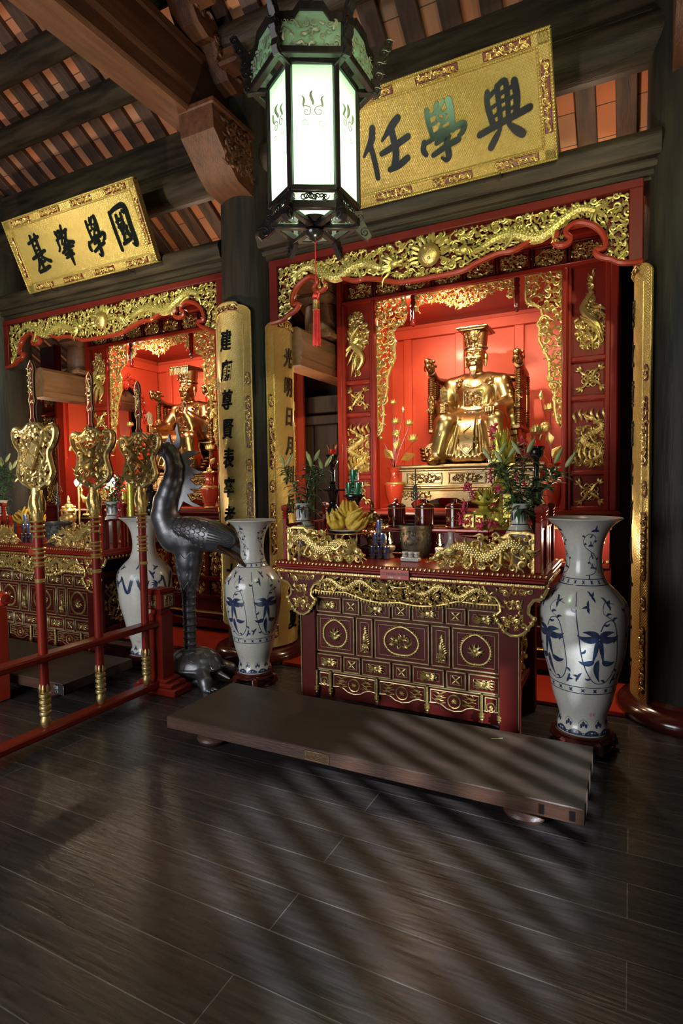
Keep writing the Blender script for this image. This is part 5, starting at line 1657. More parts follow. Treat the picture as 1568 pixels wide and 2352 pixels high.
def throne(loc, label, mats, seed):
    body, dark = mats
    t = thing('throne', label, 'throne', loc)
    mb = MB()
    mb.box((0, 0.10, 0.34), (0.90, 0.56, 0.05), 0.012)
    mb.box((0, 0.10, 0.29), (0.84, 0.50, 0.06), 0.01)
    mb.box((0, 0.10, 0.05), (0.94, 0.60, 0.05), 0.012)
    mb.box((0, 0.12, 0.17), (0.80, 0.46, 0.20), 0.01)
    mb.build('seat', dark, t)
    for s in (-1, 1):
        for (y, z1) in ((-0.14, 0.86), (-0.02, 0.84), (0.08, 0.83), (0.30, 0.86)):
            mb = MB()
            prof = [(0.034, 0.36)]
            z = 0.37
            while z < z1:
                k = (z-0.37)/(z1-0.37)
                if 0.30 < k < 0.62: prof += [(0.034, z)]
                else: prof += [(0.028, z), (0.036, z+0.009), (0.028, z+0.018)]
                z += 0.021
            prof.append((0.03, z1))
            mb.lathe(prof, 14, c=(s*0.425, y, 0))
            if y == -0.14:
                mb.set(R=FRONT, o=(s*0.425, y-0.034, 0))
                scrolls(mb, rectbox(-.028, .028, .52, .68), (-.028, .028, .52, .68), .012, .018, seed, 120, fl=0.4, tk=0.2)
                mb.set()
            mb.build('arm_post', dark, t)
        mb = MB()
        sg = [(s*0.41, 0.34, 0.90), (s*0.435, 0.15, 0.88), (s*0.43, -0.02, 0.89), (s*0.425, -0.14, 0.93)]
        mb.tube(sg, [0.035, 0.035, 0.04, 0.045], 10)
        for (dy, dz, r) in ((-0.02, 0.02, .055), (-0.06, 0.055, .05), (-0.11, 0.06, .04), (-0.10, 0.02, .034)):
            mb.ell((s*0.425, -0.14+dy, 0.95+dz), (r*0.85, r, r*0.9), 10, 7)
        for k in range(7):
            a = k/6*pi
            mb.ell((s*0.425+0.03*cos(a), -0.15+0.03*sin(k), 1.03+0.012*sin(3*k)), 0.017, 7, 5)
            mb.ell((s*0.425+0.04*cos(a), -0.12+0.035*sin(k*2), 0.99), 0.014, 6, 4)
        for q in (-1, 1):
            mb.ell((s*0.425+q*0.025, -0.22, 1.02), 0.012, 6, 4)
            mb.tube([(s*0.425+q*0.02, -0.25, 0.99), (s*0.425+q*0.035, -0.24, 0.95), (s*0.425+q*0.04, -0.2, 0.93)], 0.008, 5)
        mb.build('dragon_arm', dark, t)
    mb = MB()
    mb.tube([(-0.41, 0.34, 0.90), (-0.36, 0.37, 0.87), (-0.2, 0.39, 0.90), (0, 0.39, 0.92), (0.2, 0.39, 0.90), (0.36, 0.37, 0.87), (0.41, 0.34, 0.90)], 0.038, 10)
    for k in range(9): mb.lathe([(0.018, 0.36), (0.024, 0.5), (0.016, 0.7), (0.02, 0.9)], 10, c=(-0.32+0.08*k, 0.37, 0))
    mb.build('backrest', dark, t)
    for s in (-1, 1):
        mb = MB()
        mb.box((s*0.33, -0.38, 0.075), (0.14, 0.09, 0.15), 0.03)
        mb.lathe([(0.07, -0.045), (0.07, 0.045)], 20, c=(s*0.33, -0.38, 0.13), R=RX(pi/2))
        mb.set(R=FRONT, o=(s*0.33, -0.43, 0.1)); scrolls(mb, rectbox(-.05, .05, -.05, .06), (-.05, .05, -.05, .06), .012, .02, seed+3, 120, fl=0.2, tk=0.22); mb.set()
        for k in range(4): mb.ell((s*(0.43+0.012*k), -0.30+0.02*k, 0.05+0.035*k), (0.05, 0.08, 0.022), 10, 6)
        mb.build('footrest', dark, t)
    return t
def plinth(loc, label, mats, seed):
    body, dark = mats
    t = thing('statue_plinth', label, 'plinth', loc)
    mb = MB()
    w, d = 1.36, 0.92
    mb.box((0, 0, 0.395), (w+0.06, d+0.06, 0.035), 0.012)
    mb.box((0, 0, 0.365), (w+0.02, d+0.02, 0.03), 0.01)
    mb.box((0, 0, 0.28), (w-0.06, d-0.06, 0.15))
    mb.box((0, 0, 0.195), (w+0.0, d, 0.03), 0.012)
    mb.box((0, 0, 0.17), (w+0.06, d+0.06, 0.026), 0.01)
    for s in (-1, 1):
        for q in (-1, 1):
            mb.set(R=RZ(0 if s < 0 else pi), o=(0, 0, 0))
            mb.prism([(-q*(w/2-0.30)-0.0, 0)]*0 or [(-w/2-0.05, 0), (-w/2+0.18, 0), (-w/2+0.15, 0.05), (-w/2+0.22, 0.085), (-w/2+0.32, 0.08), (-w/2+0.36, 0.11), (-w/2+0.36, 0.16), (-w/2+0.02, 0.16), (-w/2-0.03, 0.10)], 0, 0.01) if False else None
    mb.set(R=FRONT, o=(0, -d/2-0.02, 0))
    P = [(-w/2-0.06, 0), (-w/2+0.16, 0), (-w/2+0.14, 0.035), (-w/2+0.18, 0.075), (-w/2+0.27, 0.085), (-w/2+0.33, 0.065), (-w/2+0.42, 0.095), (-0.09, 0.095), (0, 0.05)]
    P = P + [(-u, v) for u, v in P[-2::-1]] + [(w/2+0.03, 0.10), (w/2, 0.16), (-w/2, 0.16), (-w/2-0.03, 0.10)]
    mb.prism(P, -0.04, 0.0)
    mb.set(R=FRONT, o=(0, d/2-0.02, 0)); mb.prism(P, 0, 0.04)
    for s in (-1, 1):
        mb.set(R=RIGHT, o=(s*(w/2+0.005), 0, 0))
        Q = [(-d/2, 0), (-d/2+0.16, 0), (-d/2+0.14, 0.04), (-d/2+0.25, 0.09), (0, 0.06)]
        Q = Q + [(-u, v) for u, v in Q[-2::-1]] + [(d/2, 0.16), (-d/2, 0.16)]
        mb.prism(Q, -0.02, 0.02)
    mb.set()
    mb.build('base', body, t, sharp=28)
    for k in range(3):
        u = -0.42+0.42*k
        mb = MB().set(R=FRONT, o=(0, -d/2+0.03, 0))
        frame(mb, u-0.18, u+0.18, 0.225, 0.335, 0.014, 0.0, 0.012)
        scrolls(mb, lambda a, c: ((a-u)/0.15)**2+((c-0.28)/0.045)**2 < 1, (u-.16, u+.16, .235, .325), .012, .02, seed+k, 300, w=0.004, fl=0.15, tk=0.24)
        mb.build('relief_panel', body, t)
    mb = MB().set(R=FRONT, o=(0, -d/2-0.02, 0))
    for s in (-1, 1):
        scrolls(mb, rectbox(min(s*.34, s*.62), max(s*.34, s*.62), .09, .15), (min(s*.34, s*.64), max(s*.34, s*.64), .08, .16), .012, .02, seed+9, 200, fl=0.5, tk=0.25)
    mb.build('apron_carving', body, t)
    return t
for xc, k, mm, nm in ((XS[0], 0, (BRONZE, DBRONZE), 'right'), (XS[1], 1, (RBRONZE, DBRONZE), 'left')):
    zb = 1.355
    plinth((xc, 5.76, zb), 'bronze stepped plinth with relief panels under the %s king statue' % nm, (PLINTHM, PLINTHM) if k == 0 else (DBRONZE, DBRONZE), 800+k)
    throne((xc, 5.72, zb+0.415), 'bronze throne with dragon head arms around the %s king statue' % nm, mm, 820+k)
    statue_thing(k, (xc, 5.70, zb+0.415), ('gilded bronze seated king in a flat hat, one hand on his knee' if k == 0 else 'reddish bronze seated king with one hand raised, behind the crane'), mm)
# ------------------------------------------------------------------ altar tables
def altar(loc, label, seed):
    t = thing('altar_table', label, 'altar table', loc)
    # local origin: floor under the middle of the front edge of the top, +y to the back
    hw, D, zt = 0.935, 0.74, 1.055
    bw = 0.645                                 # half width of the panelled front
    yf = 0.06
    mb = MB()
    mb.box((0, D/2, zt-0.014), (2*hw-0.01, D-0.01, 0.026), 0.006)
    mb.box((0, D/2, zt-0.032), (2*hw+0.0, D, 0.018), 0.007)
    mb.box((0, D/2, zt-0.050), (2*hw-0.03, D-0.03, 0.022), 0.006)
    mb.box((0, D/2, zt-0.085), (2*hw-0.05, D-0.05, 0.02), 0.004)
    mb.build('top', RED, t)
    mb = MB()
    n = 62
    for k in range(n):
        u = -hw+0.012+k*(2*hw-0.024)/(n-1)
        mb.box((u, -0.001, zt-0.012), (0.012, 0.012, 0.016), 0.003, R=RY(0.5))
    mb.box((0, 0.008, zt-0.072), (2*hw-0.03, 0.012, 0.018), 0.003, mt=1)
    for k in range(44):
        u = -hw+0.03+k*(2*hw-0.06)/43
        for q in (-0.006, 0.006): mb.ell((u+q, 0.002, zt-0.072), (0.005, 0.008, 0.011), 6, 4)
    for s in (-1, 1):
        for k in range(18):
            mb.ell((s*(hw-0.012), 0.03+k*(D-0.06)/17, zt-0.072), (0.008, 0.01, 0.011), 6, 4)
    mb.build('bead_moulding', [GOLD, OLDGOLD], t)
    # corner posts and side frames
    for s in (-1, 1):
        mb = MB()
        mb.box((s*(bw+0.055), yf+0.03, 0.48), (0.115, 0.06, 0.96), 0.006)
        mb.box((s*(bw+0.085), yf+0.05, 0.48), (0.06, 0.10, 0.96), 0.008)
        mb.build('leg', DRED, t)
        mb = MB(); mb.box((s*(bw+0.116), yf+0.0, 0.52), (0.008, 0.01, 0.86), 0.003)
        mb.build('gold_edge', LINEGOLD, t)
        mb = MB()
        mb.box((s*(bw+0.085), D-0.08, 0.48), (0.09, 0.10, 0.96), 0.008)
        mb.box((s*(bw+0.085), D/2, 0.30), (0.04, D-0.2, 0.05), 0.008)
        mb.box((s*(bw+0.085), D/2, 0.80), (0.04, D-0.2, 0.05), 0.008)
        mb.box((s*(bw+0.06), D/2, 0.55), (0.015, D-0.2, 0.5))
        mb.build('side_frame', DRED, t)
        mb = MB().set(R=RIGHT if s > 0 else np.array([[0, 0, -1], [-1, 0, 0], [0, 1, 0]], float), o=(s*(bw+0.072), 0, 0))
        g = 1 if s > 0 else -1
        scrolls(mb, lambda u, v: ((abs(u)-D/2)/0.2)**2+((v-0.55)/0.20)**2 < 1, (min(g*0.15, g*0.6), max(g*0.15, g*0.6), 0.33, 0.77), 0.02, 0.035, seed+s, 500, fl=0.4, tk=0.3)
        mb.build('side_carving', OLDGOLD, t)
    mb = MB(); mb.box((0, yf+0.05, 0.53), (2*bw, 0.03, 0.90))
    mb.box((0, D-0.06, 0.55), (2*bw+0.1, 0.03, 0.8))
    mb.build('front_board', DRED, t)
    def panel(u0, u1, v0, v1, kind, sd):
        mb = MB().set(R=FRONT, o=(0, yf+0.034, 0))
        frame(mb, u0, u1, v0, v1, 0.010, 0.0, 0.016, mt=0)
        mb.box(((u0+u1)/2, (v0+v1)/2, 0.004), (u1-u0-0.02, v1-v0-0.02, 0.008), mt=1)
        a, c = (u0+u1)/2, (v0+v1)/2
        m_ = 0.030 if kind in 'bcm' else 0.026
        if kind != 'p': frame(mb, u0+m_, u1-m_, v0+m_, v1-m_, 0.004, 0.008, 0.012, mt=0)
        mb.mat = 2
        if kind == 'b':       # bats and knots
            scrolls(mb, lambda u, v: ((u-a)/((u1-u0)*0.26))**2+((v-c)/((v1-v0)*0.22))**2 < 1, (u0, u1, v0, v1), 0.008, 0.014, sd, 300, w=0.012, fl=0.6, tk=0.42)
            for s in (-1, 1):
                for k in range(4): flame(mb, a+s*0.01, c, (0 if s > 0 else pi)+s*(k-1.5)*0.45, 0.055, 0.008, 0.3, 0.012)
            mb.ell((a, c, 0.012), (0.03, 0.018, 0.008), 10, 5)
        elif kind == 'x':     # four-petal flower
            for k in range(4):
                q = pi/4+k*pi/2
                mb.ell((a+0.018*cos(q), c+0.018*sin(q), 0.012), (0.024, 0.008, 0.006), 8, 5, R=RZ(q))
            knob(mb, a, c, 0.007, 0.016)
        elif kind == 'm':     # cusped medallion with lotus
            rx, ry = (u1-u0)*0.31, (v1-v0)*0.345
            N = 40
            P = []
            for k in range(N):
                q = 2*pi*k/N
                f = 1+0.10*max(0, sin(q))**14-0.06*max(0, -sin(q))**14
                P.append((a+rx*f*cos(q), c+ry*f*sin(q), 0.013))
            mb.tube(P, 0.007, 6, closed=True, nrm=(0, 0, 1))
            for k in range(0, N, 1):
                q = 2*pi*k/N
                flame(mb, P[k][0], P[k][1], q+0.5, 0.020, 0.0045, 0.2, 0.012, n=4, seg=4)
            mb.prism([(a+rx*0.93*cos(q), c+ry*0.93*sin(q)) for q in np.linspace(0, 2*pi, 31)[:-1]], 0.006, 0.0095, mt=3)
            if rx > 0.11:
                scrolls(mb, lambda u, v: ((u-a)/0.075)**2+((v-c)/0.045)**2 < 1, (u0, u1, v0, v1), 0.010, 0.018, sd, 500, w=0.012, fl=0.3, tk=0.4)
            else:
                for k in range(9): flame(mb, a, c-0.01, pi/2+(k-4)*0.4, 0.06, 0.008, 0.3*(-1)**k, 0.012)
                for k in range(5): flame(mb, a, c-0.01, -pi/2+(k-2)*0.5, 0.045, 0.007, 0.4, 0.012)
                knob(mb, a, c, 0.022, 0.012)
        elif kind == 'c':     # standing bird
            mb.ell((a, c-0.01, 0.014), (0.017, 0.035, 0.01), 8, 6)
            mb.tube([(a, c+0.02, 0.014), (a+0.014, c+0.045, 0.014), (a+0.004, c+0.065, 0.014), (a+0.012, c+0.08, 0.014)], [0.009, 0.007, 0.006, 0.008], 6, nrm=(0, 0, 1))
            for k in range(8): flame(mb, a-0.01+0.004*k, c+0.05-0.014*k, pi*0.15, 0.04, 0.006, 0.3, 0.012, n=5)
            for k in range(5): flame(mb, a-0.02+0.010*k, c-0.045, -pi/2+0.12*(k-2), 0.055, 0.0055, 0.4, 0.012, n=5)
            for s in (-1, 1): mb.tube([(a+s*0.006, c-0.03, 0.012), (a+s*0.008, c-0.085, 0.012)], 0.004, 5)
            scrolls(mb, rectbox(a-.025, a+.025, v0+.035, v0+.07), (a-.03, a+.03, v0+.03, v0+.075), 0.008, 0.012, sd, 80, w=0.012, fl=0.3, tk=0.4)
        mb.build('carved_panel', [LINEGOLD, DRED, OLDGOLD, DRED], t)
    def row(ws, v0, v1, kinds, gap=0.014):
        tot = sum(ws)+gap*(len(ws)-1)
        f = (2*bw-gap*(len(ws)-1))/sum(ws)
        u = -bw
        for k, w in enumerate(ws):
            panel(u, u+w*f, v0, v1, kinds[k], seed+int(v0*100)+k)
            u += w*f+gap
    row([.19, .125, .205, .125, .205, .125, .19], 0.690, 0.800, 'bxbxbxb')
    row([.312, .131, .405, .131, .312], 0.405, 0.675, 'mcmcm')
    row([.19, .125, .205, .125, .205, .125, .19], 0.275, 0.390, 'bxbxbxb')
    # scalloped bottom panels between little turned drops
    ws = [0.105, 0.335, 0.335, 0.335, 0.105]
    f = 2*bw/sum(ws); u = -bw
    edges = [u]
    for k, w in enumerate(ws):
        a0, a1 = u+0.012, u+w*f-0.012
        m_ = (a0+a1)/2
        mb = MB().set(R=FRONT, o=(0, yf+0.034, 0))
        if k in (0, 4):
            low = [(a0, 0.155), (a0+0.02, 0.15), (m_, 0.165), (a1-0.02, 0.15), (a1, 0.155)]
        else:
            low = [(a0, 0.15), (a0+0.05, 0.155), (m_-0.08, 0.145), (m_-0.05, 0.125), (m_, 0.115), (m_+0.05, 0.125), (m_+0.08, 0.145), (a1-0.05, 0.155), (a1, 0.15)]
        mb.prism(low+[(a1, 0.265), (a0, 0.265)], -0.01, 0.006, mt=1)
        mb.mat = 0
        mb.tube([(p, q+0.012, 0.008) for p, q in low], 0.004, 5, nrm=(0, 0, 1))
        for (p, q) in ((a0+0.008, a0+0.008), (a1-0.008, a1-0.008)):
            mb.tube([(p, 0.16, 0.008), (p, 0.25, 0.008)], 0.004, 5, nrm=(0, 0, 1))
        mb.tube([(a0+0.008, 0.25, 0.008), (a1-0.008, 0.25, 0.008)], 0.004, 5, nrm=(0, 0, 1))
        mb.box((m_, 0.268, 0.008), (a1-a0+0.01, 0.009, 0.014), 0.003)
        mb.mat = 2
        r = 0.042 if k not in (0, 4) else 0.028
        mb.tube([(m_+r*cos(q), 0.19+r*sin(q), 0.009) for q in np.linspace(0, 2*pi, 20)[:-1]], 0.005, 5, closed=True, nrm=(0, 0, 1))
        for q in range(8): flame(mb, m_, 0.19, q*pi/4, r*0.55, 0.005, 0.2, 0.008, n=4, seg=4)
        if k not in (0, 4):
            for s in (-1, 1):
                for q in range(7):
                    flame(mb, m_+s*(0.055+0.012*(q % 3)), 0.175+0.011*q, 0 if s > 0 else pi, 0.075, 0.0045, 0.5*(-1)**q, 0.008, n=6, seg=4)
        mb.build('apron_panel', [LINEGOLD, DRED, OLDGOLD], t)
        u += w*f; edges.append(u)
    for u in edges:
        mb = MB()
        mb.lathe([(0.0, 0.085), (0.009, 0.10), (0.012, 0.112), (0.009, 0.118), (0.017, 0.122), (0.019, 0.13), (0.013, 0.136), (0.018, 0.142), (0.018, 0.15), (0.010, 0.155), (0.010, 0.27)], 12, c=(u, yf+0.012, 0))
        mb.build('turned_drop', OLDGOLD, t)
    # pierced valance under the top: dragons and flowers over a fringe
    def fr(u): return 0.83-0.028*cos(u/0.645*pi*1.0)-0.022*abs(sin(u*8))
    mb = MB().set(R=FRONT, o=(0, yf-0.005, 0))
    scrolls(mb, lambda u, v: v > fr(u)+0.022, (-0.64, 0.64, 0.80, 0.972), 0.011, 0.022, seed+5, 5000, fl=0.35, tk=0.34)
    for s in (-1, 1):
        P = [(s*(0.58-0.5*q), 0.905+0.03*sin(q*13), 0.012) for q in np.linspace(0, 1, 18)]
        dragon(mb, P, 0.019, -s, seed+8+s)
    mb.tube([(0.12*q, 0.94-0.03*(1-q*q), 0.014) for q in np.linspace(-1, 1, 10)], 0.004, 5, nrm=(0, 0, 1))
    mb.build('pierced_valance', GOLD, t)
    mb = MB().set(R=FRONT, o=(0, yf-0.005, 0))
    us = np.linspace(-0.645, 0.645, 60)
    mb.tube([(u, fr(u)+0.012, 0.006) for u in us], 0.007, 6, nrm=(0, 0, 1))
    for u in us:
        flame(mb, u, fr(u)+0.012, -pi/2-0.3, 0.036, 0.008, 0.5, 0.004, n=5, seg=5)
    mb.build('fringe', GOLD, t)
    # scrolled shoulder pieces with beaded outline at both corners
    for s in (-1, 1):
        uc = s*(bw+0.095)
        mb = MB().set(R=FRONT, o=(0, yf-0.02, 0))
        ol = [(-0.19, 0.975), (-0.175, 0.94), (-0.15, 0.905), (-0.11, 0.895), (-0.085, 0.86), (-0.08, 0.815), (-0.11, 0.785), (-0.105, 0.755), (-0.085, 0.735), (-0.06, 0.695), (-0.02, 0.672)]
        ol = ol+[(-u, v) for u, v in ol[::-1]]
        mb.prism([(uc+u*0.98, v) for u, v in ol], -0.012, 0.0, mt=1)
        mb.tube([(uc+u, v, 0.004) for u, v in ol], 0.010, 7, nrm=(0, 0, 1))
        for u, v in ((-.16, .92), (-.115, .785), (-.10, .755), (-.075, .72)):
            for g in (-1, 1): knob(mb, uc+g*u, v, 0.017, 0.006)
        scrolls(mb, lambda u, v: abs(u-uc) < 0.06, (uc-.07, uc+.07, .71, .80), .012, .02, seed+30, 160, fl=0.5, tk=0.4)
        scrolls(mb, rectbox(uc-.05, uc+.05, .83, .88), (uc-.05, uc+.05, .82, .89), .012, .02, seed+31, 160, fl=0.2, tk=0.4)
        scrolls(mb, rectbox(uc-.09, uc+.09, .92, .97), (uc-.09, uc+.09, .91, .975), .012, .022, seed+32, 200, fl=0.4, tk=0.4)
        mb.build('shoulder_scroll', [GOLD, DRED], t)
    # openwork dragon fences on the front corners of the top, between red posts
    for s in (-1, 1):
        mb = MB().set(R=FRONT, o=(0, 0.05, zt))
        P = [(s*(0.80-0.50*q), 0.135-0.03*q+0.05*sin(q*10)*(1-0.4*q), 0.014+0.01*sin(9*q)) for q in np.linspace(0, 1, 24)]
        dragon(mb, P, 0.030, -s, seed+60+s)
        scrolls(mb, lambda u, v: abs(u) > 0.30 and v < 0.215-0.26*max(0, 0.55-abs(u))/0.4 and abs(u) < 0.845, (min(s*.25, s*.845), max(s*.25, s*.845), 0.02, 0.22), 0.020, 0.032, seed+70+s, 900, fl=0.2, tk=0.32)
        mb.tube([(s*0.845, 0.0, 0), (s*0.845, 0.225, 0), (s*0.80, 0.235, 0), (s*0.72, 0.235, 0), (s*0.67, 0.20, 0), (s*0.62, 0.20, 0)], 0.014, 6, nrm=(0, 0, 1))
        for k in range(4): spiral(mb, s*(0.36+0.09*k), 0.03, 0.03, 0.5+k, s, 1.5, 0.0, tk=0.28)
        spiral(mb, s*0.29, 0.032, 0.034, 0.6, -s, 1.6, 0.0, tk=0.26)
        mb.build('dragon_fence', GOLD, t)
        for y in (0.06, 0.30, 0.66):
            mb = MB()
            hz = 0.30
            mb.box((0, 0, hz/2), (0.034, 0.034, hz), 0.004)
            mb.lathe([(0.024, hz), (0.016, hz+0.008), (0.026, hz+0.018), (0.016, hz+0.028), (0.026, hz+0.038), (0.016, hz+0.048), (0.03, hz+0.06), (0.034, hz+0.075), (0.03, hz+0.09), (0.0, hz+0.10)], 4, a0=pi/4)
            mb.set()
            mb.build('fence_post', RED, t, loc=(s*(hw-0.06), y, zt), sharp=20)
        mb = MB()
        mb.box((s*(hw-0.06), 0.36, zt+0.25), (0.016, 0.62, 0.02), 0.004)
        for k in range(7): mb.box((s*(hw-0.06), 0.10+0.09*k, zt+0.125), (0.012, 0.05, 0.25), 0.004)
        mb.build('side_rail', RED, t)
    # small red name plate on the edge of the top
    return t
A0 = altar((-1.358, 3.452, 0), 'carved red and gold altar table behind the bench, offerings on top', 900)
for x in (-4.995,):
    A1 = dup(A0, loc=(x, 3.452, 0), label='carved red and gold altar table in the left bay, behind the fan poles')
mb = MB()
p = at(905, 1308, 3.44)
pl = thing('name_plate', 'small bright red plaque on the front edge of the right altar table', 'plaque', (p[0], 3.444, 1.005))
mb = MB().set(R=FRONT); mb.box((0, 0, 0), (0.20, 0.064, 0.006), 0.002); mb.build('plate', ORED, pl)
mb = MB().set(R=FRONT, o=(0, -0.0042, 0.006)); glyphs(mb, 'LÝ NHÂN TÔNG', 0.024, 0.0004, 0.0012); mb.build('title_lettering', BOARDRED, pl, smooth=False)
mb = MB().set(R=FRONT, o=(0, -0.0042, -0.020)); glyphs(mb, '(1066 - 1128)', 0.017, 0.0004, 0.0012); mb.build('date_lettering', WHITE, pl, smooth=False)
p = at(78, 1258, 3.44)
p2_ = thing('name_plate', 'small red plaque on the left altar table, half behind the front fan pole', 'plaque', (p[0], 3.444, 1.005))
mb = MB().set(R=FRONT); mb.box((0, 0, 0), (0.17, 0.064, 0.006), 0.002); mb.build('plate', ORED, p2_)

# ------------------------------------------------------------------ low kneeling benches
def bench(loc, label, L, plaque):
    t = thing('low_bench', label, 'bench', loc)
    mb = MB(); mb.box((0, 0.33, 0.122), (L, 0.665, 0.076), 0.004); mb.build('seat_slab', PLAT, t)
    mb = MB()
    mb.box((0, -0.0025, 0.1215), (L-0.004, 0.004, 0.070), 0.001)
    mb.build('front_edge', PLATEDGE, t)
    for s in (-1, 1):
        for y in (0.12, 0.54):
            mb = MB(); mb.lathe([(0.075, 0.0), (0.095, 0.012), (0.105, 0.03), (0.10, 0.045), (0.085, 0.055), (0.10, 0.07), (0.11, 0.084)], 24)
            mb.build('foot', PLATEDGE, t, loc=(s*(L/2-0.27), y, 0))
    for k in range(2):
        mb = MB(); mb.box((L/2-0.05-0.13*k, -0.005, 0.12), (0.022, 0.004, 0.045)); mb.build('tenon', EBONY, t)
    if plaque:
        mb = MB().set(R=FRONT, o=(-0.13, -0.005, 0.120)); mb.box((0, 0, 0.0015), (0.15, 0.056, 0.004), 0.001)
        o = mb.build('brass_plaque', mat('dull_brass', (0.13, 0.075, 0.035), 0.4, 0.6, bump=0.3, bscale=60), t)
        mb = MB().set(R=FRONT, o=(-0.13, -0.005, 0.120)); frame(mb, -.072, .072, -.025, .025, .002, .003, .005)
        mb.build('plaque_border', LINEGOLD, o)
    return t
bench((-1.378, 2.645, 0), 'long dark timber bench in front of the right altar', 2.42, True)
bench((-4.92, 2.755, 0), 'dark timber bench behind the red fan pole stand', 2.42, False)
p = at(141, 1577, 2.745)
sg = thing('number_sign', 'small black number sign on the corner of the left bench', 'sign', (p[0]-0.015, 2.742, 0.122))
mb = MB().set(R=FRONT); mb.box((0, 0, 0.003), (0.105, 0.072, 0.005), 0.001, mt=0); frame(mb, -.0525, .0525, -.036, .036, .002, .005, .0065, mt=1); mb.build('plate', [DARKPLATE, STEEL], sg)
mb = MB().set(R=FRONT, o=(-0.026, -0.0063, 0.014)); glyphs(mb, '28', 0.032, 0.0, 0.001); mb.build('number', WHITE, sg, smooth=False)
mb = MB().set(R=FRONT, o=(-0.026, -0.0063, -0.014))
mb.tube([(-.009, -.004, 0), (-.009, .004, 0), (-.005, .009, 0), (.005, .009, 0), (.009, .004, 0), (.009, -.004, 0)], .0012, 5)
for s in (-1, 1): mb.box((s*.009, -.006, 0), (.004, .007, .001))
mb.build('headphone_symbol', WHITE, sg)
mb = MB(); mb.tube([(0, 0, 0), (0.03, 0.008, 0.002), (0.055, 0.03, 0.0)], 0.003, 5)
p = atz(1128, 1697, 0.162)
tag(mb.build('plant_stem', BUD, loc=(p[0], p[1], 0.1635)), 'snippet of green stem lying on the bench', 'stem')
# ------------------------------------------------------------------ large floor vases
VP = [(0.148, 0.0), (0.150, 0.02), (0.138, 0.06), (0.138, 0.10), (0.170, 0.197), (0.196, 0.32), (0.222, 0.42), (0.235, 0.48), (0.248, 0.61), (0.250, 0.70), (0.243, 0.74), (0.230, 0.767), (0.18, 0.825), (0.140, 0.862), (0.119, 0.90), (0.105, 0.96), (0.104, 1.03), (0.119, 1.115), (0.150, 1.175), (0.19, 1.212), (0.218, 1.23)]
def smoothprof(P, n=6):
    P = np.array(P); Q = []
    for i in range(len(P)-1):
        a, b, c, d = P[max(i-1, 0)], P[i], P[i+1], P[min(i+2, len(P)-1)]
        for t in np.linspace(0, 1, n, endpoint=False):
            Q.append(0.5*((2*b)+(c-a)*t+(2*a-5*b+4*c-d)*t*t+(3*b-a-3*c+d)*t**3))
    Q.append(P[-1])
    return np.array(Q)
VPS = smoothprof(VP, 4)
def vrad(z): return np.interp(z, VPS[:, 1], VPS[:, 0])
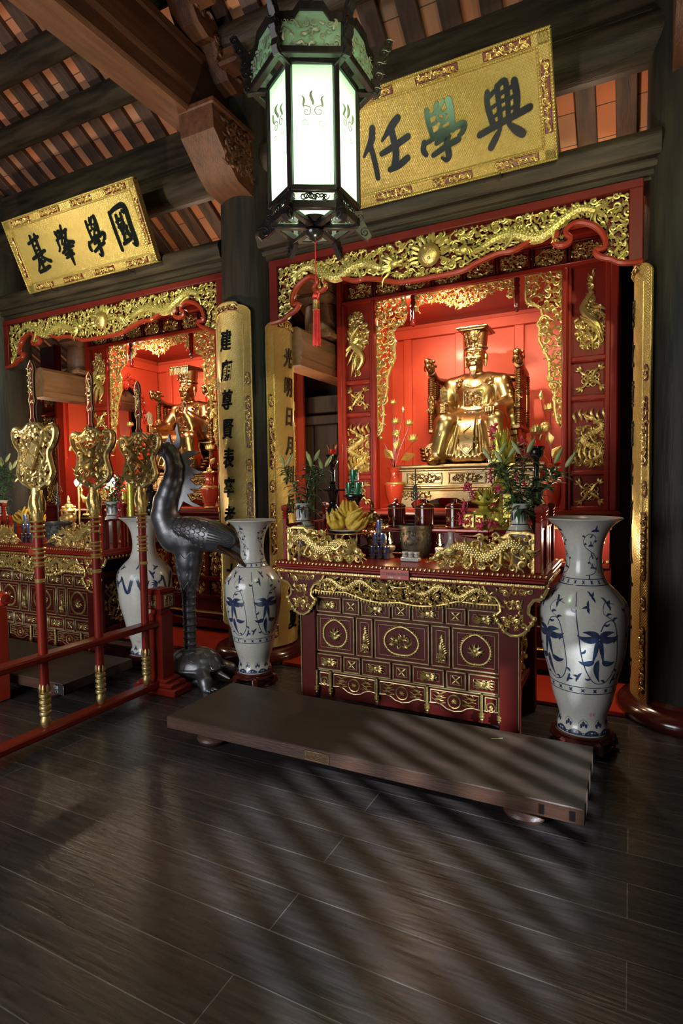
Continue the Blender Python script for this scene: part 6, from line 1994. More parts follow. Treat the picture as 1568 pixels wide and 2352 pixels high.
def floorvase(loc, label, rz, kind, sc=(1, 1, 1)):
    t = thing('floor_vase', label, 'vase', loc, rz)
    t.scale = sc
    mb = MB()
    prof = [(r, z) for r, z in VPS]
    inner = [(max(r-0.012, 0.02), z) for r, z in prof[::-1] if z > 0.7]
    mb.lathe(prof+[(prof[-1][0]-0.004, 1.236)]+inner, 48, mt=0)
    mb.mat = 1
    # brush painting laid over the glaze: ribbons in (arc length, height)
    def rib(pts, wd):
        P = np.array(pts, float); wd = np.full(len(P), wd) if np.isscalar(wd) else np.array(wd)
        t_ = np.gradient(P, axis=0); t_ /= np.maximum(np.linalg.norm(t_, axis=1, keepdims=True), 1e-9)
        n_ = np.stack([-t_[:, 1], t_[:, 0]], 1)*wd[:, None]
        V = np.concatenate([P+n_, P-n_]); m = len(P)
        th = V[:, 0]; z = V[:, 1]
        r = vrad(z)+0.0011
        mb.add(np.stack([r*np.sin(th/0.22), -r*np.cos(th/0.22), z], 1), [(i, m+i, m+i+1, i+1) for i in range(m-1)])
    def blade(x, z, a, ln, wd, bend):
        P = []; d = a
        n = 12
        for i in range(n):
            P.append((x, z)); d = a+bend*(i/(n-1))
            x += cos(d)*ln/(n-1); z += sin(d)*ln/(n-1)
        rib(P, [wd*max(0.02, sin(pi*min(1, (i/(n-1))**0.75)))*(1-0.35*i/n)+0.0006 for i in range(n)])
    def sprig(x, z, a, s=1.0):
        for k, (da, b) in enumerate(((0.0, 0.5), (1.1, 1.2), (-1.1, -1.2))):
            blade(x, z, a+da, 0.035*s, 0.007*s, b)
    def vine(pts, w=0.0016, leaves=5, ls=1.0, flip=1):
        P = smoothprof(pts, 8); rib(P, w)
        for k in range(leaves):
            i = int((k+0.5)/leaves*(len(P)-2))
            a = atan2(P[i+1][1]-P[i][1], P[i+1][0]-P[i][0])
            blade(P[i][0], P[i][1], a+flip*(1.2 if k % 2 else -1.2), 0.035*ls, 0.007*ls, flip*(2.2 if k % 2 else -2.2))
    def flower(x, z, s=1.0):
        for g in (-1, 1):
            a0 = pi/2 if g > 0 else pi/2
            blade(x, z, pi/2-g*0.95, 0.085*s, 0.017*s, -g*0.75)
            blade(x, z-0.004, -pi/2+g*1.05, 0.115*s, 0.022*s, g*1.35)
            blade(x+g*0.008, z-0.01, -pi/2+g*0.05, 0.15*s, 0.012*s, g*0.25)
            blade(x+g*0.022, z-0.135*s, -pi/2+g*0.75, 0.085*s, 0.018*s, g*1.6)
        blade(x, z-0.13*s, -pi/2-0.25, 0.14*s, 0.017*s, 0.9)
        th = [(x+0.011*cos(q), z-0.012+0.011*sin(q)) for q in np.linspace(0, 2*pi, 12)]
        rib(th, 0.006)
    C = 2*pi*0.22
    def bands(zs):
        for z in zs: rib([(q*C, z) for q in np.linspace(0, 1, 80)], 0.0022)
    if kind == 0:
        bands((0.862, 0.895, 0.262, 0.30, 0.012))
        for k in range(5):
            x = k*C/5
            flower(x, 0.60)
            vine([(x-0.12, 0.83), (x-0.10, 0.62), (x-0.075, 0.45), (x-0.02, 0.34), (x+0.06, 0.335), (x+0.11, 0.42), (x+0.10, 0.58), (x+0.075, 0.68), (x+0.03, 0.68), (x+0.005, 0.63)], 0.0022, 8)
            vine([(x+0.07, 0.69), (x+0.02, 0.73), (x+0.04, 0.78), (x+0.10, 0.77)], 0.0012, 2)
            for (dx, dz, a) in ((0.05, 0.775, 0.3), (-0.05, 0.76, pi), (-0.10, 0.36, 2.6), (0.11, 0.35, -0.4), (-0.03, 0.81, 0.6)): sprig(x+dx, dz, a)
        for k in range(4):
            x = k*C/4
            vine([(x-0.05, 0.915), (x+0.05, 0.93), (x+0.09, 0.98), (x+0.05, 1.03), (x-0.01, 1.01), (x+0.02, 0.965)], 0.002, 5, 0.9)
            vine([(x+0.05, 1.035), (x-0.05, 1.07), (x-0.08, 1.11), (x-0.03, 1.15), (x+0.04, 1.13), (x+0.02, 1.09)], 0.002, 5, 0.9, -1)
            sprig(x+0.02, 1.165, pi/2, 1.1); sprig(x+0.0, 1.08, pi/2, 0.9); sprig(x+0.03, 0.955, pi/2, 0.9)
        for z in (0.281, 0.879):
            for k in range(18):
                for q in range(4): blade(k*C/18, z, pi/4+q*pi/2, 0.016, 0.004, 0.0)
        rib([(0.1, 0.955), (0.1, 0.93)], 0.0012)
        for q in range(3): rib([(0.087, 0.945-0.008*q), (0.113, 0.945-0.008*q)], 0.001)
    else:
        for k in range(4):                                  # sea dragons
            x = k*C/4
            P = [(x-0.14+0.28*q, 0.66+0.075*sin(q*13)*(1 if q > 0.15 else 0.3)) for q in np.linspace(0, 1, 40)]
            rib(P, [0.004+0.010*sin(pi*min(1, i/39*1.05)) for i in range(40)])
            for i in range(3, 37, 5): blade(P[i][0], P[i][1], 1.2+i, 0.03, 0.005, 1.0)
            for q in range(5): blade(P[0][0], P[0][1], pi-1.0+0.5*q, 0.055, 0.008, 0.6)
            sprig(x+0.16, 0.74, 0.4, 1.3); sprig(x-0.13, 0.79, 2.0, 1.1)
            blade(x+0.15, 0.60, -1.2, 0.07, 0.01, -0.6); blade(x+0.03, 0.79, 0.5, 0.05, 0.008, 1.5)
        bands((0.012,))
    # wave and petal border at the foot
    n = 10
    for k in range(n):
        x = k*C/n
        a = [(x+C/n*0.5*q, 0.015+0.030*(1-q*q)) for q in np.linspace(-0.86, 0.86, 14)]
        rib([(p, 0.012+(z-0.012)*0.45) for p, z in a], [0.0005+(z-0.012)*0.42 for p, z in a])
        for (dx, dz, w) in ((-0.02, 0.060, 0.013), (0.0, 0.072, 0.016), (0.022, 0.062, 0.013)):
            rib([(x+C/n/2+dx-0.010, dz), (x+C/n/2+dx, dz+0.002), (x+C/n/2+dx+0.010, dz)], [w*0.55, w, w*0.55])
        rib([(x+C/n/2+0.045*q, 0.098-0.03*q*q+0.004*sin(12*q)) for q in np.linspace(-1, 1, 14)], 0.001)
    for z in (0.012, 0.022): rib([(q*C, z) for q in np.linspace(0, 1, 80)], 0.0018)
    mb.mat = 2
    rib([(-0.02, 0.145), (0.02, 0.145)], 0.0007); rib([(-0.02, 0.125), (0.02, 0.125)], 0.0007)
    rib([(-0.02, 0.125), (-0.02, 0.145)], 0.0007); rib([(0.02, 0.125), (0.02, 0.145)], 0.0007)
    for g in (-1, 1):
        rib([(g*0.009-0.005, 0.137), (g*0.009+0.005, 0.137)], 0.0007); rib([(g*0.009, 0.141), (g*0.009-0.004, 0.13)], 0.0007); rib([(g*0.009, 0.137), (g*0.009+0.004, 0.13)], 0.0007)
    mb.build('body', [CERAM, BLUE, VRED], t, sharp=60)
    return t
def vstand(loc, label, sc=1.0):
    t = thing('vase_stand', label, 'stand', loc)
    t.scale = (sc, sc, 1)
    mb = MB(); mb.lathe([(0.0, 0.098), (0.15, 0.098), (0.15, 0.112), (0.162, 0.115), (0.168, 0.105), (0.160, 0.095), (0.17, 0.085), (0.175, 0.075), (0.16, 0.066), (0.0, 0.066)], 32); mb.build('top', ROSE, t)
    for k in range(5):
        a = k*2*pi/5+0.3
        mb = MB().set(R=RZ(a))
        mb.tube([(0.13, 0, 0.075), (0.175, 0, 0.06), (0.185, 0, 0.035), (0.16, 0, 0.018), (0.185, 0, 0.012)], [0.03, 0.03, 0.024, 0.018, 0.012], 8)
        mb.build('leg', ROSE, t)
    mb = MB(); mb.tube([(0.15*cos(q), 0.15*sin(q), 0.018) for q in np.linspace(0, 2*pi, 30)[:-1]], 0.012, 6, closed=True); mb.build('foot_ring', ROSE, t)
    return t
vx, vy = -0.250, 3.66
vstand((vx, vy, 0), 'dark red lacquered stand under the vase right of the bench', 1.0)
floorvase((vx, vy, 0.112), 'blue and white floor vase at the right end of the altar', 0.42, 0, (0.98, 0.98, 1.025))
vx, vy = -2.70, 3.74
vstand((vx, vy, 0), 'dark red lacquered stand under the vase behind the bench', 0.93)
floorvase((vx, vy, 0.112), 'blue and white floor vase between the crane and the right altar', -0.15, 0, (0.90, 0.90, 0.98))
p = at(335, 1510, 3.74)
vstand((p[0]+0.02, 3.74, 0), 'dark red lacquered stand behind the red end post', 0.95)
floorvase((p[0]+0.02, 3.74, 0.112), 'blue and white dragon vase behind the third fan pole', 0.3, 1, (0.95, 0.95, 0.985))

# ------------------------------------------------------------------ bronze crane standing on a tortoise
def crane(loc, rz, label):
    t = thing('crane_statue', label, 'statue', loc, rz)
    # local: +x is the bird's tail direction, -x its breast, -y towards the hall
    sc = Sculpt((-0.36, -0.20, 0.20), (0.62, 0.20, 2.02), 0.0075)
    sc.ell((0.10, 0, 1.20), (0.27, 0.125, 0.125), 0.04, R=RY(radians(12)))
    sc.ell((-0.13, 0, 1.20), (0.13, 0.11, 0.15), 0.06)
    sc.cap((0.22, 0, 1.17), (0.44, 0, 1.04), 0.085, 0.05, 0.05)
    nk = [(-0.17, 1.24), (-0.205, 1.36), (-0.19, 1.47), (-0.15, 1.57), (-0.115, 1.66), (-0.10, 1.75), (-0.12, 1.83), (-0.15, 1.88)]
    rr = [0.115, 0.105, 0.097, 0.088, 0.080, 0.073, 0.068, 0.070]
    sc.chain([(x, 0, z) for x, z in nk], rr, 0.03)
    sc.ell((-0.175, 0, 1.895), (0.08, 0.072, 0.066), 0.02)
    sc.cap((-0.20, 0, 1.90), (-0.245, 0, 1.935), 0.042, 0.03, 0.02)
    # one thick leg column: feathered thighs running into ringed shanks
    sc.chain([(0.0, 0, 1.12), (-0.005, 0, 0.98), (-0.012, 0, 0.86), (-0.015, 0, 0.76)], [0.12, 0.098, 0.075, 0.060], 0.05)
    sc.cap((-0.015, 0, 0.78), (-0.015, 0, 0.26), 0.056, 0.046, 0.02)
    for k in range(9):
        z = 0.74-0.055*k
        sc.ell((-0.015, 0, z), (0.062, 0.062, 0.011), 0.006)
    V, F = sc.mesh()
    mb = MB(); mb.add(V, F)
    mb.build('body', CRANE, t, sharp=180)
    for s in (-1, 1):                                   # wings built up from rows of feathers
        mb = MB()
        Rw = RY(radians(14))
        mb.ell((0.13, s*0.055, 1.215), (0.30, 0.085, 0.115), 26, 16, R=Rw)
        c = np.array((0.13, s*0.055, 1.215))
        def P(u, v, k=1.02):
            return c + Rw @ (np.array((0.30*cos(v)*u if False else 0.30*u, s*0.085*cos(v)*sqrt(max(0, 1-u*u)), 0.115*sin(v)*sqrt(max(0, 1-u*u))))*k)
        for i in range(8):
            u = -0.84+0.135*i
            for j in range(7):
                v = -1.05+0.33*j+(0.16 if i % 2 else 0)
                L = []
                for q in np.linspace(0, 1, 9):
                    a = -pi/2+pi*q
                    L.append(P(min(0.97, u+0.10*cos(a)), v+0.165*sin(a)))
                mb.tube(L, 0.0032, 4, mt=1)
        for j in range(11):                             # long flight feathers
            v = -1.1+0.21*j
            mb.tube([P(q, v*(1-0.25*max(0, q-0.2))) for q in np.linspace(0.28, 0.93, 8)], [0.006]*7+[0.002], 5)
        mb.build('wing', [CRANE, LIFTED], t, sharp=60)
    mb = MB()
    for k in range(7):
        a = (k-3)*0.035
        mb.tube([(0.30, a, 1.12), (0.42, a*1.2, 1.05), (0.53, a*1.1, 0.96), (0.60, a, 0.87)], [0.035, 0.032, 0.03, 0.012], 7, flat=0.5)
    mb.build('tail', mat('brown_patina', (0.10, 0.04, 0.025), 0.35, 0.7), t)
    mb = MB()                                           # incised feathers of the breast and thighs
    for i in range(9):
        z = 1.06-0.036*i
        r = np.interp(z, (0.74, 0.86, 0.98, 1.12), (0.062, 0.078, 0.100, 0.122))+0.002
        for j in range(9):
            a = 2*pi*(j+0.5*(i % 2))/9
            L = [(-0.01+r*cos(a+q*0.32), r*sin(a+q*0.32), z-0.045*(1-abs(q))) for q in np.linspace(-1, 1, 7)]
            mb.tube(L, 0.0022, 4)
    mb.build('thigh_feathers', LIFTED, t)
    mb = MB().set(R=np.array([[1, 0, 0], [0, 0, -1], [0, 1, 0]], float), o=(0, 0.006, 0))       # flame crest down the back of the neck
    edge = [(-0.13, 1.27), (-0.13, 1.40), (-0.085, 1.56), (-0.055, 1.68), (-0.055, 1.78), (-0.09, 1.87)]
    out = [(-0.09, 1.865), (-0.04, 1.86), (0.02, 1.885), (0.07, 1.88), (0.12, 1.87), (0.06, 1.85), (0.01, 1.82), (0.05, 1.80), (0.03, 1.775), (0.015, 1.76), (0.09, 1.72), (0.14, 1.715), (0.09, 1.695), (0.05, 1.70), (0.065, 1.665), (0.02, 1.65), (0.075, 1.60), (0.135, 1.605), (0.095, 1.575), (0.02, 1.575), (0.06, 1.545), (-0.005, 1.53), (0.03, 1.47), (0.06, 1.455), (0.11, 1.43), (0.05, 1.43), (-0.0, 1.455), (-0.04, 1.475), (-0.09, 1.38), (-0.13, 1.30)]
    mb.prism(edge+out, -0.011, 0.011)
    mb.tube([(x+0.016, z, -0.0) for x, z in edge[:-1]], 0.020, 7, nrm=(0, 0, 1))
    mb.build('neck_crest', CRANE, t, sharp=30)
    mb = MB()
    for s in (-1, 1):                                   # spiral eyes
        for r in (0.042, 0.030, 0.016):
            mb.tube([(-0.18+r*cos(q), s*0.070+0*q, 1.885+r*sin(q)) for q in np.linspace(0, 2*pi, 18)[:-1]], 0.006, 5, closed=True, nrm=(0, 1, 0))
        mb.ell((-0.18, s*0.068, 1.885), (0.014, 0.014, 0.014), 8, 6)
    mb.build('eye', CRANE, t)
    mb = MB().set(R=np.array([[1, 0, 0], [0, 0, -1], [0, 1, 0]], float), o=(0, 0.02, 0))
    mb.prism([(-0.13, 1.92), (-0.09, 1.955), (-0.075, 2.0), (-0.085, 2.065), (-0.068, 2.105), (-0.062, 2.04), (-0.045, 1.98), (-0.05, 1.92), (-0.08, 1.89)], 0.0, 0.035)
    mb.prism([(-0.24, 1.915), (-0.275, 1.96), (-0.265, 2.01), (-0.235, 2.035), (-0.245, 1.99), (-0.225, 1.965), (-0.19, 1.945), (-0.16, 1.975), (-0.145, 2.02), (-0.13, 1.96), (-0.13, 1.915)], 0.0, 0.035)
    mb.build('beak_and_crest', CRANE, t, sharp=25)
    # tortoise
    sc = Sculpt((-0.40, -0.34, -0.01), (0.46, 0.34, 0.34), 0.008)
    sc.ell((0.0, 0, 0.13), (0.27, 0.225, 0.05), 0.02)
    sc.ell((0.0, 0, 0.145), (0.255, 0.21, 0.145), 0.01)
    sc.ell((0, 0, -0.01), (0.23, 0.19, 0.10), 0.02)
    for sx in (-1, 1):
        for sy in (-1, 1):
            sc.chain([(sx*0.16, sy*0.13, 0.11), (sx*0.24, sy*0.19, 0.07), (sx*0.27, sy*0.22, 0.02)], [0.065, 0.055, 0.045], 0.02)
            for k in range(3): sc.cap((sx*(0.29+0.012*k), sy*(0.24-0.03*k), 0.012), (sx*(0.33+0.012*k), sy*(0.25-0.035*k), 0.010), 0.016, 0.008, 0.008)
    sc.chain([(-0.22, 0, 0.10), (-0.30, 0, 0.13), (-0.345, 0, 0.16)], [0.05, 0.042, 0.045], 0.02)
    sc.cap((0.24, 0, 0.09), (0.36, 0, 0.05), 0.03, 0.01, 0.02)
    V, F = sc.mesh()
    mb = MB(); mb.add(V, F)
    tb = mb.build('tortoise', CRANE, t, sharp=180)
    tb.scale = (0.92, 0.88, 0.92); tb.rotation_euler = (0, 0, -0.25); tb.location = (0.03, 0.0, 0)
    mb = MB()
    def sh(x, y, k=1.008):
        q = 1-(x/0.255)**2-(y/0.21)**2
        return (x*k, y*k, 0.145+0.145*sqrt(max(q, 0.0))*k)
    h = 0.052
    for i in range(-5, 6):
        for j in range(-5, 6):
            cx = i*h*1.5; cy = (j+0.5*(i % 2))*h*sqrt(3)
            if (cx/0.255)**2+(cy/0.21)**2 > 0.93: continue
            for sc_ in (0.93, 0.72):
                L = []
                for k in range(7):
                    a = k*pi/3
                    x, y = cx+h*sc_*cos(a), cy+h*sc_*sin(a)
                    L.append((x, y))
                pts = []
                for k in range(6):
                    for q in (0, 0.5): pts.append(sh(L[k][0]*(1-q)+L[k+1][0]*q, L[k][1]*(1-q)+L[k+1][1]*q))
                mb.tube(pts, 0.0024, 4, closed=True)
    mb.build('shell_pattern', LIFTED, tb)
    return t
crane((-3.225, 3.60, 0), 0.30, 'dark bronze crane statue standing on a tortoise')

# ------------------------------------------------------------------ stand of ceremonial fan poles
SX = -3.265
st = thing('pole_stand', 'red lacquered two-rail stand holding the gilded fan poles', 'stand', (SX, 2.4, 0))
for zz, nm in ((0.075, 'lower_rail'), (0.545, 'upper_rail')):
    mb = MB(); mb.box((0, -0.36, zz), (0.105, 2.50, 0.045), 0.010); mb.build(nm, ORED if nm == 'x' else RED, st)
mb = MB()
py = 0.90
mb.box((0, py, 0.34), (0.135, 0.14, 0.56), 0.012)
mb.box((0, py, 0.635), (0.105, 0.11, 0.05), 0.006)
mb.box((0, py, 0.72), (0.165, 0.17, 0.135), 0.012)
mb.lathe([(0.118, 0.787), (0.10, 0.80), (0.085, 0.81), (0.0, 0.815)], 4, c=(0, py, 0), a0=pi/4)
mb.build('end_post', RED, st, sharp=25)
mb = MB()
mb.box((0, py, 0.03), (0.42, 0.20, 0.06), 0.01); mb.box((0, py, 0.075), (0.34, 0.18, 0.04), 0.012); mb.box((0, py, 0.105), (0.24, 0.16, 0.03), 0.01)
mb.build('foot_block', RED, st)
for Rf, o in ((FRONT, (0, py-0.0865, 0.72)), (RIGHT, (0.084, py, 0.72))):
    mb = MB().set(R=Rf, o=o)
    mb.box((0, 0, 0.0), (0.092, 0.092, 0.003), mt=1)
    frame(mb, -.046, .046, -.046, .046, .005, 0, .004)
    for s in (-1, 1):
        mb.tube([(s*.006, .034, .003), (s*.03, .034, .003), (s*.034, .018, .003), (s*.008, .018, .003)], .0026, 4)
        mb.tube([(s*.006, -.034, .003), (s*.006, .006, .003), (s*.034, .006, .003), (s*.034, -.034, .003), (s*.017, -.034, .003), (s*.017, -.010, .003), (s*.025, -.010, .003), (s*.025, -.024, .003)], .0026, 4)
    mb.tube([(0, .036, .003), (0, -.036, .003)], .0026, 4)
    mb.build('longevity_emblem', [LINEGOLD, RED], st)
def fanpole(loc, label, emblem, seed):
    t = thing('fan_pole', label, 'ceremonial pole', loc)
    mb = MB()
    R = lambda z, r=0.029: (r, z)
    prof = [(0.0, 0.098), (0.020, 0.10), (0.030, 0.125), (0.032, 0.15), (0.026, 0.165)]
    for k in range(4):
        z = 0.18+0.038*k
        prof += [(0.024, z-0.006), (0.034, z), (0.036, z+0.010), (0.034, z+0.02), (0.024, z+0.026)]
    prof += [(0.028, 0.345)]
    mb.lathe(prof, 18, mt=0)
    for k in range(7):
        a = 2*pi*k/7
        flame(mb.set(R=np.stack([np.array([-sin(a), cos(a), 0]), np.array([0, 0, 1.0]), np.array([cos(a), sin(a), 0])], 1), o=(0.028*cos(a), 0.028*sin(a), 0.33)), 0, 0, pi/2, 0.05, 0.010, 0, 0, n=5, lift=0)
    mb.set()
    mb.build('gilt_foot', OLDGOLD, t)
    mb = MB(); mb.lathe([(0.028, 0.33), (0.028, 1.37), (0.027, 1.60)], 18, mt=0); mb.mat = 1
    for z, r in ((1.02, .031), (1.032, .031), (1.12, .038), (1.14, .034), (1.17, .040), (1.20, .034), (1.225, .040), (1.30, .034), (1.335, .042), (1.365, .036), (1.395, .042)):
        mb.lathe([(0.026, z-0.010), (r, z-0.004), (r+0.002, z), (r, z+0.004), (0.026, z+0.010)], 18)
    mb.lathe([(0.028, 1.405), (0.036, 1.42), (0.038, 1.50), (0.030, 1.60)], 18)
    for k in range(8):
        a = 2*pi*k/8
        mb.set(R=np.stack([np.array([-sin(a), cos(a), 0]), np.array([0, 0, 1.0]), np.array([cos(a), sin(a), 0])], 1), o=(0.034*cos(a), 0.034*sin(a), 0))
        spiral(mb, 0, 1.47+0.02*(k % 2), 0.018, k, 1, 1.2, 0, tk=0.25); flame(mb, 0, 1.45, pi/2, 0.11, 0.012, 0.2, 0, lift=0.05)
    mb.set()
    mb.build('shaft', [RED, GOLD], t)
    # butterfly-shaped pierced head
    O = [(0.0, 1.590), (0.045, 1.605), (0.08, 1.625), (0.112, 1.64), (0.135, 1.67), (0.145, 1.70), (0.130, 1.75), (0.118, 1.80), (0.128, 1.835), (0.150, 1.86), (0.172, 1.90), (0.178, 1.945), (0.160, 1.972), (0.13, 1.970), (0.10, 1.955), (0.07, 1.965), (0.045, 1.985), (0.0, 1.995)]
    O = smoothprof([(u*1.10, v) for u, v in O], 3)
    OL = [tuple(p) for p in O]+[(-u, v) for u, v in O[::-1][1:-1]]
    def ins(u, v):
        c = False; j = len(OL)-1
        for i in range(len(OL)):
            xi, yi = OL[i]; xj, yj = OL[j]
            if (yi > v) != (yj > v) and u < (xj-xi)*(v-yi)/(yj-yi)+xi: c = not c
            j = i
        return c
    mb = MB().set(R=FRONT, o=(0, 0, 0))
    mb.tube([(u, v, 0.0) for u, v in OL], 0.013, 7, closed=True, nrm=(0, 0, 1), flat=1.5)
    mb.tube([(u*0.99, 1.79+(v-1.79)*0.99, -0.020) for u, v in OL], 0.012, 6, closed=True, nrm=(0, 0, 1), mt=1)
    scrolls(mb, ins, (-.20, .20, 1.58, 2.0), 0.018, 0.030, seed, 2600, fl=0.4, tk=0.42)
    for s in (-1, 1):
        mb.tube([(s*.04, 1.95, .005), (s*.10, 1.90, .01), (s*.06, 1.84, .012), (s*.11, 1.78, .008), (s*.06, 1.70, .01), (s*.10, 1.65, .004)], [.012, .014, .012, .013, .012, .008], 6, nrm=(0, 0, 1))
    for k in range(5): mb.ell((0.03*cos(k*1.256), 1.955+0.025*sin(k*1.256), 0.012), (0.024, 0.022, 0.014), 8, 6)
    mb.ell((0, 1.955, 0.02), (0.016, 0.016, 0.014), 8, 6)
    hd = mb.build('fan_head', [OLDGOLD, RED], t)
    mb = MB()
    Re = FRONT @ RZ(-0.45)
    mb.set(R=Re, o=(0.0, -0.018, 1.795))
    if emblem == 0:      # scroll case and book
        mb.box((0, -0.025, 0.006), (0.085, 0.10, 0.024), 0.008)
        mb.box((0.012, 0.055, 0.008), (0.07, 0.08, 0.028), 0.008)
        frame(mb, -.035, .035, -.065, .015, .006, .018, .022)
    elif emblem == 1:    # gourd in a twisted ribbon
        mb.ell((0, -0.03, 0.006), (0.05, 0.055, 0.03), 14, 9); mb.ell((0, 0.04, 0.008), (0.032, 0.036, 0.026), 12, 8)
        mb.tube([(0, 0.07, 0.01), (0.01, 0.1, 0.01), (0.03, 0.115, 0.01)], [0.008, 0.006, 0.004], 6)
        mb.tube([(0.10*cos(q)*0.6, -0.01+0.03*sin(3*q), 0.03) for q in np.linspace(0, pi, 14)], 0.007, 6)
    else:                # sheathed sword
        mb.set(R=FRONT @ RZ(0.85), o=(0.0, -0.022, 1.80))
        mb.box((0, -0.02, 0.004), (0.030, 0.20, 0.016), 0.006); mb.box((0, 0.085, 0.006), (0.06, 0.016, 0.02), 0.005); mb.box((0, 0.115, 0.006), (0.02, 0.05, 0.018), 0.006); knob(mb, 0, 0.145, 0.014, 0.006)
        for q in (-0.08, -0.02, 0.04): mb.box((0, q, 0.008), (0.036, 0.01, 0.02), 0.003)
    mb.build('emblem', GOLD, hd)
    # slender red and gold finial blade
    mb = MB().set(R=FRONT)
    B = [(0.020, 1.995), (0.022, 2.02), (0.013, 2.03), (0.014, 2.10), (0.026, 2.125), (0.026, 2.14), (0.018, 2.16), (0.019, 2.27), (0.026, 2.31), (0.020, 2.345), (0.0, 2.375)]
    BL = B+[(-u, v) for u, v in B[::-1][1:]]
    mb.prism(BL, -0.008, 0.008, mt=1)
    for w in (-0.008, 0.008): mb.tube([(u, v, w) for u, v in BL], 0.0028, 5, nrm=(0, 0, 1))
    scrolls(mb, rectbox(-.012, .012, 2.17, 2.33), (-.012, .012, 2.16, 2.34), .008, .012, seed+3, 120, w=0.010, fl=0.5, tk=0.3, n=8)
    for s in (-1, 1): spiral(mb, s*0.012, 2.125, 0.010, 1, s, 1.2, 0.010, tk=0.25)
    mb.lathe([(0.026, 1.985), (0.03, 1.995), (0.026, 2.005)], 14, R=np.array([[1, 0, 0], [0, 0, 1], [0, -1, 0]], float) if False else None) if False else None
    mb.build('finial_blade', [LINEGOLD, DRED], t, sharp=25)
    return t
fanpole((SX, 2.30, 0), 'gilded fan pole nearest the camera with a book emblem', 0, 1201)
fanpole((SX, 2.72, 0), 'middle gilded fan pole with a gourd emblem', 1, 1301)
fanpole((SX, 3.14, 0), 'gilded fan pole with a sword emblem, farthest back beside the crane', 2, 1401)

# red lacquered stand at the left edge of the picture
def redstand(loc):
    t = thing('lacquer_rack', 'bright red lacquered rack with gold scrolls at the left edge', 'rack', loc)
    mb = MB(); mb.box((-0.10, 0, 0.36), (0.20, 0.12, 0.72), 0.012, mt=0)
    mb.set(R=FRONT, o=(0, -0.061, 0)); mb.mat = 1
    scrolls(mb, rectbox(-.155, -.045, .07, .65), (-.19, -.01, .04, .71), .020, .035, 77, 500, w=0.0, fl=0.0, tk=0.09, link=False, n=10)
    mb.build('post', [ORED, LINEGOLD], t)
    mb = MB(); mb.lathe([(0.0, 0.075), (0.04, 0.07), (0.055, 0.05), (0.058, 0.03), (0.058, -0.9)], 20, R=RY(pi/2), c=(0, 0, 0.78), mt=0)
    mb.set(R=FRONT, o=(0, -0.056, 0.78)); mb.mat = 1
    scrolls(mb, rectbox(-.3, .03, -.012, .012), (-.3, .03, -.02, .02), .02, .026, 78, 200, w=0.0, fl=0.0, tk=0.08, link=False, n=10)
    mb.build('arm', [ORED, LINEGOLD], t)
    return t
redstand((-4.19, 2.62, 0))
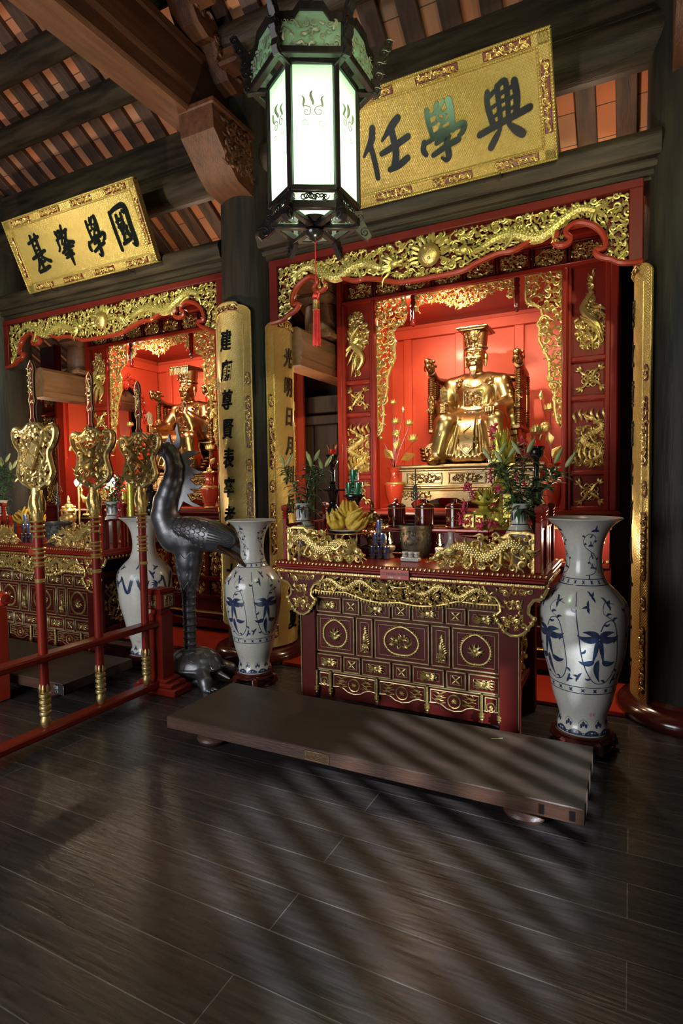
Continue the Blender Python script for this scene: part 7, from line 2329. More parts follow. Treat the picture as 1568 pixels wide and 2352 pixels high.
# ------------------------------------------------------------------ offerings and vessels
ZT = 1.055
def pos(px, py, Y=None, z=ZT):
    p = at(px, py, Y) if Y else atz(px, py, z)
    return np.array((p[0], p[1], z))
def single(mb, name, mats, loc, label, cat, group=None, rz=0, sharp=38):
    o = mb.build(name, mats, loc=tuple(loc), sharp=sharp)
    o.rotation_euler = (0, 0, rz)
    return tag(o, label, cat, group)
def pottery(mb, prof, c=(0, 0, 0), seg=28):
    mb.lathe(smoothprof(prof, 4), seg, c=c)
def lilies(vloc, label, stems, plain=False, r=1.0):
    "white vase (thing with body, painted band) plus lily stems (a thing of their own) standing in it"
    t = thing('flower_vase', label[0], 'vase', tuple(vloc))
    r *= 1.15
    t.scale = (r, r, r*1.62)
    mb = MB()
    P = [(0.045, 0), (0.048, 0.01), (0.060, 0.04), (0.078, 0.085), (0.074, 0.115), (0.050, 0.140), (0.044, 0.165), (0.047, 0.195), (0.062, 0.215)]
    mb.lathe(list(smoothprof(P, 4))+[(0.055, 0.214), (0.038, 0.18), (0.038, 0.1)], 28)
    mb.mat = 1
    for z, rr in ((0.143, 0.0505), (0.122, 0.071), (0.196, 0.049)):
        mb.tube([(rr*cos(q), rr*sin(q), z) for q in np.linspace(0, 2*pi, 28)[:-1]], 0.0018, 4, closed=True)
    for k in range(8):
        a = 2*pi*k/8
        Rk = np.stack([np.array([-sin(a), cos(a), 0]), np.array([0, 0, 1.0]), np.array([cos(a), sin(a), 0])], 1)
        mb.set(R=Rk, o=(0.045*cos(a), 0.045*sin(a), 0)); flame(mb, 0, 0.155, pi/2, 0.035, 0.004, 0.3, 0.001, lift=0)
        mb.set(R=Rk, o=(0.0765*cos(a), 0.0765*sin(a), 0))
        if not plain: spiral(mb, 0, 0.09, 0.016, 0, 1, 1.2, 0.0, tk=0.14, rise=0); flame(mb, 0, 0.05, pi/2, 0.03, 0.004, 0.3, -0.006, lift=0)
    mb.set()
    mb.build('body', [CERAM, BLUE], t)
    base = np.array(vloc)+np.array((0, 0, 0.16*r*1.62))
    f = thing('lily_stems', label[1], 'flowers', tuple(base))
    rng = random.Random(int(abs(vloc[0])*1000))
    for (tip, nb) in stems:
        tip = np.array(tip)-base
        mid = tip*0.5+np.array((rng.uniform(-.02, .02), 0, 0.03))
        P = [np.array((0, 0, 0.0)), np.array((tip[0]*0.15, tip[1]*.15, 0.08)), mid, tip*0.85, tip]
        P = smoothprof(np.array(P), 5) if False else np.array(P)
        C = []
        for i in range(len(P)-1):
            a, b, c, d = P[max(i-1, 0)], P[i], P[i+1], P[min(i+2, len(P)-1)]
            for q in np.linspace(0, 1, 5, endpoint=False): C.append(0.5*((2*b)+(c-a)*q+(2*a-5*b+4*c-d)*q*q+(3*b-a-3*c+d)*q**3))
        C.append(P[-1]); C = np.array(C)
        mb = MB(); mb.tube(C, np.linspace(0.0055, 0.0035, len(C)), 6)
        mb.build('stem', LEAF, f)
        mb = MB()
        n = len(C)
        for k in range(36):                                 # leaves in a loose spiral up the stem
            q = 0.12+0.85*k/35
            i = min(int(q*(n-1)), n-2)
            p0 = C[i]
            a = k*2.4+rng.uniform(-.3, .3); ln = (0.135-0.045*q)*rng.uniform(0.8, 1.2)
            L = []; Wd = []
            up = rng.uniform(0.5, 1.0)
            for s in range(7):
                w = s/6
                L.append(p0+np.array((cos(a), sin(a), 0))*ln*w+np.array((0, 0, ln*(up*w-1.0*w*w*rng.uniform(0.75, 1.0)))))
                Wd.append(0.0145*max(0.08, sin(pi*(0.12+0.88*w))))
            mb.tube(L, Wd, 6, flat=0.22)
        mb.build('leaves', LEAF, f)
        for k in range(nb):
            a = k*2.2+rng.uniform(0, 1)
            d = np.array((0.55*cos(a), 0.35*sin(a), 0.85)) if nb > 1 else (tip/np.linalg.norm(tip)+np.array((0, 0, .25)))
            d /= np.linalg.norm(d)
            b0 = tip-np.array((0, 0, 0.02*k))
            L0 = rng.uniform(0.025, 0.05)
            mb = MB()
            mb.tube([b0, b0+d*L0], 0.003, 5, mt=1)
            B = [b0+d*(L0+0.105*s) for s in np.linspace(0, 1, 8)]
            mb.tube(B, [0.005, 0.011, 0.0145, 0.0155, 0.0145, 0.012, 0.008, 0.002], 6)
            mb.build('bud', [BUD, LEAF], f, sharp=60)
    return t
Y1 = 3.78
v1 = pos(697, 1207, Y1)
lilies(v1, ('small blue and white vase of lilies by the left post of the right altar', 'lily stems with pale green buds, in front of the column gap'),
       [(at(716, 1068, Y1), 3), (at(742, 1080, Y1+.04), 2), (at(655, 1075, Y1), 2)])
v2 = pos(1193, 1207, Y1+0.04)
lilies(v2, ('small blue and white vase of lilies at the right end of the altar', 'dark lily stems with green buds reaching over the right dragon fence'),
       [(at(1135, 1062, Y1), 2), (at(1158, 1065, Y1), 2), (at(1205, 1050, Y1), 2), (at(1268, 1075, Y1+.03), 1), (at(1290, 1085, Y1), 1)])
v3 = pos(3, 1207, Y1+0.02)
lilies(v3, ('plain white vase at the left edge of the left altar', 'lily stems with pale buds at the left edge of the picture'),
       [(at(8, 1070, Y1), 3), (at(24, 1085, Y1), 2)], plain=True, r=1.05)
v4 = pos(259, 1205, 4.0)
lilies(v4, ('white vase behind the middle fan pole on the left altar', 'lily leaves behind the middle fan pole'),
       [(at(250, 1085, 4.0), 0), (at(285, 1090, 4.0), 0), (at(268, 1100, 4.0), 0)], plain=True)

def candlestick(loc, label, h=0.78):
    t = thing('candle_stand', label, 'candlestick', tuple(loc))
    t.scale = (1, 1, h/0.78)
    mb = MB()
    mb.lathe([(0.0, 0), (0.085, 0.0), (0.09, 0.02), (0.06, 0.035), (0.035, 0.05), (0.028, 0.12), (0.022, 0.20), (0.034, 0.235), (0.036, 0.245), (0.026, 0.255), (0.032, 0.27), (0.05, 0.295), (0.055, 0.32), (0.05, 0.345), (0.032, 0.368), (0.026, 0.38), (0.04, 0.39), (0.04, 0.40), (0.03, 0.41), (0.038, 0.44), (0.046, 0.47), (0.05, 0.485)], 28)
    mb.build('lower_stem', EBONY, t)
    mb = MB(); mb.lathe([(0.0, 0.482), (0.115, 0.488), (0.12, 0.494), (0.118, 0.50), (0.0, 0.50)], 32); mb.build('drip_tray', EBONY, t)
    mb = MB()
    mb.lathe([(0.04, 0.50), (0.034, 0.515), (0.025, 0.52), (0.03, 0.53), (0.022, 0.54), (0.028, 0.555), (0.019, 0.565), (0.017, 0.60), (0.019, 0.645), (0.024, 0.66), (0.018, 0.67), (0.03, 0.695), (0.044, 0.715), (0.048, 0.735), (0.046, 0.75), (0.056, 0.762), (0.054, 0.775), (0.03, 0.775), (0.0, 0.77)], 28)
    mb.build('upper_stem', EBONY, t)
    return t
Yc = 4.04
for px, lab in ((765, 'tall black turned candle stand left of the green tins'), (1231, 'tall black turned candle stand behind the right lilies'), (347, 'black turned candle stand between the third fan pole and the crane')):
    p = pos(px, 1190, Yc)
    candlestick(p, lab)
def redcup(loc, label, lotus=False):
    t = thing('candle_cup', label, 'candle holder', tuple(loc))
    mb = MB(); mb.lathe([(0.0, 0.0), (0.024, 0.0), (0.028, 0.01), (0.028, 0.04), (0.0, 0.042)], 20); mb.build('red_wax', mat('red_wax', (0.5, 0.01, 0.01), 0.3, emit=(0.9, 0.03, 0.01), estr=0.25) if 'red_wax' not in MATS else MATS['red_wax'], t)
    mb = MB(); mb.lathe([(0.028, 0.0), (0.031, 0.02), (0.034, 0.045), (0.045, 0.075), (0.042, 0.075), (0.031, 0.045), (0.029, 0.03)], 20); mb.build('glass_cup', GLASS, t)
    if lotus:
        mb = MB()
        for q in range(2):
            for k in range(8):
                a = 2*pi*(k+0.5*q)/8
                mb.tube([(0.01*cos(a), 0.01*sin(a), 0.075), ((0.035-0.01*q)*cos(a), (0.035-.01*q)*sin(a), 0.095+0.01*q), ((0.045-0.02*q)*cos(a), (0.045-.02*q)*sin(a), 0.125+0.015*q)], [0.006, 0.014, 0.002], 6, flat=0.4)
        mb.build('gilt_lotus', GOLD, t)
    return t
for px, lab, lo in ((765, 'red glass candle cup on the left candle stand', False), (1231, 'red glass candle cup with gilt lotus on the right candle stand', True)):
    p = pos(px, 1190, Yc); redcup((p[0], p[1], ZT+0.778), lab, lo)

# citron fruit: clustered fingers
def citron(loc, label, rz, tilt, sc=1.0, seed=0, group=None):
    s = Sculpt((-0.09, -0.09, -0.06), (0.09, 0.09, 0.15), 0.0042)
    s.ell((0, 0, 0), (0.058, 0.058, 0.045), 0.02)
    rng = random.Random(seed)
    for ring_, n, r0 in ((0, 7, 0.048), (1, 5, 0.028), (2, 2, 0.008)):
        for k in range(n):
            a = 2*pi*k/n+0.4*ring_+rng.uniform(-.12, .12)
            c, q = cos(a), sin(a)
            ln = rng.uniform(0.09, 0.125)
            s.chain([(c*r0, q*r0, 0.0), (c*(r0+0.014), q*(r0+0.014), ln*0.55), (c*(r0+0.002), q*(r0+0.002), ln)], [0.019, 0.014, 0.007], 0.006)
    V, F = s.mesh()
    mb = MB(); mb.add(V*sc, F)
    o = mb.build('citron', FRUIT, loc=tuple(loc), sharp=180)
    o.rotation_euler = (tilt[0], tilt[1], rz)
    tag(o, label, 'fruit', group)
    return o
def fruitstand(loc, label, h):
    t = thing('offering_stand', label, 'stand', tuple(loc))
    mb = MB(); mb.lathe([(0.0, 0), (0.075, 0), (0.08, 0.015), (0.05, 0.03), (0.03, 0.06), (0.028, h-0.05), (0.06, h-0.03), (0.14, h-0.012), (0.152, h-0.006), (0.152, h), (0.0, h)], 30); mb.build('pedestal', LACJAR, t)
    mb = MB(); mb.tube([(0.153*cos(q), 0.153*sin(q), h-0.004) for q in np.linspace(0, 2*pi, 36)[:-1]], 0.004, 5, closed=True); mb.build('gilt_rim', GOLD, t)
    return t
Yf = 3.72
p = at(797, 1222, Yf)
hs = p[2]-ZT
fruitstand((p[0], Yf, ZT), 'dark lacquered pedestal dish under the citrons on the right altar', hs)
mb = MB(); mb.lathe([(0.0, 0.0), (0.07, 0.0), (0.125, 0.014), (0.13, 0.017), (0.128, 0.02), (0.07, 0.006), (0.0, 0.005)], 32)
single(mb, 'plate', CERAM, (p[0], Yf, p[2]+0.001), 'white plate under the three citrons', 'plate')
fz = p[2]+0.055
citron((p[0]-0.062, Yf-0.02, fz), 'left of the three yellow citrons on the plate', 0.4, (0.2, -0.35), 0.95, 1)
citron((p[0]+0.062, Yf-0.03, fz+0.002), 'right of the three yellow citrons on the plate', 1.1, (0.7, 0.5), 1.05, 2)
citron((p[0]-0.005, Yf+0.045, fz+0.055), 'topmost yellow citron behind the other two', 2.0, (-0.1, 0.05), 1.0, 3)
p = at(68, 1205, Yf+.1)
fruitstand((p[0], Yf+.1, ZT), 'dark pedestal dish behind the blue tins on the left altar', p[2]-ZT)
citron((p[0]+0.03, Yf+.09, p[2]+0.05), 'orange yellow citron standing beside the front fan pole', 0.3, (0, 0.1), 1.15, 5)
citron((p[0]-0.075, Yf+.08, p[2]+0.045), 'small yellow citron left of the larger one on the left altar', 0.9, (0.1, -0.7), 0.85, 6)
citron((p[0]+0.115, Yf+.1, p[2]+0.045), 'yellow citron right of the front fan pole', 0.9, (0.1, 0.7), 0.85, 7)

# tins
def tin(loc, r, h, m, label, group, script, rz=0.0, cat='tin'):
    t = thing('drink_tin' if script != 'tea' else 'tea_tin', label, cat, tuple(loc), rz, group)
    mb = MB()
    mb.lathe([(r*0.9, 0.0), (r, 0.006), (r, h-0.008)], 22, mt=0)
    mb.mat = 1
    mb.set(fn=lambda v: np.stack([(r+0.0005+v[:, 2])*np.sin(v[:, 0]/r), -(r+0.0005+v[:, 2])*np.cos(v[:, 0]/r), v[:, 1]], 1))
    for a in (-0.9, 1.2):
        if script == 'tea':
            mb.tube([(a*r+0.012*cos(q)*1.3, h*0.38+0.011*sin(q), 0) for q in np.linspace(0, 2*pi, 18)[:-1]], 0.0013, 4, closed=True, nrm=(0, 0, 1))
            for k in range(3): mb.tube([(a*r-0.009+0.004*k, h*0.38+0.004*sin(q), 0) for q in np.linspace(0, 6, 4)], 0.0012, 4)
            mb.ell((a*r, h*0.72, 0), (0.008, 0.010, 0.0008), 10, 4, mt=2)
            for k in range(9): mb.ell((a*r-0.02+0.005*k, h*0.14+0.004*sin(k*2), 0), (0.003, 0.003, 0.0006), 6, 4)
        else:
            mb.ell((a*r, h*0.6, 0), (0.008, 0.012, 0.0006), 10, 4, mt=2)
            mb.tube([(a*r-0.01, h*0.3+0.002*sin(q*3), 0) if q == 0 else (a*r-0.01+0.005*q, h*0.3+0.003*(q % 2), 0) for q in range(5)], 0.001, 4)
    mb.set()
    mb.build('labelled_body', [m, WHITE, GOLD], t)
    mb = MB(); mb.lathe([(0.0, h), (r*0.8, h-0.002), (r*0.84, h+0.001), (r*0.95, h+0.001), (r*0.98, h-0.004), (r, h-0.010)], 22); mb.build('lid', STEEL, t)
    return t
def stack(cx, cy, z, r, h, rows, m, script, where, rz=0.0):
    names = ('bottom', 'middle', 'top')
    lev = 0
    for n in rows:
        for k in range(n):
            pl_ = '' if n == 1 else (' left' if k == 0 else (' right' if k == n-1 else ' centre'))
            o = (k-(n-1)/2)*2.06*r
            row = 'topmost' if lev == len(rows)-1 else names[lev]+' row'
            tin((cx+o*cos(rz), cy+o*sin(rz), z+lev*(h+0.0015)), r, h, m, ('%s tin of the stack %s, %s%s' % ('green tea' if script == 'tea' else 'blue and silver', where, row, pl_)).strip(), 'stacked tins '+where, script, 0.3*k)
        lev += 1
p = atz(868, 1284, ZT)
stack(p[0], p[1]+0.03, ZT, 0.0245, 0.092, (3, 2, 1), BLUECAN, 'soda', 'left of the oil lamp', 0.15)
p = atz(56, 1246, ZT)
stack(p[0], p[1]+0.03, ZT, 0.0245, 0.092, (3, 2, 1), BLUECAN, 'soda', 'on the left altar', 0.2)
p = at(813, 1137, 4.0)
t = thing('tin_pedestal', 'dark square pedestal under the green tins', 'stand', (p[0], 4.0, ZT))
hp = p[2]-ZT
mb = MB(); mb.lathe([(0.07, 0), (0.07, 0.02), (0.045, 0.04), (0.04, hp-0.06), (0.06, hp-0.02), (0.085, hp-0.01), (0.085, hp)], 24); mb.build('pedestal', EBONY, t)
stack(p[0], 4.0, ZT+hp, 0.034, 0.098, (2, 1), GREENCAN, 'tea', 'on the dark pedestal')

# lidded incense urns
def urn(loc, label, m, glow):
    t = thing('incense_urn', label, 'incense burner', tuple(loc))
    mb = MB()
    for k in range(3):
        a = k*2*pi/3+0.5
        mb.tube([(0.03*cos(a), 0.03*sin(a), 0.055), (0.055*cos(a), 0.055*sin(a), 0.04), (0.05*cos(a), 0.05*sin(a), 0.015), (0.058*cos(a), 0.058*sin(a), 0)], [0.02, 0.016, 0.011, 0.014], 8)
    pottery(mb, [(0.02, 0.045), (0.055, 0.06), (0.075, 0.10), (0.07, 0.135), (0.05, 0.155), (0.045, 0.17), (0.07, 0.178), (0.072, 0.185)])
    for s in (-1, 1): mb.tube([(s*0.065, 0, 0.12), (s*0.10, 0, 0.14), (s*0.105, 0, 0.18), (s*0.085, 0, 0.20)], [0.010, 0.010, 0.009, 0.006], 7)
    mb.set(R=FRONT, o=(0, -0.074, 0)); scrolls(mb, rectbox(-.04, .04, .08, .13), (-.04, .04, .075, .135), .01, .016, 9, 160, fl=0.2, tk=0.25); mb.set()
    mb.build('bowl', m, t)
    mb = MB(); pottery(mb, [(0.086, 0.186), (0.08, 0.195), (0.055, 0.215), (0.045, 0.235), (0.035, 0.25), (0.014, 0.26)])
    for k in range(8): mb.ell((0.055*cos(k*pi/4), 0.055*sin(k*pi/4), 0.222), 0.014, 7, 5)
    mb.lathe([(0.012, 0.26), (0.02, 0.272), (0.013, 0.282), (0.016, 0.30), (0.013, 0.32), (0.0, 0.345)], 12)
    mb.build('lid', m, t)
    if glow:
        mb = MB()
        for k in range(10): mb.ell((-0.05+0.011*k, -0.075-0.006*sin(k), 0.115+0.004*(k % 2)), 0.0045, 6, 4)
        mb.build('glowing_beads', LEDRED, t)
    return t
p = pos(855, 1230, 3.95)
urn((p[0], 3.95, ZT+0.07), 'bronze lidded incense urn with glowing red beads', DBRONZE, True)
mb = MB(); mb.box((0, 0, 0.035), (0.19, 0.16, 0.07), 0.012); mb.box((0, 0, 0.062), (0.21, 0.18, 0.016), 0.005)
single(mb, 'urn_base', ROSE, (p[0], 3.95, ZT), 'small red lacquered base under the bronze urn', 'base')
p = pos(158, 1180, 4.0)
mb = MB(); mb.box((0, 0, 0.06), (0.20, 0.17, 0.12), 0.012)
single(mb, 'urn_base', ROSE, (p[0], 4.0, ZT), 'red lacquered base under the golden urn on the left altar', 'base')
urn((p[0], 4.0, ZT+0.12), 'golden lidded incense urn between the front two fan poles', GOLD, False)

# bronze incense pots with their ornate rods
def pot(loc, label, r, h):
    t = thing('incense_pot', label, 'incense pot', tuple(loc))
    mb = MB()
    mb.lathe([(r*0.72, 0), (r*0.80, 0.015), (r*0.92, h*0.3), (r*0.97, h*0.6), (r*0.94, h*0.82), (r*1.0, h*0.88), (r*1.06, h*0.93), (r*1.06, h), (r*0.96, h), (r*0.9, h*0.85), (r*0.0, h*0.82)], 40)
    for k in range(3):
        a = k*2*pi/3-pi/2+0.5
        mb.ell((r*0.75*cos(a), r*0.75*sin(a), 0.012), (0.03, 0.03, 0.02), 8, 5)
    mb.build('bowl', IRONPOT, t)
    mb = MB()
    for k in range(26):
        a = 2*pi*k/26
        R_ = np.stack([np.array([-sin(a), cos(a), 0]), np.array([0, 0, 1.0]), np.array([cos(a), sin(a), 0])], 1)
        mb.set(R=R_, o=(r*0.96*cos(a), r*0.96*sin(a), 0))
        spiral(mb, 0, h*(0.45+0.14*(k % 3)), 0.018, k*1.3, 1 if k % 2 else -1, 1.3, 0.0, tk=0.2)
        if k % 2: flame(mb, 0, h*0.75, -pi/2, 0.03, 0.006, 0.2, 0, lift=0)
    mb.set(); mb.ell((0, -r*0.96, h*0.5), (0.026, 0.014, 0.026), 12, 8)
    for k in range(7): flame(mb.set(R=FRONT, o=(0, -r*0.975, h*0.72)), -0.03+0.01*k, 0, pi/2, 0.03, 0.005, 0.1, 0, lift=0)
    mb.build('cloud_relief', IRONPOT, t)
    return t
def rod(loc, label, h):
    t = thing('incense_rod', label, 'incense holder', tuple(loc))
    mb = MB()
    mb.tube([(0, 0, 0), (0, 0, h)], 0.005, 7)
    for k in range(22): mb.ell((0, 0, 0.02+h*0.55*k/22), (0.007, 0.007, 0.005), 6, 4)
    mb.build('shaft', IRONPOT, t)
    mb = MB().set(R=FRONT)
    for s in (-1, 1):
        for k, z in enumerate((0.50, 0.56, 0.62, 0.68)):
            flame(mb, s*0.004, h*z, (0.5 if s > 0 else pi-0.5)+s*0.15*k, 0.045, 0.006, 0.8*s, 0, n=7)
            spiral(mb, s*0.026, h*z, 0.012, 0.5, s, 1.1, 0, tk=0.25)
    mb.build('dragon_ornament', IRONPOT, t)
    mb = MB()
    for k in range(5):
        w = 0.035+0.008*(4-k)*0
        mb.tube([(-0.055, 0, h*(0.80+0.03*k)), (-0.02, 0, h*(0.812+0.03*k)), (0.02, 0, h*(0.812+0.03*k)), (0.055, 0, h*(0.80+0.03*k))], 0.0016, 5)
    mb.tube([(-0.075, 0, h*0.78), (-0.05, 0, h*0.90), (0, 0, h*0.97), (0.05, 0, h*0.90), (0.075, 0, h*0.78)], 0.0016, 5)
    mb.build('coil_hanger', OLDGOLD, t)
    return t
p = atz(955, 1283, ZT)
PY = p[1]+0.11
p = pos(955, 1283, PY)
pot((p[0], PY, ZT), 'dark bronze incense pot in the middle of the right altar', 0.118, 0.235)
rod((p[0], PY+0.0, ZT+0.195), 'ornate iron incense rod standing in the right bronze pot', 0.45)
p = pos(136, 1245, 3.72)
pot((p[0], 3.72, ZT), 'dark bronze incense pot between the front two fan poles', 0.118, 0.215)
rod((p[0]-0.0, 3.72, ZT+0.175), 'ornate iron incense rod in front of the glowing lamp', 0.42)

# oil lamps
def lamp(loc, label):
    t = thing('oil_lamp', label, 'lamp', tuple(loc))
    mb = MB(); pottery(mb, [(0.030, 0), (0.028, 0.012), (0.014, 0.03), (0.016, 0.045), (0.034, 0.06), (0.038, 0.08), (0.030, 0.09), (0.0, 0.091)])
    mb.mat = 1
    for k in range(7):
        a = 2*pi*k/7
        mb.set(R=np.stack([np.array([-sin(a), cos(a), 0]), np.array([0, 0, 1.0]), np.array([cos(a), sin(a), 0])], 1), o=(0.0365*cos(a), 0.0365*sin(a), 0)); spiral(mb, 0, 0.07, 0.008, 0, 1, 1, 0, tk=0.16, rise=0)
    mb.set()
    mb.build('base', [CERAM, BLUE], t)
    mb = MB(); mb.lathe([(0.015, 0.09), (0.02, 0.10), (0.0, 0.102)], 16); mb.build('burner', GOLD, t)
    mb = MB(); mb.ell((0, 0, 0.122), (0.006, 0.006, 0.014), 10, 8); mb.build('flame', FLAME, t)
    mb = MB(); mb.lathe([(0.021, 0.098), (0.032, 0.115), (0.030, 0.135), (0.020, 0.155), (0.022, 0.172), (0.030, 0.188), (0.0285, 0.188), (0.020, 0.172), (0.018, 0.155), (0.028, 0.135), (0.030, 0.116)], 20); mb.build('glass_chimney', GLASS, t)
    return t
for px, py, lab in ((893, 1282, 'lit oil lamp left of the bronze incense pot'), (1008, 1288, 'lit oil lamp right of the bronze incense pot')):
    p = atz(px, py, ZT); lamp((p[0], p[1]+0.03, ZT), lab)
    light('oil_lamp_flame', 'POINT', (p[0], p[1]-0.01, ZT+0.15), 1.1, (1.0, 0.6, 0.25), radius=0.02)
p = atz(1030, 1280, ZT)
mb = MB(); pottery(mb, [(0.03, 0), (0.045, 0.03), (0.05, 0.06), (0.025, 0.11), (0.02, 0.15), (0.028, 0.18)])
single(mb, 'wine_flask', CERAM, (p[0]-0.01, p[1]+0.10, ZT), 'slender white flask behind the right oil lamp', 'flask')
# tray of cups
p = atz(939, 1291, ZT)
cy_ = p[1]+0.035
mb = MB(); mb.box((0, 0, 0.016), (0.135, 0.055, 0.028), 0.006, mt=0); mb.mat = 1
for k in range(9): spiral(mb.set(R=FRONT, o=(0, -0.028, 0)), -0.055+0.0137*k, 0.017, 0.007, k, 1, 1, 0, tk=0.16, rise=0)
mb.set()
single(mb, 'cup_tray', [CERAM, BLUE], (p[0], cy_, ZT), 'small white and blue tray holding three cups', 'tray')
for k in range(3):
    mb = MB(); mb.lathe([(0.012, 0), (0.018, 0.006), (0.021, 0.03), (0.02, 0.036), (0.0, 0.038)], 18, mt=0); mb.mat = 1
    for q in range(6):
        a = q*pi/3
        mb.set(R=np.stack([np.array([-sin(a), cos(a), 0]), np.array([0, 0, 1.0]), np.array([cos(a), sin(a), 0])], 1), o=(0.0205*cos(a), 0.0205*sin(a), 0)); spiral(mb, 0, 0.02, 0.006, 0, 1, 1, 0, tk=0.2, rise=0)
    mb.set()
    single(mb, 'wine_cup', [CERAM, BLUE], (p[0]+(k-1)*0.043, cy_, ZT+0.0305), '%s of the three small white cups in the tray' % ('left', 'middle', 'right')[k], 'cup', 'cups in the tray')
p = atz(114, 1243, ZT)
mb = MB(); mb.box((0, 0, 0.014), (0.12, 0.05, 0.026), 0.006, mt=0); mb.mat = 1
for k in range(8): spiral(mb.set(R=FRONT, o=(0, -0.026, 0)), -0.05+0.014*k, 0.014, 0.006, k, 1, 1, 0, tk=0.16, rise=0)
mb.set()
single(mb, 'cup_tray', [CERAM, BLUE], (p[0], p[1]+0.03, ZT), 'small white tray beside the front fan pole', 'tray')
for k in range(2):
    mb = MB(); mb.lathe([(0.012, 0), (0.018, 0.006), (0.021, 0.03), (0.02, 0.036), (0.0, 0.038)], 18)
    single(mb, 'wine_cup', CERAM, (p[0]-0.02+k*0.043, p[1]+0.03, ZT+0.028), '%s white cup in the tray beside the front fan pole' % ('left', 'right')[k], 'cup', 'cups beside the front fan pole')

# lacquer jars on the small raised shelf
p = at(975, 1212, 4.05)
hz_ = p[2]-ZT
def shelf(x, label):
    t = thing('altar_shelf', label, 'shelf', (x, 4.085, ZT))
    mb = MB(); mb.box((0, 0, hz_-0.012), (0.96, 0.16, 0.024), 0.006); mb.build('board', ORED, t)
    for s in (-1, 1):
        mb = MB(); mb.box((s*0.42, 0, (hz_-0.024)/2), (0.04, 0.12, hz_-0.024), 0.006); mb.build('leg', ORED, t)
    mb = MB(); mb.box((0, 0.05, (hz_-0.03)/2), (0.84, 0.02, hz_-0.05)); mb.build('back_board', RED, t)
    return t
shelf(p[0], 'narrow red shelf carrying the three lacquer jars')
def jar(loc, label):
    t = thing('lacquer_jar', label, 'jar', tuple(loc), group='lacquer jars on the shelf')
    mb = MB(); mb.lathe([(0.060, 0), (0.067, 0.006), (0.067, 0.150), (0.06, 0.156)], 28, mt=0)
    mb.tube([(0.0675*cos(q), 0.0675*sin(q), 0.145) for q in np.linspace(0, 2*pi, 32)[:-1]], 0.0035, 5, closed=True, mt=1)
    mb.tube([(0.0675*cos(q), 0.0675*sin(q), 0.012) for q in np.linspace(0, 2*pi, 32)[:-1]], 0.0025, 5, closed=True, mt=1)
    mb.mat = 1
    mb.set(fn=lambda v: np.stack([(0.0675+v[:, 2])*np.sin(v[:, 0]/0.067), -(0.0675+v[:, 2])*np.cos(v[:, 0]/0.067), v[:, 1]], 1))
    for s in (-1, 1):
        spiral(mb, 0.02*s-0.02, 0.06, 0.014, 0.5, s, 1.3, 0, tk=0.12, rise=0); flame(mb, 0.01*s-0.02, 0.065, pi/2-0.8*s, 0.04, 0.003, 0.5, 0, lift=0)
    mb.set()
    mb.build('body', [LACJAR, GOLD], t)
    mb = MB(); mb.lathe([(0.070, 0.154), (0.070, 0.162), (0.05, 0.176), (0.02, 0.184), (0.012, 0.188), (0.014, 0.20), (0.016, 0.21), (0.0, 0.214)], 28); mb.build('lid', LACJAR, t)
    return t
for px, nm in ((911, 'left'), (976, 'middle'), (1045, 'right')):
    q = at(px, 1210, 4.075); jar((q[0], 4.075, ZT+hz_), '%s of the three maroon lacquer jars with gold rims' % nm)
p = at(80, 1240, 3.78)
mb = MB(); mb.lathe([(0.0, 0), (0.07, 0), (0.075, 0.01), (0.075, 0.15), (0.06, 0.165), (0.02, 0.175), (0.02, 0.19), (0.0, 0.195)], 24)
single(mb, 'lacquer_jar', LACJAR, (p[0], 3.80, ZT), 'maroon lacquer box half hidden by the front fan pole', 'jar')

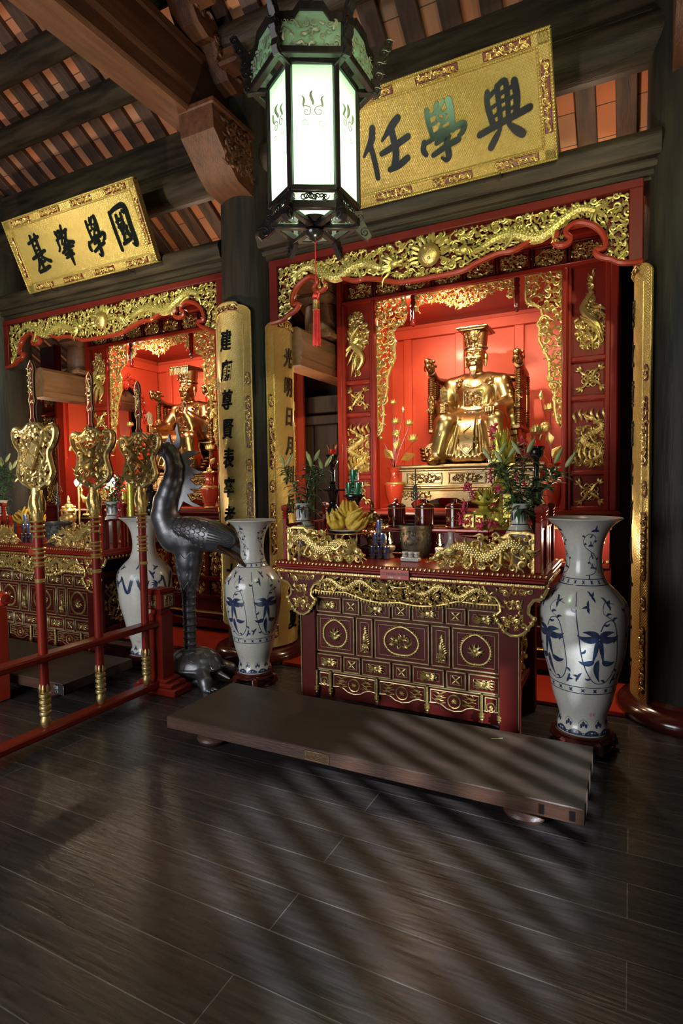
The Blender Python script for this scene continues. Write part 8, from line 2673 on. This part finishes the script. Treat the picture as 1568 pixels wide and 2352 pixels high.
# gilded lotus sprays in red vases inside the shrines
def lotus(mb, c, r, up=1.0, n=8):
    c = np.array(c)
    for q in range(2):
        for k in range(n):
            a = 2*pi*(k+0.5*q)/n
            d = np.array((cos(a), sin(a), 0))
            mb.tube([c+d*r*0.15, c+d*r*(0.75-0.25*q)+np.array((0, 0, r*0.35*up)), c+d*r*(0.9-0.4*q)+np.array((0, 0, r*(1.05+0.2*q)*up))], [r*0.16, r*0.30, r*0.03], 6, flat=0.35)
    mb.ell(c+np.array((0, 0, r*0.3)), (r*0.3, r*0.3, r*0.35), 8, 6)
def lotusvase(loc, labels, heads, Y):
    t = thing('lotus_vase', labels[0], 'vase', tuple(loc))
    mb = MB(); mb.lathe(smoothprof([(0.06, 0), (0.062, 0.01), (0.058, 0.02), (0.085, 0.12), (0.098, 0.20), (0.095, 0.235), (0.06, 0.255), (0.045, 0.29), (0.043, 0.34), (0.055, 0.375), (0.078, 0.395)], 4), 28); mb.build('body', VASERED, t)
    mb = MB(); mb.lathe([(0.096, 0.228), (0.099, 0.234), (0.08, 0.25), (0.07, 0.253)], 28); mb.build('gilt_band', GOLD, t)
    mb = MB(); mb.lathe([(0.06, 0.0), (0.064, 0.008), (0.061, 0.018)], 28); mb.build('gilt_foot', GOLD, t)
    base = np.array(loc)+np.array((0, 0, 0.36))
    f = thing('lotus_spray', labels[1], 'ornament', tuple(base))
    for (px, py, kind, r) in heads:
        tip = at(px, py, Y)-base
        mb = MB(); mb.tube([(0, 0, 0), (tip[0]*0.35, tip[1]*.3, tip[2]*0.45), (tip[0]*0.85, tip[1]*.8, tip[2]*0.85), tip], 0.006, 6)
        mb.build('stem', VASERED, f)
        mb = MB()
        if kind == 'f': lotus(mb, tip, r)
        elif kind == 'b':
            mb.tube([tip, tip+np.array((0, 0, r)), tip+np.array((0, 0, 2.2*r))], [r*0.3, r*0.7, r*0.05], 8)
            for k in range(4): mb.tube([tip, tip+np.array((r*.6*cos(k*1.57), r*.6*sin(k*1.57), r*.8)), tip+np.array((0, 0, 1.9*r))], [r*.2, r*.3, r*.05], 6, flat=.4)
        elif kind == 'p':
            mb.ell(tip, (r, r*0.6, r), 14, 9)
            for k in range(9): mb.ell(tip+np.array((r*0.55*cos(k*0.7), -r*0.6, r*0.55*sin(k*0.7))), r*0.16, 6, 4)
        else:
            d = np.array((tip[0], 0, abs(tip[2])*0.35)); d = d/np.linalg.norm(d)
            side = np.array((-d[2], 0, d[0]))
            for k in range(7):
                q = (k-3)/3
                mb.tube([tip-d*r*0.9, tip+side*q*r*0.55+np.array((0, -0.01, 0)), tip+d*r*1.0+side*q*r*0.12], [r*.08, r*0.17, r*0.03], 6, flat=0.4)
        mb.build({'f': 'lotus_flower', 'b': 'lotus_bud', 'p': 'seed_pod', 'l': 'lotus_leaf'}[kind], GOLD, f)
    return t
Yl = 5.28
for xc_, px0, nm, heads in (
    (0, 906, 'left', [(902, 930, 'f', .042), (925, 948, 'b', .028), (908, 975, 'f', .055), (939, 978, 'f', .050), (909, 996, 'p', .042), (948, 1015, 'f', .062), (912, 1022, 'l', .065), (893, 1044, 'l', .07), (936, 1050, 'l', .075), (868, 985, 'b', .03), (874, 1010, 'f', .03)]),
    (0, 1268, 'right', [(1243, 918, 'b', .036), (1262, 945, 'f', .058), (1252, 980, 'p', .045), (1262, 1008, 'l', .06), (1278, 1040, 'l', .07), (1240, 1035, 'l', .05)])):
    p = at(px0, 1150, Yl)
    lotusvase((p[0], Yl, 1.355), ('red vase in the %s front corner of the right shrine niche' % nm, 'gilded lotus spray in the %s red vase beside the right king' % nm), heads, Yl)
p = at(292, 1160, 5.26)
lotusvase((p[0], 5.26, 1.355), ('red vase in the left corner of the left shrine niche', 'gilded lotus spray under the oval window'), [(299, 980, 'f', .05), (285, 1010, 'f', .045), (310, 1020, 'b', .03)], 5.26)
p = at(482, 1150, 5.12)
lotusvase((p[0], 5.12, 1.345), ('red vase in the right corner of the left shrine niche', 'gilded lotus spray beside the left throne'), [(482, 1035, 'f', .06), (488, 1060, 'l', .05), (480, 1080, 'p', .035)], 5.12)

# votive lotus arrangement with orchids, gold boxes on a red dish
Yv = 3.98
p = at(1110, 1228, Yv)
t = thing('offering_dish', 'red lacquered footed dish under the paper lotus offerings', 'dish', (p[0], Yv, ZT))
hd = p[2]-ZT
mb = MB(); mb.lathe([(0.0, 0), (0.10, 0), (0.09, 0.02), (0.05, 0.03), (0.045, hd-0.03), (0.15, hd-0.012), (0.17, hd), (0.0, hd)], 30); mb.build('dish', LACJAR, t)
def paperlotus(px, py0, py1, Y, label, r):
    a = at(px, py0, Y); c = at(px, py1, Y)
    h = a[2]-c[2]
    t = thing('paper_lotus', label, 'offering', (c[0], Y, c[2]))
    mb = MB()
    mb.lathe([(r*0.75, 0), (r*0.85, 0.03), (r*0.72, h*0.35), (r*0.80, h*0.42), (r*0.35, h*0.5), (r*0.4, h*0.56), (0, h*0.57)], 8)
    mb.build('foil_stand', FOIL, t, sharp=20)
    for k in range(6):
        q = k*pi/3
        mb = MB(); mb.set(R=np.stack([np.array([-sin(q), cos(q), 0]), np.array([0, 0, 1.0]), np.array([cos(q), sin(q), 0])], 1), o=(r*0.76*cos(q), r*0.76*sin(q), 0))
    mb = MB()
    zb = h*0.56
    for ring_, n, rr, hh in ((0, 9, 1.0, 0.22), (1, 8, 0.75, 0.36), (2, 6, 0.45, 0.44)):
        for k in range(n):
            q = 2*pi*(k+0.5*ring_)/n
            d = np.array((cos(q), sin(q), 0)); s = np.array((-sin(q), cos(q), 0))
            w = r*0.36
            V = [d*r*0.15+np.array((0, 0, zb)), d*r*rr*0.75+s*w+np.array((0, 0, zb+h*hh*0.45)), d*r*rr*0.85+np.array((0, 0, zb+h*hh*0.42)), d*r*rr*0.75-s*w+np.array((0, 0, zb+h*hh*0.45)), d*r*rr*0.95+np.array((0, 0, zb+h*hh))]
            V += [v-d*0.004 for v in V]
            mb.add(V, [(0, 1, 2), (0, 2, 3), (1, 4, 2), (2, 4, 3), (5, 7, 6), (5, 8, 7), (6, 7, 9), (7, 8, 9), (0, 5, 6, 1), (1, 6, 9, 4), (4, 9, 8, 3), (3, 8, 5, 0)])
    mb.build('petals', FOIL, t, smooth=False)
    mb = MB()
    for k in range(14):
        q = 2*pi*k/14
        mb.set(R=np.stack([np.array([-sin(q), cos(q), 0]), np.array([0, 0, 1.0]), np.array([cos(q), sin(q), 0])], 1), o=(r*0.80*cos(q), r*0.80*sin(q), 0)); knob(mb, 0, 0.035+0.02*(k % 2), r*0.07, 0); spiral(mb, 0, h*0.24, r*0.14, k, 1, 1.2, 0, tk=0.2)
    mb.build('sequin_trim', GOLD, t)
    return t
paperlotus(1112, 1120, 1215, Yv-0.02, 'lower yellow paper lotus on a gold foil stand', 0.105)
paperlotus(1152, 985, 1215, Yv+0.12, 'taller yellow paper lotus rising behind the lilies', 0.105)
for px, py, w, h, lab in ((1078, 1212, .075, .095, 'gold paper box with a red floral front'), (1102, 1212, .06, .09, 'gold sequinned paper box beside the red-fronted one'), (1171, 1190, .09, .16, 'plain yellow paper box behind the right lily vase')):
    c = at(px, py, Yv-0.10)
    mb = MB(); mb.box((0, 0, h/2), (w, 0.03, h), 0.004, mt=0); mb.mat = 1; mb.set(R=FRONT, o=(0, -0.0155, h/2)); frame(mb, -w*.44, w*.44, -h*.45, h*.45, .004, 0, .003)
    mb.mat = 2; scrolls(mb, rectbox(-w*.3, w*.3, -h*.33, h*.33), (-w*.3, w*.3, -h*.33, h*.33), .009, .014, int(px), 160, fl=.5, tk=.3)
    single(mb, 'paper_box', [FOIL, GOLD, PINK if px != 1171 else FOIL], (c[0], Yv-0.10, c[2]), lab, 'box')
c = at(1145, 1212, Yv-0.08)
mb = MB(); mb.ell((0, 0, 0.055), (0.055, 0.055, 0.055), 12, 9, mt=0); mb.mat = 1
for k in range(40): mb.ell((0.055*cos(k*2.4)*sqrt(1-((k-20)/20.5)**2), 0.055*sin(k*2.4)*sqrt(1-((k-20)/20.5)**2), 0.055+0.055*(k-20)/20.5), 0.008, 6, 4)
single(mb, 'sequin_ball', [FOIL, GOLD], (c[0], Yv-0.08, c[2]), 'round gold sequinned ornament right of the paper boxes', 'ornament')
def orchid(points, label, seed):
    P = [np.array(at(px, py, Y)) for px, py, Y in points]
    o = P[0]
    f = thing('orchid_spray', label, 'flowers', tuple(o))
    rng = random.Random(seed)
    P = [q-o for q in P]
    mb = MB(); mb.tube(P, 0.003, 6); mb.build('stem', LEAF, f)
    for i in range(1, len(P)):
        for q in (0.15, 0.5, 0.85):
            c = P[i-1]*(1-q)+P[i]*q+np.array((rng.uniform(-.03, .03), -0.02+rng.uniform(-.02, .01), rng.uniform(-.015, .015)))
            mb = MB()
            for k in range(5):
                a = 2*pi*k/5+rng.random()
                d = np.array((cos(a), -0.25, sin(a)))
                mb.tube([c, c+d*0.016, c+d*0.03], [0.004, 0.012, 0.003], 6, flat=0.4)
            mb.ell(c+np.array((0, -0.008, 0)), 0.006, 6, 4)
            mb.build('blossom', PINK, f)
    return f
orchid([(1066, 1205, Yv-.1), (1072, 1170, Yv-.1), (1078, 1130, Yv-.1), (1083, 1115, Yv-.1)], 'short spray of pink orchids right of the lacquer jars', 1)
orchid([(1138, 1200, Yv+.02), (1130, 1110, Yv+.02), (1124, 1060, Yv+.02), (1128, 1000, Yv+.02), (1138, 975, Yv+.02)], 'tall spray of pink orchids left of the taller paper lotus', 2)
orchid([(1150, 1205, Yv-.12), (1118, 1203, Yv-.13), (1090, 1215, Yv-.13)], 'pink orchids lying across the gold boxes', 3)
orchid([(1160, 1200, Yv-.05), (1152, 1140, Yv-.05), (1145, 1120, Yv-.05)], 'pink orchid spray beside the lower paper lotus', 4)
orchid([(1190, 1150, Yv+.16), (1200, 1080, Yv+.16), (1205, 1040, Yv+.16), (1200, 1000, Yv+.16)], 'pink orchid spray behind the right lilies', 5)

# left altar: glowing lamps, golden crane, candles
def globelamp(px, py, Y, label, r, pw):
    c = at(px, py, Y)
    t = thing('globe_lamp', label, 'lamp', (c[0], Y, ZT))
    h = c[2]-ZT
    mb = MB(); mb.lathe([(0.05, 0), (0.05, 0.012), (0.012, 0.03), (0.010, h-r*1.2), (0.03, h-r*1.0), (0.02, h-r*0.9)], 16); mb.build('stem', GOLD, t)
    mb = MB(); mb.ell((0, 0, h), r, 16, 10); mb.build('bulb', BULB, t)
    light('globe_lamp_light', 'POINT', (c[0], Y-r-0.03, c[2]), pw, (1.0, 0.72, 0.45), radius=0.02)
    return t
globelamp(180, 1108, 4.05, 'glaring round lamp left of the middle fan pole', 0.040, 5)
globelamp(254, 1108, 4.05, 'glaring round lamp right of the middle fan pole', 0.040, 5)
c = at(203, 1182, 4.08)
t = thing('crane_figurine', 'small golden crane ornament behind the glaring lamp', 'figurine', (c[0], 4.08, c[2]))
s = Sculpt((-.16, -.06, -.01), (.12, .06, .30), .004)
s.ell((0, 0, .15), (.075, .035, .035), .02, R=RY(-0.2)); s.chain([(-.05, 0, .16), (-.10, 0, .20), (-.085, 0, .25), (-.11, 0, .275)], [.022, .014, .011, .014], .01); s.cap((-.115, 0, .275), (-.155, 0, .27), .008, .003, .005)
s.cap((.06, 0, .15), (.11, 0, .13), .02, .006, .02)
for q in (-1, 1): s.chain([(0.01*q, .012*q, .13), (.012*q+.02, .012*q, .07), (.012*q, .012*q, .0)], [.009, .007, .008], .004)
V, F = s.mesh(); mb = MB(); mb.add(V, F); mb.build('body', GOLD, t, sharp=180)
mb = MB(); mb.ell((0, 0, 0.0), (0.07, 0.05, 0.018), 14, 7); mb.build('base', GOLD, t)
mb = MB(); mb.box((0, 0, 0), (0.36, 0.14, 0.10), 0.01, mt=0); mb.mat = 1; mb.set(R=FRONT, o=(0, -0.072, 0)); scrolls(mb, rectbox(-.16, .16, -.035, .035), (-.17, .17, -.04, .04), .014, .022, 5, 300, fl=.4, tk=.3)
single(mb, 'carved_stand', [ROSE, GOLD], (c[0]-0.02, 4.08, ZT+0.05), 'carved red and gold stand under the golden crane', 'stand')
for px, py0, py1, r, m_, lab in ((302, 1088, 1190, .034, FOIL, 'tall yellow candle right of the middle fan pole'), (286, 1130, 1195, .030, FOIL, 'short yellow candle left of the tall one')):
    a = at(px, py0, 4.02); b_ = at(px, py1, 4.02)
    mb = MB(); mb.lathe([(r*1.1, 0), (r*1.1, 0.01), (r, 0.014), (r, a[2]-b_[2]), (r*0.8, a[2]-b_[2]+0.003), (0, a[2]-b_[2])], 18)
    o = single(mb, 'candle', m_, (b_[0], 4.02, ZT), lab, 'candle')
    o.scale = (1, 1, (a[2]-ZT)/(a[2]-b_[2]))
orchid([(275, 1190, 4.0), (284, 1160, 4.0), (278, 1135, 4.0), (268, 1080, 4.0)], 'pink orchids behind the middle fan pole', 8)
p = at(202, 1208, 3.9)
mb = MB(); mb.lathe([(0.0, 0), (0.026, 0), (0.028, 0.006), (0.028, 0.13), (0.024, 0.136), (0, 0.134)], 18)
single(mb, 'drink_tin', DARKPLATE, (p[0], 3.9, ZT), 'dark drink tin left of the middle fan pole', 'tin')
